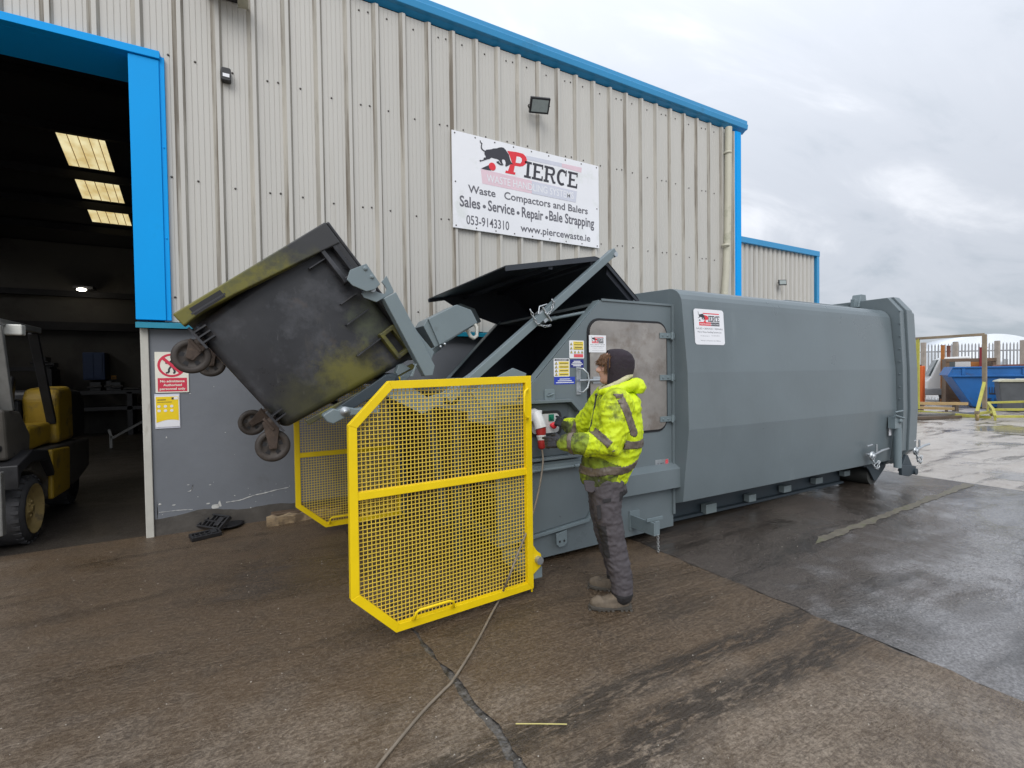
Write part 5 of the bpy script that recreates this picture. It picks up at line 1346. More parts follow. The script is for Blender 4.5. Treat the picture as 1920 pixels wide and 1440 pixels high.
def limbt(mb, pts, r, n=14, mi=0):
    """tapered limb through points with a rounded cap at both ends"""
    P = [Vector(p) for p in pts]; Q2 = []; R2 = []
    for i in range(len(P)-1):
        for k in range(4):
            t = k/4; Q2.append(P[i].lerp(P[i+1], t)); R2.append(r[i]*(1-t)+r[i+1]*t)
    Q2.append(P[-1]); R2.append(r[-1])
    mb.tube(Q2, R2, n, mi); mb.sph(tuple(P[0]), r[0]*.98, n=8, mi=mi); mb.sph(tuple(P[-1]), r[-1]*.98, n=8, mi=mi)
pn = thing('person', (PC.x, PC.y, 0), 'worker in dirty yellow hi-vis jacket and dark balaclava hood operating the compactor controls', 'person')
MT['skin'] = mat('skin', (.50, .29, .22), .5, var=.08, vs=18)
MT['hair'] = mat('brown_hair', (.12, .058, .026), .55, var=.4, vs=60, stretch=(1, 1, 3), bump=.5, bs=120)
MT['snood'] = mat('dark_knit_hood', (.022, .015, .022), .85, var=.2, vs=30, bump=.3, bs=200)
MT['hivis'] = mat('hi_vis_yellow_fabric', (.56, .70, .006), .6, var=.14, vs=5, bump=.35, bs=22, dirt=[((.05, .06, .014), .85, 6.5, .52, (1.2, 1.2, .8)), ((.10, .12, .02), .7, 18, .56), ((.22, .29, .02), .6, 2.4, .50)])
MT['hivis2'] = mat('hi_vis_clean_fabric', (.60, .76, .006), .6, var=.08, vs=5, bump=.3, bs=22, dirt=[((.16, .22, .02), .5, 9, .64)])
MT['hivisd'] = mat('soiled_hi_vis_fabric', (.20, .27, .02), .7, var=.3, vs=6, bump=.3, bs=22, dirt=[((.03, .035, .014), .9, 7, .47), ((.48, .60, .01), .6, 4, .60)])
MT['band'] = mat('dirty_reflective_band', (.135, .108, .085), .45, var=.25, vs=9, bump=.2, bs=40, dirt=((.05, .045, .035), .6, 14, .55))
MT['fleece'] = mat('cream_fleece_lining', (.50, .47, .30), .9, var=.15, vs=20, bump=.5, bs=120)
MT['trs'] = mat('grey_work_trousers', (.070, .062, .068), .8, var=.14, vs=5, bump=.25, bs=50, dirt=[((.12, .11, .105), .5, 8, .60), ((.03, .027, .028), .6, 5, .60)])
MT['trsb'] = mat('black_trouser_patch', (.022, .021, .023), .75, var=.2, vs=9, bump=.2, bs=50)
MT['boot'] = mat('muddy_suede_boot', (.150, .120, .088), .85, var=.22, vs=12, bump=.3, bs=60, dirt=((.075, .06, .045), .6, 10, .52))
MT['sole'] = mat('muddy_boot_sole', (.075, .068, .058), .8, var=.2, vs=12, dirt=((.13, .11, .085), .6, 14, .54))
MT['glove'] = mat('black_work_glove', (.020, .020, .026), .5, var=.25, vs=30, bump=.3, bs=90)
# hand positions
sh_n = W_(.0, .195, 1.40); el_n = Vector((2.035, 2.404, 1.134)); wr_n = Vector((1.874, 2.651, 1.128))
sh_f = W_(.0, -.175, 1.41); wr_f = Vector((2.239, 3.12, 1.178)); el_f = W_(.17, -.37, 1.15)
# --- continuous body under the clothes: head, neck, trunk, arms with wrists, legs
HC = Vector((2.235, 2.576, 1.635))       # middle of the head
mb = MB()
def HP(a, s_, z): return HC+pf*a+ps*s_+Vector((0, 0, z))
def hsec(z, a, ra, rs): c = HC-PC; return (c.dot(pf)+a, c.dot(ps), HC.z+z, ra, rs)
loft(mb, [hsec(-.118, .052, .022, .026), hsec(-.100, .040, .045, .044), hsec(-.075, .028, .062, .056), hsec(-.045, .012, .078, .066), hsec(-.01, .0, .090, .073), hsec(.03, -.004, .095, .077), hsec(.065, -.008, .088, .072), hsec(.092, -.01, .065, .055), hsec(.108, -.01, .030, .028)], 24)
def nose_part(pts, r): limbt(mb, [HP(*p) for p in pts], r, 10)
nose_part([(.084, 0, .022), (.098, 0, .0), (.112, 0, -.022), (.098, 0, -.030)], [.010, .011, .013, .012])
for s_ in (-.012, .012): mb.sph(tuple(HP(.098, s_, -.026)), .0085, n=6)
nose_part([(.080, -.024, .030), (.088, 0, .032), (.080, .024, .030)], [.011, .012, .011])
nose_part([(.084, -.014, -.050), (.093, 0, -.047), (.084, .014, -.050)], [.006, .008, .006]); nose_part([(.082, -.012, -.060), (.090, 0, -.060), (.082, .012, -.060)], [.006, .008, .006])
mb.sph(tuple(HP(.072, 0, -.090)), .024, n=8)
for s_ in (-.034, .034): mb.sph(tuple(HP(.058, s_, -.015)), .030, n=8)
limbt(mb, [HP(-.01, 0, -.05), W_(-.03, 0, 1.50), W_(-.04, 0, 1.42)], [.055, .055, .07])
loft(mb, [(.035, 0, .82, .07, .11), (.03, 0, .92, .08, .12), (0, 0, 1.05, .09, .12), (-.02, 0, 1.2, .10, .13), (-.03, 0, 1.36, .09, .15), (-.035, 0, 1.44, .06, .09)])
for (sh, el, wr) in ((sh_n, el_n, wr_n), (sh_f, el_f, wr_f)): limbt(mb, [W_(-.03, 0, 1.39), sh, el, wr], [.06, .045, .036, .026])
limbt(mb, [W_(.045, .085, .84), Vector((2.117, 2.518, 0.672)), Vector((2.146, 2.49, 0.457)), Vector((2.174, 2.455, 0.245)), Vector((2.182, 2.445, 0.113))], [.075, .06, .048, .042, .04]); limbt(mb, [W_(.045, -.085, .84), W_(.06, -.11, .66), W_(.03, -.125, .45), W_(-.03, -.14, .24), W_(-.055, -.14, .09)], [.075, .06, .048, .042, .04])
body = fuse(mb, 'body', MT['skin'], pn, .006, 3)
# eyes, brows, ear are under the hood except the near side
mb = MB()
for s_ in (-.030, .030): mb.sph(tuple(HP(.072, s_, .010)), .0125, n=8, mi=0); mb.sph(tuple(HP(.0815, s_*1.03, .010)), .0055, n=6, mi=1)
mb.build('eyes', [MT['white'], MT['ink']], body)
mb = MB()
for s_ in (-.030, .030): mb.tube([HP(.079, s_-.016, .030), HP(.086, s_, .034), HP(.078, s_+.016, .030)], .0035, 6)
mb.build('eyebrows', MT['hair'], body)
# hood
mb = MB()
loft(mb, [hsec(-.200, -.045, .075, .085), hsec(-.150, -.035, .083, .080), hsec(-.11, -.028, .093, .082), hsec(-.06, -.030, .102, .086), hsec(-.01, -.034, .112, .091), hsec(.04, -.034, .112, .091), hsec(.08, -.030, .100, .083), hsec(.108, -.024, .078, .064), hsec(.124, -.02, .042, .036)], 28)
hood = fuse(mb, 'hood', MT['snood'], pn, .006, 3, (.0025, 14, 3))
# cut the face opening: drop the front of the hood
bm = bmesh.new(); bm.from_mesh(hood.data); org = ORG[pn.name]
dele = []
for f in bm.faces:
    c = f.calc_center_median()+org-HC; a, s_, z = c.dot(pf), c.dot(ps), c.z
    if a > .050-.16*max(0, z-.02)+0.0 and z > -.135 and z < .2: dele.append(f)
bmesh.ops.delete(bm, geom=dele, context='FACES'); bm.to_mesh(hood.data); bm.free()
sol = hood.modifiers.new('t', 'SOLIDIFY'); sol.thickness = .006; sol.offset = -1
mb = MB(); mb.tube([HP(.052-.16*max(0, z-.02), .092*math.cos(R(t)) if False else s_, z) for (s_, z, t) in [(.090*math.sin(R(a)), -.02+.135*math.cos(R(a)), a) for a in range(-125, 126, 10)]], .0045, 6); mb.build('hood_seam', MT['snood'], hood)
# hair: many fine locks falling over the forehead
mb = MB(); rnd = random.Random(3)
for i in range(210):
    s_ = rnd.uniform(-.072, .074); a0 = rnd.uniform(.02, .065); z0_ = .090-.35*abs(s_)**1.3-rnd.uniform(0, .02)-a0*.35
    ln = rnd.uniform(.6, 1.2)
    p0 = HP(a0, s_, z0_+.01); p1 = HP(.080+rnd.uniform(-.012, .014)-abs(s_)*.35, s_*.98, .070-abs(s_)*.3+rnd.uniform(-.012, .014)); p2 = HP(.098+rnd.uniform(-.016, .022)-abs(s_)*.6, s_*1.08+rnd.uniform(-.008, .008), .066-.030*ln-abs(s_)*.2); p3 = p2+pf*rnd.uniform(-.012, .016)+Vector((0, 0, -.016*ln))
    mb.tube([p0, p0.lerp(p1, .5)+Vector((0, 0, .008)), p1, p2, p3], [.004, .0055, .0055, .004, .001], 5)
for i in range(60):
    z = rnd.uniform(-.02, .07); s_ = .070+rnd.uniform(-.004, .006); p0 = HP(.035, s_, z+.02); p1 = HP(rnd.uniform(.05, .072), s_*.93, z); p2 = p1+Vector((0, 0, -rnd.uniform(.02, .04)))+pf*.004
    mb.tube([p0, p1, p2], [.004, .004, .001], 5)
mb.build('hair', MT['hair'], pn)
# --- jacket
JS = [(.055, 0, .835, .150, .175), (.045, 0, .90, .168, .19), (.015, 0, .98, .185, .200), (-.005, 0, 1.07, .192, .205), (-.022, 0, 1.16, .185, .205), (-.035, 0, 1.26, .172, .205), (-.043, 0, 1.35, .155, .205), (-.045, 0, 1.41, .135, .185), (-.040, 0, 1.455, .110, .125), (-.035, 0, 1.49, .088, .09)]
mb = MB(); loft(mb, JS, 30)
limbt(mb, [W_(-.03, .10, 1.37), sh_n+Vector((0, 0, -.01)), sh_n.lerp(el_n, .5)-pf*.02, el_n-pf*.015, el_n.lerp(wr_n, .5)+Vector((0, 0, -.004)), wr_n], [.105, .102, .094, .086, .074, .054], 18)
jn = mb
limbt(mb, [W_(-.03, -.10, 1.37), sh_f, el_f, el_f.lerp(wr_f, .5), wr_f], [.10, .095, .078, .070, .056], 16)
jac = fuse(mb, 'jacket', [MT['hivis'], MT['hivis2'], MT['hivisd']], pn, .006, 3, [(.014, 6, 1, (1, 1, 1.6)), (.006, 15, 5, (1, 1, .7)), (.0016, 40, 2)])
org = ORG[pn.name]
for p in jac.data.polygons:
    c = p.center+org-PC; a, s_, z = c.dot(pf), c.dot(ps), c.z
    nn = noise.noise(Vector((c.x*6, c.y*6, c.z*6)))*.06
    if a+nn < -.05 and z < 1.5: p.material_index = 1
    if a+nn > .205 and z < 1.22: p.material_index = 2
    if a+nn*1.5 > .02 and z+nn < 1.02: p.material_index = 2
# reflective bands: strips of fabric lying 3 mm proud of the jacket, following its folds
def band_from(test, name='reflective_band', m='band'):
    me = jac.data; vs = []; fs = []; mp_ = {}
    me.update(); nrm = [v.normal.copy() for v in me.vertices]
    for p in me.polygons:
        c = p.center+org-PC
        if not test(c.dot(pf), c.dot(ps), c.z, p.center+org): continue
        f = []
        for vi in p.vertices:
            if vi not in mp_: mp_[vi] = len(vs); vs.append(tuple(me.vertices[vi].co+org+nrm[vi]*.0035))
            f.append(mp_[vi])
        fs.append(f)
    mb = MB(); mb.add(vs, fs, 0, True); o = mb.build(name, MT[m], jac, smooth=True)
    so = o.modifiers.new('t', 'SOLIDIFY'); so.thickness = .003; so.offset = -1
def seg_d(P, pts):
    best = 9
    for i in range(len(pts)-1):
        a, b_ = pts[i], pts[i+1]; t_ = max(0, min(1, (P-a).dot(b_-a)/(b_-a).length_squared)); best = min(best, (P-(a+(b_-a)*t_)).length)
    return best
arm_pts = [sh_n, el_n, wr_n]
on_sleeve = lambda P, r=.125: seg_d(P, arm_pts) < r
band_from(lambda a, s_, z, P: 1.098+a*.05 < z < 1.150+a*.05 and (a < .06) and not (on_sleeve(P, .10) and s_ > .14 and a > -.08))
band_from(lambda a, s_, z, P: .925-a*.10+.006*math.sin(a*30) < z < .978-a*.10+.006*math.sin(a*30))
bpx = [Vector(p) for p in [(2.121, 2.446, 1.486), (2.137, 2.413, 1.444), (2.159, 2.388, 1.374), (2.193, 2.38, 1.293), (2.233, 2.38, 1.195)]]
vr = Vector((PC.x, PC.y, -.35)).normalized()
def flat_(v): return v-vr*v.dot(vr)
bpf = [flat_(v-PC) for v in bpx]
band_from(lambda a, s_, z, P: s_ > -.02 and 1.152 < z < 1.46 and seg_d(flat_(P-PC), bpf) < .024 and (P-PC).dot(vr) < .12 and not (on_sleeve(P, .088)))
b0 = Vector((1.925, 2.504, 1.274)); b1 = Vector((1.997, 2.369, 1.155))
bn_ = (b1-b0).normalized(); bnn = bn_.cross(ps).normalized()
band_from(lambda a, s_, z, P: abs((P-b0.lerp(b1, .5)).dot(bnn)) < .024 and abs((P-b0.lerp(b1, .5)).dot(bn_)) < .13 and (s_ > .10 or a > .22) and seg_d(P, [el_n, wr_n]) < .16)
bd = (wr_n-el_n).normalized()
band_from(lambda a, s_, z, P: abs((P-wr_n).dot(bd)+.050) < .016 and (P-wr_n).length < .11)
bf_ = (wr_f-el_f).normalized()
band_from(lambda a, s_, z, P: abs((P-wr_f).dot(bf_)+.13) < .022 and (P-wr_f).length < .18 and seg_d(P, [el_f, wr_f]) < .10)
# collar lining and rolled hood of the jacket
mb = MB()
cc = [W_(.065, .055, 1.485), W_(.03, .085, 1.50), W_(-.03, .098, 1.525), W_(-.085, .085, 1.555), W_(-.13, .03, 1.575), W_(-.13, -.03, 1.575), W_(-.085, -.085, 1.55), W_(-.03, -.098, 1.52), W_(.03, -.085, 1.50), W_(.065, -.055, 1.485)]
limbt(mb, cc, [.016, .018, .019, .019, .018, .018, .019, .019, .018, .016], 10)
fuse(mb, 'fleece_collar', MT['fleece'], pn, .007, 2, (.003, 30, 2))
mb = MB()
cc = [W_(.075, .055, 1.462), W_(.045, .095, 1.470), W_(-.03, .118, 1.485), W_(-.10, .105, 1.505), W_(-.155, .06, 1.512), W_(-.185, .0, 1.515), W_(-.155, -.06, 1.512), W_(-.10, -.105, 1.505), W_(-.03, -.118, 1.485), W_(.045, -.095, 1.47)]
limbt(mb, cc, [.020, .026, .030, .036, .040, .042, .040, .036, .030, .024], 12)
loft(mb, [(-.175, 0, 1.455, .045, .085), (-.185, 0, 1.49, .055, .10), (-.18, 0, 1.525, .040, .08)], 18)
fuse(mb, 'jacket_hood', MT['hivis2'], jac, .008, 2, [(.007, 12, 8), (.004, 28, 3)])
mb = MB(); mb.tube([W_(.105, .03, 1.455), W_(.13, .03, 1.30), W_(.165, .03, 1.15), W_(.21, .03, 1.0), W_(.20, .03, .86)], .006, 6); mb.sph(tuple(W_(.11, .05, 1.445)), .010, n=6); mb.build('zip', MT['ink'], jac)
mb = MB()
for (wr, el) in ((wr_n, el_n), (wr_f, el_f)):
    d = (wr-el).normalized(); mb.tube([wr-d*.005, wr+d*.02], [.050, .044], 18)
mb.build('cuff', MT['hivisd'], jac)
# --- trousers
mb = MB()
loft(mb, [(.0, 0, .76, .10, .13), (.03, 0, .82, .118, .155), (.045, 0, .90, .115, .16), (.03, 0, .96, .11, .155)], 24)
limbt(mb, [W_(.045, .085, .86), (2.117, 2.518, 0.672), (2.146, 2.49, 0.457), (2.174, 2.455, 0.245), (2.182, 2.445, 0.113)], [.112, .090, .078, .070, .070], 20)
limbt(mb, [W_(.045, -.085, .86), W_(.06, -.11, .66), W_(.03, -.125, .45), W_(-.03, -.14, .24), W_(-.055, -.14, .11)], [.108, .088, .076, .068, .068], 18)
trs = fuse(mb, 'trousers', [MT['trs'], MT['trsb']], pn, .008, 2, [(.008, 11, 4, (1, 1, 1.5)), (.0055, 24, 7, (1, 1, 1.9))])
for p in trs.data.polygons:
    c = p.center+org-PC; a, s_, z = c.dot(pf), c.dot(ps), c.z
    ctr = .045+(z-.48)*.12
    if .36 < z < .58 and a > ctr+.018 and s_ > 0: p.material_index = 1
    if z < .125: p.material_index = 1
    if .74 < z < .80 and -.12 < a < -.02 and s_ > .05: p.material_index = 1
mb = MB(); P = [(0.214, 0.875), (0.122, 0.874), (0.127, 0.821), (0.159, 0.793), (0.201, 0.807)]
def side_patch(mb, P, s0, th=.012):
    k = len(P); vs = [W_(a, s0, z) for a, z in P]+[W_(a, s0+th, z) for a, z in P]
    mb.add([tuple(v) for v in vs], [list(range(k)), list(range(2*k-1, k-1, -1))]+[(i, (i+1) % k, k+(i+1) % k, k+i) for i in range(k)])
side_patch(mb, P, .12, .035); mb.build('tool_pocket', MT['trs'], trs, bevel=.006)
mb = MB(); side_patch(mb, [(0.139, 0.723), (0.111, 0.726), (0.105, 0.638), (0.129, 0.627)], .195, .006); side_patch(mb, [(0.097, 0.765), (0.041, 0.771), (0.041, 0.747), (0.093, 0.74)], .198, .006); mb.build('pocket_flap', MT['trsb'], trs, bevel=.002)
# --- boots
def boot(a0, s0, yawb, name):
    ca, sa = math.cos(yawb), math.sin(yawb)
    def BP(a, s_, z): return W_(a0+a*ca-s_*sa, s0+a*sa+s_*ca, z)
    def bl(mb, secs, n=20):
        vs = []
        for (a, z, ra, rs, dz) in secs:
            for k in range(n): t = 2*math.pi*k/n; vs.append(BP(a+ra*math.cos(t), rs*math.sin(t), z+dz*math.cos(t)))
        m = len(secs); fs = [[(i*n+k), (i*n+(k+1) % n), ((i+1)*n+(k+1) % n), ((i+1)*n+k)] for i in range(m-1) for k in range(n)]+[list(range(n-1, -1, -1)), list(range((m-1)*n, m*n))]
        mb.add([tuple(v) for v in vs], fs, 0, True)
    mb = MB()
    bl(mb, [(.035, .030, .132, .048, 0), (.035, .052, .134, .049, 0), (.032, .072, .128, .048, -.006), (.005, .092, .098, .046, -.018), (-.035, .112, .062, .045, -.012), (-.048, .14, .052, .045, 0), (-.05, .18, .052, .046, 0)])
    limbt(mb, [BP(.11, 0, .055), BP(.135, 0, .052)], [.042, .032])
    up_ = fuse(mb, 'boot', MT['boot'], pn, .006, 2, (.002, 25, 2))
    mb = MB(); out_ = [(-.105, -.036), (-.108, 0), (-.105, .036), (-.06, .044), (0, .042), (.06, .050), (.12, .050), (.16, .034), (.175, 0), (.16, -.034), (.12, -.050), (.06, -.050), (0, -.042), (-.06, -.044)]
    k = len(out_); vs = [BP(a, s_, .016) for a, s_ in out_]+[BP(a*1.02, s_*1.06, .036) for a, s_ in out_]
    mb.add([tuple(v) for v in vs], [list(range(k-1, -1, -1)), list(range(k, 2*k))]+[(i, (i+1) % k, k+(i+1) % k, k+i) for i in range(k)])
    for i in range(10):
        a = -.10+.27*i/9.0; w = .046 if a < .13 else .030
        if -.035 < a < .005: continue
        q = [BP(a-.009, -w, .002), BP(a+.009, -w, .002), BP(a+.009, w, .002), BP(a-.009, w, .002)]; mb.add([tuple(v) for v in q]+[tuple(v+Vector((0, 0, .0145))) for v in q], [(0,3,2,1), (4,5,6,7), (0,1,5,4), (1,2,6,5), (2,3,7,6), (3,0,4,7)])
    mb.build('sole', MT['sole'], up_, bevel=.002)
boot(.012, .14, 0.0, 'near'); boot(-.02, -.145, -.25, 'far')
# --- gloved hands
def glove(wr, fwd, palm_n, curl, pointing=False):
    """wr wrist point, fwd direction of the fingers, palm_n direction the palm faces"""
    f = Vector(fwd).normalized(); pn_ = Vector(palm_n); pn_ = (pn_-f*pn_.dot(f)).normalized(); sd = f.cross(pn_)
    def H(a, b_, c): return Vector(wr)+f*a+sd*b_+pn_*c
    mb = MB()
    limbt(mb, [H(-.035, 0, 0), H(.01, 0, 0)], [.033, .029], 12)
    for b_ in (-.026, -.009, .009, .026): limbt(mb, [H(.005, b_*.6, 0), H(.045, b_*.95, 0), H(.088, b_*1.05, .002)], [.019, .017, .0135], 10)
    L_ = [.062, .074, .070, .054]
    for i, b_ in enumerate((-.030, -.0105, .010, .029)):
        p = H(.088, b_, .002); c = curl[i]; pts = [p]; ang = c*.35; r = [.0125]
        for k, fr in enumerate((.45, .32, .26)):
            d = f*math.cos(ang)+pn_*math.sin(ang)+sd*(b_*1.2); p = p+d*(L_[i]*fr); pts.append(p); r.append(.0115-.0015*k); ang += c*.75
        limbt(mb, pts, r, 9)
    t0 = H(.02, -.028, .006); t1 = H(.05, -.055, .018); t2 = H(.078, -.058, .034); t3 = H(.10, -.048, .046)
    limbt(mb, [t0, t1, t2, t3], [.019, .015, .013, .011], 10)
    return fuse(mb, 'glove', MT['glove'], pn, .0045, 2, (.0012, 60, 1))
gf = glove(wr_f+(Vector((2.2, 3.31, 1.235))-wr_f).normalized()*.02, Vector((2.185, 3.33, 1.24))-wr_f, Vector((.62, .45, -.45)), [.25, .75, .95, 1.1])
gn = glove(wr_n+(wr_n-el_n).normalized()*.030, (wr_n-el_n)+Vector((0, 0, .0)), Vector((.60, .65, -.35)), [.30, .95, 1.15, 1.25])

# ================================================================== plug, lead and socket
t = thing('power_lead', (2.07, 3.25, 1.1), 'white and red industrial plug with grey brown lead trailing across the wet slab', 'power lead')
MT['wplug'] = mat('white_plug_plastic', (.62, .62, .62), .35, var=.12, vs=14)
MT['rplug'] = mat('red_plug_plastic', (.36, .022, .02), .4, var=.15, vs=14)
MT['lead'] = mat('dusty_rubber_lead', (.20, .165, .125), .6, var=.2, vs=15)
p0 = Vector((2.039, 3.27, 1.264)); p1 = Vector((2.054, 3.24, 1.159)); p2 = Vector((2.049, 3.22, 0.995))
ax_ = (p2-p1).normalized()
mb = MB(); mb.tube([p0+Vector((0, .06, .01)), p0+Vector((0, .01, .0)), p0.lerp(p1, .55), p1], [.042, .045, .047, .051], 18); mb.box(p0.x-.055, p0.x+.055, 3.28, 3.33, p0.z-.05, p0.z+.035)
mb.build('socket_body', MT['wplug'], t, bevel=.004)
mb = MB(); mb.tube([p1-ax_*.01, p1+ax_*.03, p1+ax_*.055], [.041, .041, .035], 18, 0); mb.tube([p1+ax_*.056, p1+ax_*.068], [.038, .038], 18, 1); mb.tube([p1+ax_*.069, p1+ax_*.095], [.036, .030], 14, 1); mb.tube([p1+ax_*.096, p2-ax_*.012, p2], [.032, .030, .018], 14, 0)
mb.build('plug', [MT['rplug'], MT['wplug']], t)
mb = MB()
path = [p2]+[Vector(v) for v in [(2.045, 3.2, 0.9), (1.979, 3.14, 0.75), (1.878, 3.05, 0.619), (1.751, 2.95, 0.487), (1.618, 2.86, 0.368), (1.511, 2.8, 0.246), (1.508, 2.93, 0.05), (1.382, 2.811, 0.022), (1.143, 2.543, 0.02), (0.908, 2.304, 0.02), (0.823, 2.243, 0.02), (0.698, 2.158, 0.02), (0.55, 2.041, 0.02), (0.424, 1.934, 0.02), (0.285, 1.797, 0.02), (0.111, 1.64, 0.02)]]
def catmull(P, k=8):
    o_ = []
    for i in range(len(P)-1):
        a, b_, c, d = P[max(i-1, 0)], P[i], P[i+1], P[min(i+2, len(P)-1)]
        for j in range(k):
            t_ = j/k; o_.append(.5*((2*b_)+(c-a)*t_+(2*a-5*b_+4*c-d)*t_*t_+(3*b_-a-3*c+d)*t_**3))
    return o_+[P[-1]]
mb.tube(catmull(path), .0075, 8); mb.build('lead', MT['lead'], t)

# ================================================================== forklift in the doorway
MT['fky'] = mat('worn_yellow_paint', (.34, .215, .012), .55, var=.18, vs=4, dirt=[((.08, .06, .035), .8, 4, .52), ((.05, .045, .04), .8, 9, .62)])
MT['fkg'] = mat('oily_grey_paint', (.075, .068, .058), .55, var=.2, vs=5, dirt=((.05, .045, .04), .8, 5, .52))
MT['fkd'] = mat('oily_black_steel', (.018, .018, .020), .5, var=.3, vs=6)
MT['fkrim'] = mat('dirty_yellow_rim', (.30, .22, .085), .55, var=.2, vs=8, dirt=((.09, .07, .05), .7, 8, .55))
MT['frt'] = mat('forklift_tyre', (.040, .040, .043), .7, var=.3, vs=10, bump=.2, bs=50)
MT['gal'] = mat('scratched_grey_steel', (.19, .19, .18), .45, metal=.3, var=.2, vs=8)
fk = thing('forklift', (-2.5, 7.2, .01), 'old yellow forklift with grey overhead guard parked just inside the doorway', 'forklift')
XS = -1.85; XF = -3.15
def wheel(c, r, wd, rim):
    mb = MB(); mb.lathe(c, (1, 0, 0), [(-wd, 0), (-wd, r*.6), (-wd*.97, r*.93), (-wd*.85, r), (0-.06, r), (-.03, r*.97), (-.012, r*.80), (0.0, r*.74), (-.01, r*.72), (-.07, r*.70), (-.09, r*.35), (-.05, r*.30), (-.045, r*.12), (-.045, 0)], 40, 0)
    n_ = 26
    for i in range(n_):
        a = 2*math.pi*i/n_; k = MB(); k.box(-.075, -.02, -.018, .018, r-.012, r+.006)
        mb.add([(c[0]+v[0], c[1]+v[1]*math.cos(a)-v[2]*math.sin(a), c[2]+v[1]*math.sin(a)+v[2]*math.cos(a)) for v in k.v], k.f)
    o = mb.build('tyre', MT['frt'], fk); ORG[o.name] = ORG[fk.name]
    mb = MB(); mb.lathe(c, (1, 0, 0), [(.004, r*.745), (.006, r*.715), (-.06, r*.69), (-.085, r*.36), (-.040, r*.30), (-.030, r*.27), (-.030, r*.13), (-.012, r*.11), (-.012, 0)], 36, 0)
    for i in range(6):
        a = R(60*i+15); mb.lathe((c[0]-.035, c[1]+math.cos(a)*r*.21, c[2]+math.sin(a)*r*.21), (1, 0, 0), [(0, .014), (.016, .014), (.016, 0)], 6)
    mb.build('rim', MT[rim], o)
wheel((XS, 6.42, .335), .325, .44, 'fkrim'); wheel((XS-.12, 8.16, .27), .26, .26, 'fkd')
wheel((XF+.44, 6.42, .335), .325, .44, 'fkrim')
def fxy(name, m, polys, bev=.02, par=None):
    mb = MB()
    for P, xa, xb in polys: mb.prism(P, xa, xb, 'x')
    o = mb.build(name, MT[m], par or fk, bevel=bev, seg=3); ORG[o.name] = ORG[fk.name]; return o
fxy('chassis', 'fkg', [([(6.50, .70), (6.95, .50), (7.02, .30), (8.0, .30), (8.55, .42), (8.60, .80), (7.9, .84), (7.0, .86), (6.6, .78)], XF+.1, XS-.05)], .03)
fxy('side_tank', 'fky', [([(6.98, .30), (7.55, .30), (7.60, .80), (7.00, .84)], XS-.06, XS-.01)], .02)
fxy('mudguard', 'fkd', [([(6.02, .60), (6.10, .74), (6.35, .80), (6.75, .76), (6.95, .56), (6.98, .60), (6.80, .86), (6.40, .92), (6.02, .82)], XS-.46, XS+.01)], .01)
fxy('dash_panel', 'fkg', [([(6.10, .86), (6.62, .86), (6.66, 1.05), (6.42, 1.30), (6.05, 1.34)], XF+.1, XS-.08)], .03)
fxy('seat_hood', 'fky', [([(6.66, .86), (7.40, .88), (7.41, 1.12), (6.75, 1.12)], XF+.15, XS-.12)], .04)
fxy('counterweight', 'fky', [([(7.42, .86), (7.98, .86), (7.96, 1.48), (7.88, 1.52), (7.48, 1.50), (7.40, 1.40)], -2.22, XS-.06)], .05)
fxy('engine_cover', 'fkd', [([(7.42, .88), (7.98, .88), (7.96, 1.38), (7.48, 1.38)], XF+.05, -2.24)], .05)
fxy('rear_body', 'fkd', [([(7.985, .84), (8.55, .84), (8.58, 1.30), (8.40, 1.46), (7.985, 1.48)], XF+.05, XS-.08)], .06)
fxy('seat', 'fkd', [([(6.85, 1.13), (7.30, 1.13), (7.42, 1.62), (7.34, 1.66), (7.18, 1.24), (6.85, 1.26)], -2.75, -2.25)], .03)
mb = MB()
for xx in (XS-.10, XF+.15):
    mb.bar((xx, 6.20, 1.32), (xx, 6.02, 2.10), .055, .085, (1, 0, 0)); 
split(mb, 'guard_post', MT['gal'], fk, bevel=.008)
mb = MB()
for xx in (XS-.12, XF+.17): mb.bar((xx, 7.42, 1.10), (xx, 6.95, 2.10), .05, .08, (1, 0, 0))
split(mb, 'guard_post', MT['fkd'], fk, bevel=.008)
mb = MB()
for xx in (XS-.10, XF+.15): mb.bar((xx, 6.0, 2.13), (xx, 7.0, 2.13), .07, .06)
for yy in (6.0, 6.2, 6.4, 6.6, 6.8, 7.0): mb.bar((XF+.15, yy, 2.14), (XS-.10, yy, 2.14), .04, .05)
mb.build('overhead_guard', MT['gal'], fk, bevel=.006)
mb = MB(); mb.box(XS-.14, XS+.04, 6.12, 6.22, 2.02, 2.12); mb.build('work_lamp', MT['wlens'] if 'wlens' in MT else MT['hose'], fk, bevel=.012)
mb = MB()
for xx in (XS-.30, XF+.35, XS-.52, XF+.57): mb.box(xx-.05, xx+.05, 5.93, 6.08, .25, 2.12)
for z in (.5, 1.2, 1.9): mb.box(XF+.35, XS-.30, 5.99, 6.05, z-.05, z+.05)
mb.build('mast', MT['fkd'], fk, bevel=.01)
mb = MB(); 
for z in (.30, .72): mb.box(XF+.2, XS-.06, 5.80, 5.86, z-.05, z+.05)
for xx in (XF+.2, XS-.10): mb.box(xx-.0, xx+.07, 5.79, 5.87, .24, .80)
mb.build('fork_carriage', MT['gal'], fk, bevel=.01)
mb = MB(); mb.tube([(XS-.4, 6.30, 1.32), (XS-.42, 6.36, 1.45), (XS-.43, 6.38, 1.52)], .010, 8); mb.sph((XS-.43, 6.38, 1.54), .022, n=8); mb.tube([(-2.6, 6.45, 1.25), (-2.6, 6.65, 1.40)], .02, 8)
for i in range(1): mb.tube([(-2.6+.17*math.cos(R(a)), 6.67+.1*math.sin(R(a))*.6, 1.42+.1*math.sin(R(a))) for a in range(0, 360, 20)], .012, 8, closed=True)
mb.build('controls', MT['fkd'], fk)
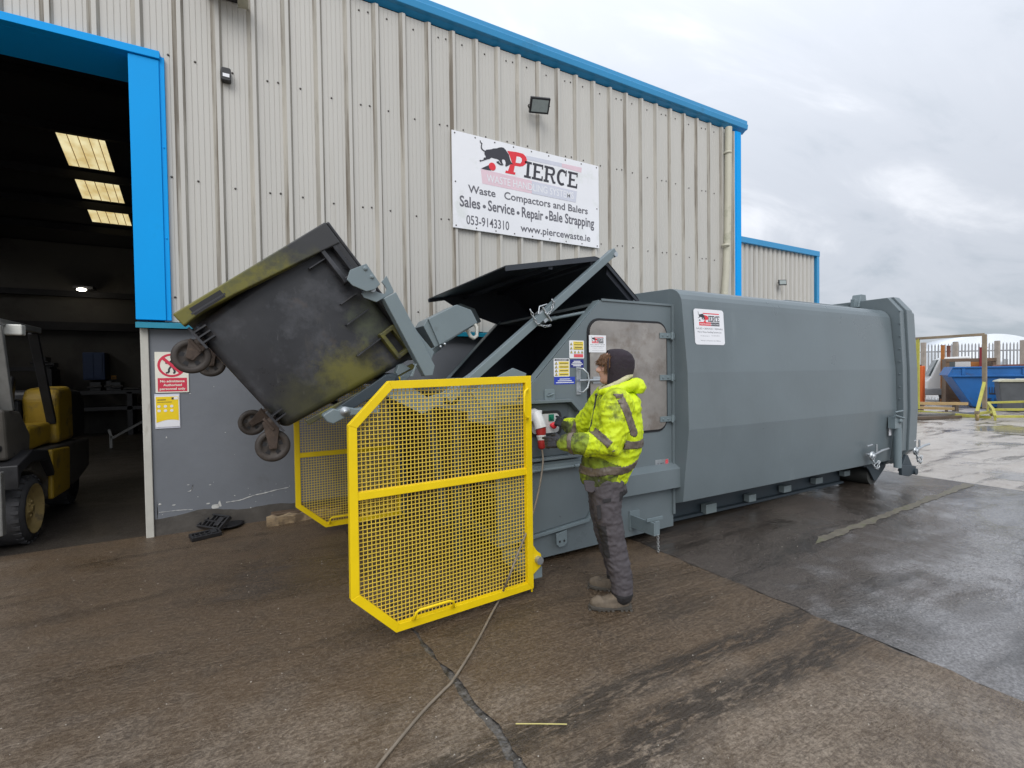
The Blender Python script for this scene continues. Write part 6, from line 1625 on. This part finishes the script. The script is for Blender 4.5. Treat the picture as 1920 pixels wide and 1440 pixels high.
mb = MB(); mb.tube([(XS-.5, 5.98, .95), (XS-.3, 6.0, 1.05), (XS-.15, 6.1, .98), (XS-.12, 6.25, .9)], .045, 10); mb.build('hydraulic_hose', MT['fkd'], fk)

# ================================================================== things inside
t = thing('ceiling_lamp', (-3.955, 17.6, 4.11), 'small bright lamp glowing on the back wall of the dark workshop', 'lamp')
c = (-3.955, 17.6, 4.11)
MT['bulb'] = emis('lamp_glow', (1, .93, .80), 9.0)
mb = MB(); mb.sph((c[0], 17.6, c[2]), .075, (1.5, .6, .6), 10); mb.build('lamp_tube', MT['bulb'], t)
mb = MB(); mb.box(c[0]-.22, c[0]+.22, 17.7, 18.1, c[2]+.05, c[2]+.12); mb.build('lamp_bracket', MT['fkd'], t)
pl = bpy.data.lights.new('lamp_light', 'POINT'); plo = bpy.data.objects.new('lamp_light', pl); COL.objects.link(plo); plo.location = (c[0], 17.45, c[2]-.2); pl.energy = 3; pl.color = (1, .85, .6); pl.shadow_soft_size = .1
p = [(-4.022, 2.365), (-3.532, 1.581)]
MT['bluedk'] = mat('navy_board', (.012, .030, .085), .6)
t = thing('wall_cabinet', (p[0][0], 17.9, p[1][1]), 'dark navy cabinet hung on the back wall of the workshop', 'cabinet')
mb = MB(); mb.box(p[0][0], p[1][0], 17.75, 18.29, p[1][1], p[0][1]); mb.build('carcass', MT['bluedk'], t, bevel=.02)
mb = MB(); mb.box(p[0][0]+.05, (p[0][0]+p[1][0])/2-.01, 17.735, 17.748, p[1][1]+.05, p[0][1]-.05); mb.box((p[0][0]+p[1][0])/2+.01, p[1][0]-.05, 17.735, 17.748, p[1][1]+.05, p[0][1]-.05); mb.build('cabinet_door', MT['bluedk'], t, bevel=.005)
p = [(-3.502, 1.705), (-3.381, 1.592)]
t = thing('wall_notice', (p[0][0], 18.2, p[1][1]), 'tiny orange notice on the back wall beside the navy cabinet', 'notice')
mb = MB(); mb.box(p[0][0], p[1][0], 18.27, 18.298, p[1][1], p[0][1]); mb.build('sheet', mat('orange_card', (.55, .27, .03), .6), t)
mb = MB(); mb.box(p[0][0]+.02, p[1][0]-.02, 18.262, 18.268, p[1][1]+.03, p[1][1]+.05); mb.build('printed_line', MT['ink'], t)
t = thing('storage_rack', (-4.5, 17.6, .01), 'long dark steel rack of stock along the back wall of the workshop', 'rack')
z1, z2, z3 = 1.229, 0.773, 1.893
mb = MB()
for z in (z1, z2): mb.box(-8.2, -1.0, 17.2, 17.9, z-.05, z+.05)
mb.box(-8.2, -4.6, 17.3, 17.9, z3-.05, z3+.05)
for x in (-8.1, -6.3, -4.6, -2.9, -1.1): mb.box(x-.06, x+.06, 17.2, 17.9, .01, z1 if x > -4 else z3)
mb.build('rack_frame', MT['fkd'], t)
rnd = random.Random(5); MT['stk'] = mat('oily_stock_steel', (.035, .036, .038), .45, metal=.3, var=.4, vs=8)
for k in range(34):
    x = rnd.uniform(-8, -1.3); z = z1+.051 if x > -4.5 or rnd.random() < .5 else z3+.051
    w = rnd.uniform(.08, .3); h = rnd.uniform(.06, .28)
    mb = MB(); mb.box(x, x+w, 17.3+rnd.uniform(0, .2), 17.8, z, z+h); mb.tube([(x, 17.25, z+h*.4), (x+w*1.3, 17.25, z+h*.5)], .03, 6); mb.build('stock_piece', MT['stk'], t, bevel=.006)
t = thing('drum_stand', (-2.1, 14.2, .01), 'leaning grey metal stand on the workshop floor behind the door jamb', 'stand')
q = (-2.865, 16.293, 0.0)
mb = MB(); a = (-2.381, 14.0, 0.33); mb.bar((-2.7, 14.0, .25), (-2.1, 14.1, .62), .05, .05); mb.bar((-2.7, 14.0, .25), (-2.75, 14.0, .45), .05, .05); mb.bar((-2.1, 14.1, .02), (-2.1, 14.1, .66), .05, .05); mb.bar((-2.72, 14.0, .02), (-2.72, 14.0, .3), .05, .05); mb.build('frame', MT['gal'], t)

# ================================================================== litter along the wall
def grating(name, c, rot, w, l, label, tilt=0.0, lift=.0):
    t = thing(name, (c[0], c[1], 0), label, 'plastic bracket', 'broken plastic brackets by the wall')
    Mx = Matrix.Rotation(R(rot), 3, 'Z') @ Matrix.Rotation(R(tilt), 3, 'X')
    def TB(mb, *b_):
        k = MB(); k.box(*b_); mb.add([tuple(Vector((c[0], c[1], lift))+Mx@Vector(v)) for v in k.v], k.f)
    mb = MB()
    TB(mb, -l, l, -w, -w+.02, .01, .05); TB(mb, -l, l, w-.02, w, .01, .05); TB(mb, -l, -l+.02, -w+.021, w-.021, .01, .05); TB(mb, l-.02, l, -w+.021, w-.021, .01, .05); TB(mb, -l+.021, l-.021, -.008, .008, .012, .045)
    for i in range(1, 6): x = -l+2*l*i/6; TB(mb, x-.006, x+.006, -w+.021, -.009, .012, .046); TB(mb, x-.006, x+.006, .009, w-.021, .012, .046)
    mb.build('lattice', MT['blk_met'], t, bevel=.003)
    mb = MB(); TB(mb, l*.35, l*.75, -w*.6, w*.6, .047, .060); mb.build('end_plate', MT['blk_met'], t, bevel=.006)
MT['blk_met'].node_tree.nodes['Principled BSDF'].inputs['Roughness'].default_value = .4
g1 = (-0.308, 5.869); g2 = (-0.388, 5.633); g3 = (-0.189, 5.897)
grating('plastic_bracket', g1, -52, .085, .17, 'black lattice plastic bracket lying uppermost on the litter by the wall', 38, .075)
grating('plastic_bracket', g2, 20, .055, .13, 'small rounded black bracket half under the lattice one', 12, .012)
t = thing('rubber_flap', (g3[0], g3[1], 0), 'crumpled black rubber flap lying against the foot of the wall', 'rubber flap')
mb = MB(); pp_ = [(-0.369, 6.113), (-0.03, 6.058), (-0.05, 5.854), (-0.184, 5.715), (-0.33, 5.823)]
mb.add([(x, y, .012+.05*abs(math.sin(i*1.7))) for i, (x, y) in enumerate(pp_)]+[(g3[0], g3[1], .08)], [(0, 1, 5), (1, 2, 5), (2, 3, 5), (3, 4, 5), (4, 0, 5)])
o = mb.build('flap', MT['black'], t, smooth=True); sd_ = o.modifiers.new('s', 'SUBSURF'); sd_.levels = 2; sd_.render_levels = 2; so = o.modifiers.new('t', 'SOLIDIFY'); so.thickness = .012
MT['wood'] = mat('broken_timber', (.34, .25, .15), .75, var=.3, vs=8, bump=.5, bs=30, stretch=(1, 6, 6), dirt=[((.10, .07, .045), .8, 5, .5)])
MT['woodw'] = mat('wet_timber', (.105, .070, .045), .5, var=.3, vs=6, bump=.4, bs=30, stretch=(1, 6, 6))
a, b_ = (0.159, 5.726), (0.939, 5.841)
t = thing('timber_beam', (a[0], a[1], 0), 'split broken timber beam lying along the foot of the wall under the far gate', 'timber')
mb = MB(); n_ = 14; P = []
for i in range(n_+1):
    f_ = i/n_; x = a[0]+(b_[0]-a[0])*f_; y = a[1]+(b_[1]-a[1])*f_+.02*math.sin(i*2.3)*.4
    hh = .095-.02*f_+.008*math.sin(i*3.1); ww = .05
    P += [(x, y-ww+.006*math.sin(i*5), .008), (x, y+ww, .008), (x, y+ww, hh+.012*math.sin(i*1.9)), (x, y-ww+.01*math.sin(i*4.1), hh)]
mb.add(P, [(0, 1, 2, 3), tuple(range(4*n_+3, 4*n_-1, -1))]+[(4*i+j, 4*i+4+j, 4*i+4+(j+1) % 4, 4*i+(j+1) % 4) for i in range(n_) for j in range(4)])
mb.build('beam', MT['wood'], t)
t = thing('timber_plank', (a[0]+.1, 5.88, 0), 'long wet plank lying against the wall behind the broken beam', 'timber')
mb = MB(); mb.box(a[0]+.05, 2.4, 5.84, 5.95, .008, .10); mb.build('plank', MT['woodw'], t, bevel=.01)
mb = MB(); mb.box(a[0]+.3, 2.0, 5.79, 5.838, .008, .045); mb.build('batten', MT['woodw'], t, bevel=.006)
MT['straw'] = mat('yellow_cane', (.50, .44, .16), .5, var=.1, vs=9)
a, b_ = (1.029, 1.866, 0.02), (1.227, 1.748, 0.02)
t = thing('cane_stick', a, 'thin yellow cane lying on the slab in the foreground', 'stick')
mb = MB(); mb.tube([Vector(a), Vector(a).lerp(Vector(b_), .45)+Vector((0, 0, .001)), Vector(b_)], .0028, 6); mb.build('cane', MT['straw'], t)
mb = MB(); m_ = Vector(a).lerp(Vector(b_), .62); d_ = (Vector(b_)-Vector(a)).normalized(); mb.tube([m_-d_*.003, m_+d_*.003], .0035, 6); mb.build('node', MT['straw'], t)
# small loose grit and chips on the slab: nobody could count it
MT['grit'] = mat('pale_grit', (.42, .39, .34), .7, var=.4, vs=60)
rnd = random.Random(11); mb = MB()
for i in range(1500):
    x = rnd.uniform(-3.0, 3.1) if i % 3 else rnd.uniform(3.2, 8.4); y = rnd.uniform(.7, 5.8)
    r_ = rnd.choice([.0012, .0016, .002, .0026, .0036]); z = .0085
    q = [(x+r_*rnd.uniform(.7, 1.4)*math.cos(a), y+r_*rnd.uniform(.7, 1.4)*math.sin(a), z) for a in (0, 1.6, 3.1, 4.7)]
    mb.add(q+[(x, y, z+r_*rnd.uniform(.8, 1.4))], [(0, 1, 4), (1, 2, 4), (2, 3, 4), (3, 0, 4), (3, 2, 1, 0)])
o = mb.build('grit', MT['grit'], None); o['kind'] = 'stuff'

# ================================================================== yard beyond
def at(z, x0, y0): return None
# palisade fence
MT['pal'] = mat('galvanised_palisade', (.30, .31, .32), .5, metal=.2, var=.15, vs=2)
MT['palpost'] = mat('concrete_gatepost', (.33, .29, .25), .8, var=.15, vs=4)
fn = thing('palisade_fence', (33, 8, 0), 'tall grey palisade fence along the far side of the yard', 'fence')
A, B = Vector((32.549, 13.364, -0.074)), Vector((39.307, 6.761, 0.007))
A.z = B.z = 0; n_ = 0
top_l, top_r = 2.934, 2.935
dv = (B-A); Ln = dv.length; dv.normalize(); k = 0; s_ = 0; mb = MB(); nrm_ = Vector((-dv.y, dv.x, 0))
while s_ < Ln:
    c = A+dv*s_; zt = top_l+(top_r-top_l)*min(1, s_/Ln*1.3)
    P = [c-dv*.035, c+dv*.035]
    mb.add([tuple(P[0]+Vector((0,0,.1))), tuple(P[1]+Vector((0,0,.1))), tuple(P[1]+Vector((0,0,zt-.12))), tuple(c+Vector((0,0,zt))), tuple(P[0]+Vector((0,0,zt-.12)))]+[tuple(p_+nrm_*.012) for p_ in (P[0]+Vector((0,0,.1)), P[1]+Vector((0,0,.1)), P[1]+Vector((0,0,zt-.12)), c+Vector((0,0,zt)), P[0]+Vector((0,0,zt-.12)))],
           [(0,1,2,3,4), (9,8,7,6,5), (0,5,6,1), (1,6,7,2), (2,7,8,3), (3,8,9,4), (4,9,5,0)])
    s_ += .155
mb.build('pale_row', MT['pal'], fn)
mb = MB()
for zz in (.5, top_l-.45): mb.bar(A+nrm_*.04+Vector((0, 0, zz)), B+nrm_*.04+Vector((0, 0, zz+(top_r-top_l)*.8)), .05, .07)
mb.build('rail', MT['pal'], fn)
for px in (1731, 1792, 1868, 1917):
    pass
for c in [(32.555, 12.104, -0.028), (33.577, 11.08, -0.028), (35.001, 9.833, -0.033), (35.77, 9.063, -0.033)]:
    mb = MB(); mb.box(c[0]-.10, c[0]+.10, c[1]-.10, c[1]+.10, 0, top_l+.05); mb.build('post', MT['palpost'], fn, bevel=.02)
# white curved-roof shed behind the fence
sc = (53.996, 15.799, 1.059)
t = thing('curved_shed', (sc[0], sc[1], 0), 'white curved roof showing above the palisade fence', 'shed')
L0, L1 = Vector((50.187, 17.912, 1.12)), Vector((54.434, 13.268, 1.036))
d = (L1-L0); ln = d.length; d.normalize(); nn = Vector((-d.y, d.x, 0)); zt = 4.26
mb = MB(); vs = []; K = 16
for i in range(K+1):
    s_ = i/K; z = 1.0+(zt-1.0)*(math.sin(math.pi*(.12+.62*s_))**.6); p = L0+d*ln*s_; vs += [(p.x, p.y, 0), (p.x, p.y, z), (p.x+nn.x*6, p.y+nn.y*6, z), (p.x+nn.x*6, p.y+nn.y*6, 0)]
mb.add(vs, [(0, 1, 2, 3), (4*K+3, 4*K+2, 4*K+1, 4*K)]+[(4*i, 4*i+4, 4*i+5, 4*i+1) for i in range(K)]+[(4*i+1, 4*i+5, 4*i+6, 4*i+2) for i in range(K)]+[(4*i+2, 4*i+6, 4*i+7, 4*i+3) for i in range(K)])
MT['shed'] = mat('white_shed_sheet', (.70, .74, .78), .4, var=.04, vs=1)
mb.build('roof_shell', MT['shed'], t, smooth=True)
mb = MB(); p = L0+d*ln*.75-nn*.02; mb.box(p.x-.8, p.x+.8, p.y-.05, p.y, .0, 2.2); mb.build('door', MT['pal'], t)
# helper for boxes set on the ground facing the camera at a given depth
def frame_at(c, yawd):
    Mx = Matrix.Rotation(R(yawd), 3, 'Z'); cc = Vector((c[0], c[1], 0))
    def F(mb, P, mi=0): mb.add([tuple(cc+Mx@Vector(v)) for v in P.v], P.f, mi)
    return F, (lambda v: cc+Mx@Vector(v))
VY = -64   # local x runs to the right across the view, local y away from the camera
# ---- blue skip
MT['skipb'] = mat('blue_skip_paint', (.008, .115, .36), .5, var=.15, vs=1.5, dirt=[((.05, .045, .05), .6, 2.5, .58), ((.16, .07, .03), .6, 5, .66)])
c0_ = (24.732, 8.209, 0.079)
F, Wp = frame_at(c0_, VY)
t = thing('skip', (c0_[0], c0_[1], 0), 'large blue steel skip with sloping end and faded black lettering', 'skip')
zt = 1.618; k_ = 19.2/900*.76
def pk(px): return (px-1780)*k_
mb = MB(); P = MB(); P.prism([(pk(1815), .03), (pk(1820)+5.2, .03), (pk(1820)+5.9, zt-.36), (pk(1774), zt-.36)], 0, 2.2, 'y'); F(mb, P); mb.build('skip_body', MT['skipb'], t, bevel=.02)
mb = MB(); P = MB(); P.prism([(pk(1770)-.03, zt-.35), (pk(1820)+5.95, zt-.35), (pk(1820)+5.95, zt), (pk(1779), zt)], -.05, 2.25, 'y'); P.box(pk(1770)-.02, 6.9, -.09, -.051, zt-.40, zt-.33); P.box(pk(1777), 6.9, -.10, -.051, zt-.06, zt)
for px in (1797, 1900): P.box(pk(px)-.05, pk(px)+.05, -.088, -.051, zt-.325, zt-.07)
F(mb, P); mb.build('skip_rim', MT['skipb'], t, bevel=.01)
mb = MB(); rx = tuple(Wp((1, 0, 0))-Wp((0, 0, 0))); 
org_ = Wp((0, -.012, 0))
z_ = 0.594
mb.text('K LLD', pk(1834), pk(1858), z_-.05, .28, 0, 0, .03, right=rx, up=(0, 0, 1), org=tuple(org_)); mb.text('ME, LT', pk(1836), pk(1862), z_-.42, .22, 0, 0, .02, right=rx, up=(0, 0, 1), org=tuple(org_))
mb.build('lettering', MT['ink'], t)
# rubbish rising above the skip
t = thing('scrap_load', tuple(Wp((3.4, 1.1, zt))), 'rusty red sheets of scrap heaped in the blue skip', 'scrap')
MT['scrap'] = mat('rusty_scrap', (.16, .065, .045), .8, var=.3, vs=4)
mb = MB(); P = MB(); P.prism([(pk(1852), zt-.2), (6.8, zt-.2), (6.6, zt+.15), (pk(1870), zt+.06)], .3, 1.8, 'y'); F(mb, P); mb.build('sheet', MT['scrap'], t, bevel=.02)
# ---- brown open container behind
MT['brown'] = mat('brown_steel_container', (.16, .105, .065), .7, var=.2, vs=2, dirt=((.26, .12, .05), .7, 2, .55))
MT['oran'] = mat('orange_rust_panel', (.40, .15, .035), .7, var=.2, vs=3)
c1_ = (27.379, 9.365, -0.217); F, Wp = frame_at(c1_, VY); k1_ = 21.5/900*.76
t = thing('open_container', (c1_[0], c1_[1], 0), 'brown rusty open steel container standing behind the blue skip', 'container')
zt2 = 1.982
mb = MB(); P = MB(); P.prism([(0, .0), (.12, .0), (.12, zt2), (0, zt2)], 0, 2.0, 'y'); P.box(.121, 1.62, 1.9, 2.0, 0, zt2); P.box(0.0, 1.62, -.03, .0, zt2-.14, zt2); P.box(1.5, 1.62, .0, 1.899, 0, zt2-.0); P.box(.121, 1.5, .0, 1.9, .0, .1); F(mb, P); mb.build('container_wall', MT['brown'], t, bevel=.01)
mb = MB(); P = MB(); P.box(.5, 1.49, 1.80, 1.89, .6, zt2-.15); F(mb, P); mb.build('back_panel', MT['oran'], t, bevel=.01)
mb = MB(); P = MB(); P.prism([(.13, .11), (1.2, .11), (.95, .7), (.13, 1.3)], .5, 1.7, 'y'); F(mb, P); mb.build('inner_ramp', MT['brown'], t)
# ---- loose posts standing behind
for i, (c, w, h, m_, lab) in enumerate((((28.524, 9.875, -0.175), .12, 2.624, 'oran', 'thin orange brown post standing left of the brown container'), ((29.148, 9.871, -0.203), .12, 2.609, 'scrap', 'pink red post standing just behind the brown container'), ((27.905, 8.277, -0.065), .20, 2.43, 'redp', 'thick dark red post standing behind the blue skip'))):
    MT.setdefault('redp', mat('dark_red_paint', (.26, .03, .035), .6))
    t = thing('steel_post', (c[0], c[1], 0), lab, 'post', 'posts standing in the scrap'); mb = MB(); mb.box(c[0]-w/2, c[0]+w/2, c[1]-w/2, c[1]+w/2, 0, h); mb.build('shaft', MT[m_], t, bevel=.01)
    mb = MB(); mb.box(c[0]-w*.6, c[0]+w*.6, c[1]-w*.6, c[1]+w*.6, h+.001, h+.02); mb.build('cap', MT[m_], t)
# ---- white van
c2_ = (28.259, 10.361, -0.315); F, Wp = frame_at(c2_, VY); k2_ = 23.5/900
t = thing('van', (c2_[0], c2_[1], 0), 'white van with its door glass and black mirror showing beside the container', 'van')
MT['vanw'] = mat('white_van_paint', (.66, .67, .66), .35, var=.04, vs=1, dirt=((.35, .33, .30), .5, 2, .58))
MT['glass'] = mat('dark_glass', (.10, .12, .12), .08, var=.2, vs=3)
zv = 2.077
mb = MB(); P = MB(); P.prism([(-.05, .35), (-.02, .95), (.12, 1.15), (.42, zv-.10), (.60, zv), (1.5, zv+.02), (1.56, .9), (1.5, .35)], 0, 1.8, 'y'); F(mb, P); mb.build('van_body', MT['vanw'], t, bevel=.06)
mb = MB(); P = MB(); P.prism([(.46, 1.22), (.66, zv-.16), (.98, zv-.14), (.98, 1.16)], -.012, -.001, 'y'); F(mb, P); mb.build('door_window', MT['glass'], t)
mb = MB(); P = MB(); P.prism([(.12, 1.20), (.42, zv-.12), (.36, zv-.12), (.06, 1.22)], .15, 1.65, 'y'); F(mb, P); mb.build('windscreen', MT['glass'], t)
mb = MB(); P = MB(); P.box(.70, .98, -.20, -.02, 1.10, 1.38); F(mb, P); mb.build('mirror', MT['black'], t, bevel=.03)
mb = MB(); P = MB(); P.box(-.10, 1.2, -.03, 1.83, .30, .62); F(mb, P); mb.build('bumper', MT['pal'], t, bevel=.04)
mb = MB(); P = MB(); P.lathe((.75, -.02, .33), (0, 1, 0), [(0, 0), (0, .20), (.0, .33), (.2, .33), (.2, 0)], 24); F(mb, P); mb.build('wheel', MT['frt'], t)
mb = MB(); P = MB(); P.lathe((.75, -.03, .33), (0, 1, 0), [(0, 0), (.0, .19), (.008, .19)], 16); F(mb, P); mb.build('hub_cap', MT['pal'], t)
# ---- orange bin, near the van
c3_ = (26.355, 9.933, -0.201)
t = thing('orange_tank', (c3_[0], c3_[1], 0), 'orange upright tank between the container door and the white van', 'tank')
z3_ = 1.685
mb = MB(); mb.prism(rr(c3_[0]-.14, c3_[0]+.14, c3_[1]-.16, c3_[1]+.12, .05), .02, z3_, 'z'); mb.build('tank', MT['oran2'] if 'oran2' in MT else mat('orange_plastic', (.60, .11, .02), .5), t, bevel=.03)
mb = MB(); mb.cyl((c3_[0], c3_[1], z3_), (c3_[0], c3_[1], z3_+.05), .07, 12); mb.build('cap', MT['black'], t)
# ---- dark bush-like tangle of scrap cable by the van
# ---- wheeled yellow rack
MT['rky'] = mat('faded_yellow_green_paint', (.42, .40, .07), .6, var=.2, vs=3, dirt=[((.22, .13, .08), .7, 3, .55)])
MT['rkb'] = mat('weathered_rack_steel', (.24, .19, .13), .6, var=.25, vs=3)
t = thing('wheeled_rack', (19.986, 6.605, 0.0), 'tall empty yellow and brown steel frame on castors in front of the blue skip', 'rack')
tl, tr_, bl_, br_, ml = [Vector(v) for v in [(20.016, 7.913, 2.594), (20.218, 5.972, 2.614), (20.09, 7.811, 0.158), (20.159, 5.94, 0.032), (20.11, 7.633, 2.613)]]
bl_.z = max(bl_.z, .12); br_.z = .30
def rb(name, a, b_, w, m_): mb = MB(); mb.bar(a, b_, w, w, (0, 0, 1) if abs((Vector(b_)-Vector(a)).normalized().z) < .9 else (1, 0, 0)); mb.build(name, MT[m_], t, bevel=.006)
rb('top_rail', tl, tr_, .085, 'rkb'); rb('post', tr_, br_, .10, 'rkb')
l0 = Vector((20.049, 7.609, 2.592)); l1 = Vector((19.993, 7.579, 0.177)); l1.z = .2; rb('post', l0, l1, .085, 'rky')
rb('base_rail', Vector((20.031, 7.728, 0.111)), Vector((20.198, 5.804, 0.023)), .09, 'rky')
ca_, cb_ = Vector((19.012, 5.78, 0.204)), Vector((21.181, 6.062, 0.139))
rb('brace', Vector((20.184, 5.954, 1.131)), ca_, .075, 'rky'); rb('foot_rail', ca_, cb_, .08, 'rky')
for c in ((19.023, 5.77, 0.092), (21.165, 6.07, 0.087)):
    r_ = .105; mb = MB(); mb.lathe((c[0], c[1], r_), (.5, -.86, 0), [(-.03, 0), (-.03, r_*.7), (-.025, r_), (.025, r_), (.03, r_*.7), (.03, 0)], 20); w_ = mb.build('castor', MT['fkrim'], t); ORG[w_.name] = ORG[t.name]
    mb = MB(); mb.box(c[0]-.05, c[0]+.05, c[1]-.05, c[1]+.05, r_*2+.001, r_*2+.08); mb.build('fork', MT['rkb'], w_)
# ---- low yellow trolley frame at the right edge
t = thing('low_trolley', (20.797, 5.583, 0.0), 'low yellow green welded trolley frame at the right edge of the view', 'trolley')
def tb2(name, a, b_, w=.07, m_='rky'): mb = MB(); mb.bar(a, b_, w, w); mb.build(name, MT[m_], t, bevel=.005)
q = [Vector(v) for v in [(22.282, 6.487, 0.368), (22.743, 5.661, 0.423), (20.125, 5.736, 0.279), (20.46, 4.98, 0.308), (19.36, 5.47, 0.127), (19.95, 4.8, 0.142), (20.578, 5.938, 0.11)]]
tb2('top_rail', q[0], q[1]); tb2('side_rail', q[0], q[2]); tb2('side_rail', q[1], q[3]); tb2('front_rail', q[2], q[3]); tb2('leg', q[2], q[4]); tb2('base_rail', q[4], q[5])
lg = Vector((q[4].x, q[4].y, .0)); tb2('leg', q[4]+Vector((0, 0, .0)), lg+Vector((0, 0, .01)), .05); lg2 = Vector((q[5].x, q[5].y, .01)); tb2('leg', q[5], lg2, .05)
for v in (q[0], q[1]): tb2('leg', v-Vector((0, 0, .036)), Vector((v.x, v.y, .01)), .05)
# ---- two grey wheelie bins
MT['wb'] = mat('grey_bin_plastic', (.085, .092, .10), .5, var=.15, vs=4); MT['wbl'] = mat('pale_bin_lid', (.48, .47, .36), .5, var=.15, vs=4)
for i, (c, lab) in enumerate((((23.91, 6.381, 0.21), 'grey bin with pale lid before the blue skip, left one of two'), ((24.445, 6.084, 0.201), 'grey bin with pale lid cut by the right edge of the view'))):
    F, Wp = frame_at(c, VY); t = thing('yard_bin', (c[0], c[1], 0), lab, 'bin', 'grey bins in front of the skip')
    zt4 = 1.05; w = .30
    P = MB(); P.add([(-w*.86, -.28, .05), (w*.86, -.28, .05), (w*.86, .28, .05), (-w*.86, .28, .05), (-w*1.15, -.36, zt4), (w*1.15, -.36, zt4), (w*1.15, .36, zt4), (-w*1.15, .36, zt4)], [(3,2,1,0), (4,5,6,7), (0,1,5,4), (1,2,6,5), (2,3,7,6), (3,0,4,7)])
    mb = MB(); F(mb, P); mb.build('bin_body', MT['wb'], t, bevel=.03)
    P = MB(); P.prism([(-w*1.3, zt4+.005), (w*1.3, zt4+.005), (w*1.1, zt4+.09), (-w*.6, zt4+.11), (-w*1.2, zt4+.05)], -.42, .40, 'y'); mb = MB(); F(mb, P); mb.build('bin_lid', MT['wbl'], t, bevel=.015)
    for s_ in (-1, 1): P = MB(); P.lathe((s_*w*.8, .30, .10), (1, 0, 0), [(-.02, 0), (-.02, .10), (.02, .10), (.02, 0)], 14); mb = MB(); F(mb, P); mb.build('bin_wheel', MT['black'], t)
# ---- stacked timber and sheets on the yard floor
MT['tim'] = mat('sawn_timber', (.42, .29, .13), .7, var=.2, vs=4, stretch=(1, 1, 4)); MT['shm'] = mat('wet_steel_sheet', (.20, .20, .20), .25, metal=.5, var=.3, vs=4); MT['brn'] = mat('brown_channel', (.09, .065, .045), .6, var=.3, vs=4)
for (a, b_, w, h, z0, m_, lab, nm, cat_) in (
    ((21.369, 8.245, 0.129), (22.293, 7.048, 0.19), .30, .10, .26, 'tim', 'orange sawn timber boards lying on bearers beyond the compactor', 'timber_stack', 'timber'),
    ((20.566, 7.888, 0.055), (20.895, 6.907, 0.118), .26, .09, .16, 'tim', 'lower pale timber board sticking out under the orange boards', 'timber_stack', 'timber'),
    ((19.114, 7.548, 0.027), (21.133, 6.545, 0.093), .8, .06, .05, 'shm', 'wet grey steel sheets lying flat behind the rack castors', 'steel_sheets', 'steel sheets'),
    ((17.789, 7.024, 0.004), (19.416, 6.353, 0.077), .30, .09, .01, 'brn', 'dark brown steel channels lying on the pale yard concrete', 'steel_channel', 'steel channel')):
    A_, B_ = Vector((a[0], a[1], z0+h/2)), Vector((b_[0], b_[1], z0+h/2))
    t = thing(nm, (a[0], a[1], 0), lab, cat_)
    d_ = (B_-A_).normalized(); n2_ = Vector((-d_.y, d_.x, 0))
    for k in range(3):
        mb = MB(); o2 = n2_*(w/3*(k-1)); mb.bar(A_+o2+d_*(.2*k), B_+o2-d_*(.25*((k*2) % 3)), w/3-.01, h*(1-.12*k)); mb.build('board', MT[m_], t, bevel=.004)
    if z0 > .03:
        for f_ in (.15, .8): mb = MB(); c = A_.lerp(B_, f_); c.z = z0/2; mb.bar(c-n2_*w*.5, c+n2_*w*.5, .08, z0-.004); mb.build('bearer', MT['brn'], t)
# distant low hedge line and sheds closing the horizon behind the fence
MT['far'] = mat('distant_hedge', (.05, .065, .05), .9, var=.3, vs=.3)
mb = MB(); rnd = random.Random(8); pts = []
for i in range(90):
    f_ = i/89; p = Vector((138.671, 60.332, 0.348)).lerp(Vector((217.951, 4.911, -0.992)), f_); h = 1.1+.7*noise.noise(Vector((i*.35, 1, 0)))+.4*noise.noise(Vector((i*1.3, 5, 0))); pts.append((p, h))
vs = []
for p, h in pts: vs += [(p.x, p.y, 0), (p.x, p.y, h), (p.x+3, p.y+3, h), (p.x+3, p.y+3, 0)]
mb.add(vs, [(4*i, 4*i+4, 4*i+5, 4*i+1) for i in range(89)]+[(4*i+1, 4*i+5, 4*i+6, 4*i+2) for i in range(89)]+[(4*i+2, 4*i+6, 4*i+7, 4*i+3) for i in range(89)])
o = mb.build('hedgerow', MT['far'], None); o['kind'] = 'stuff'
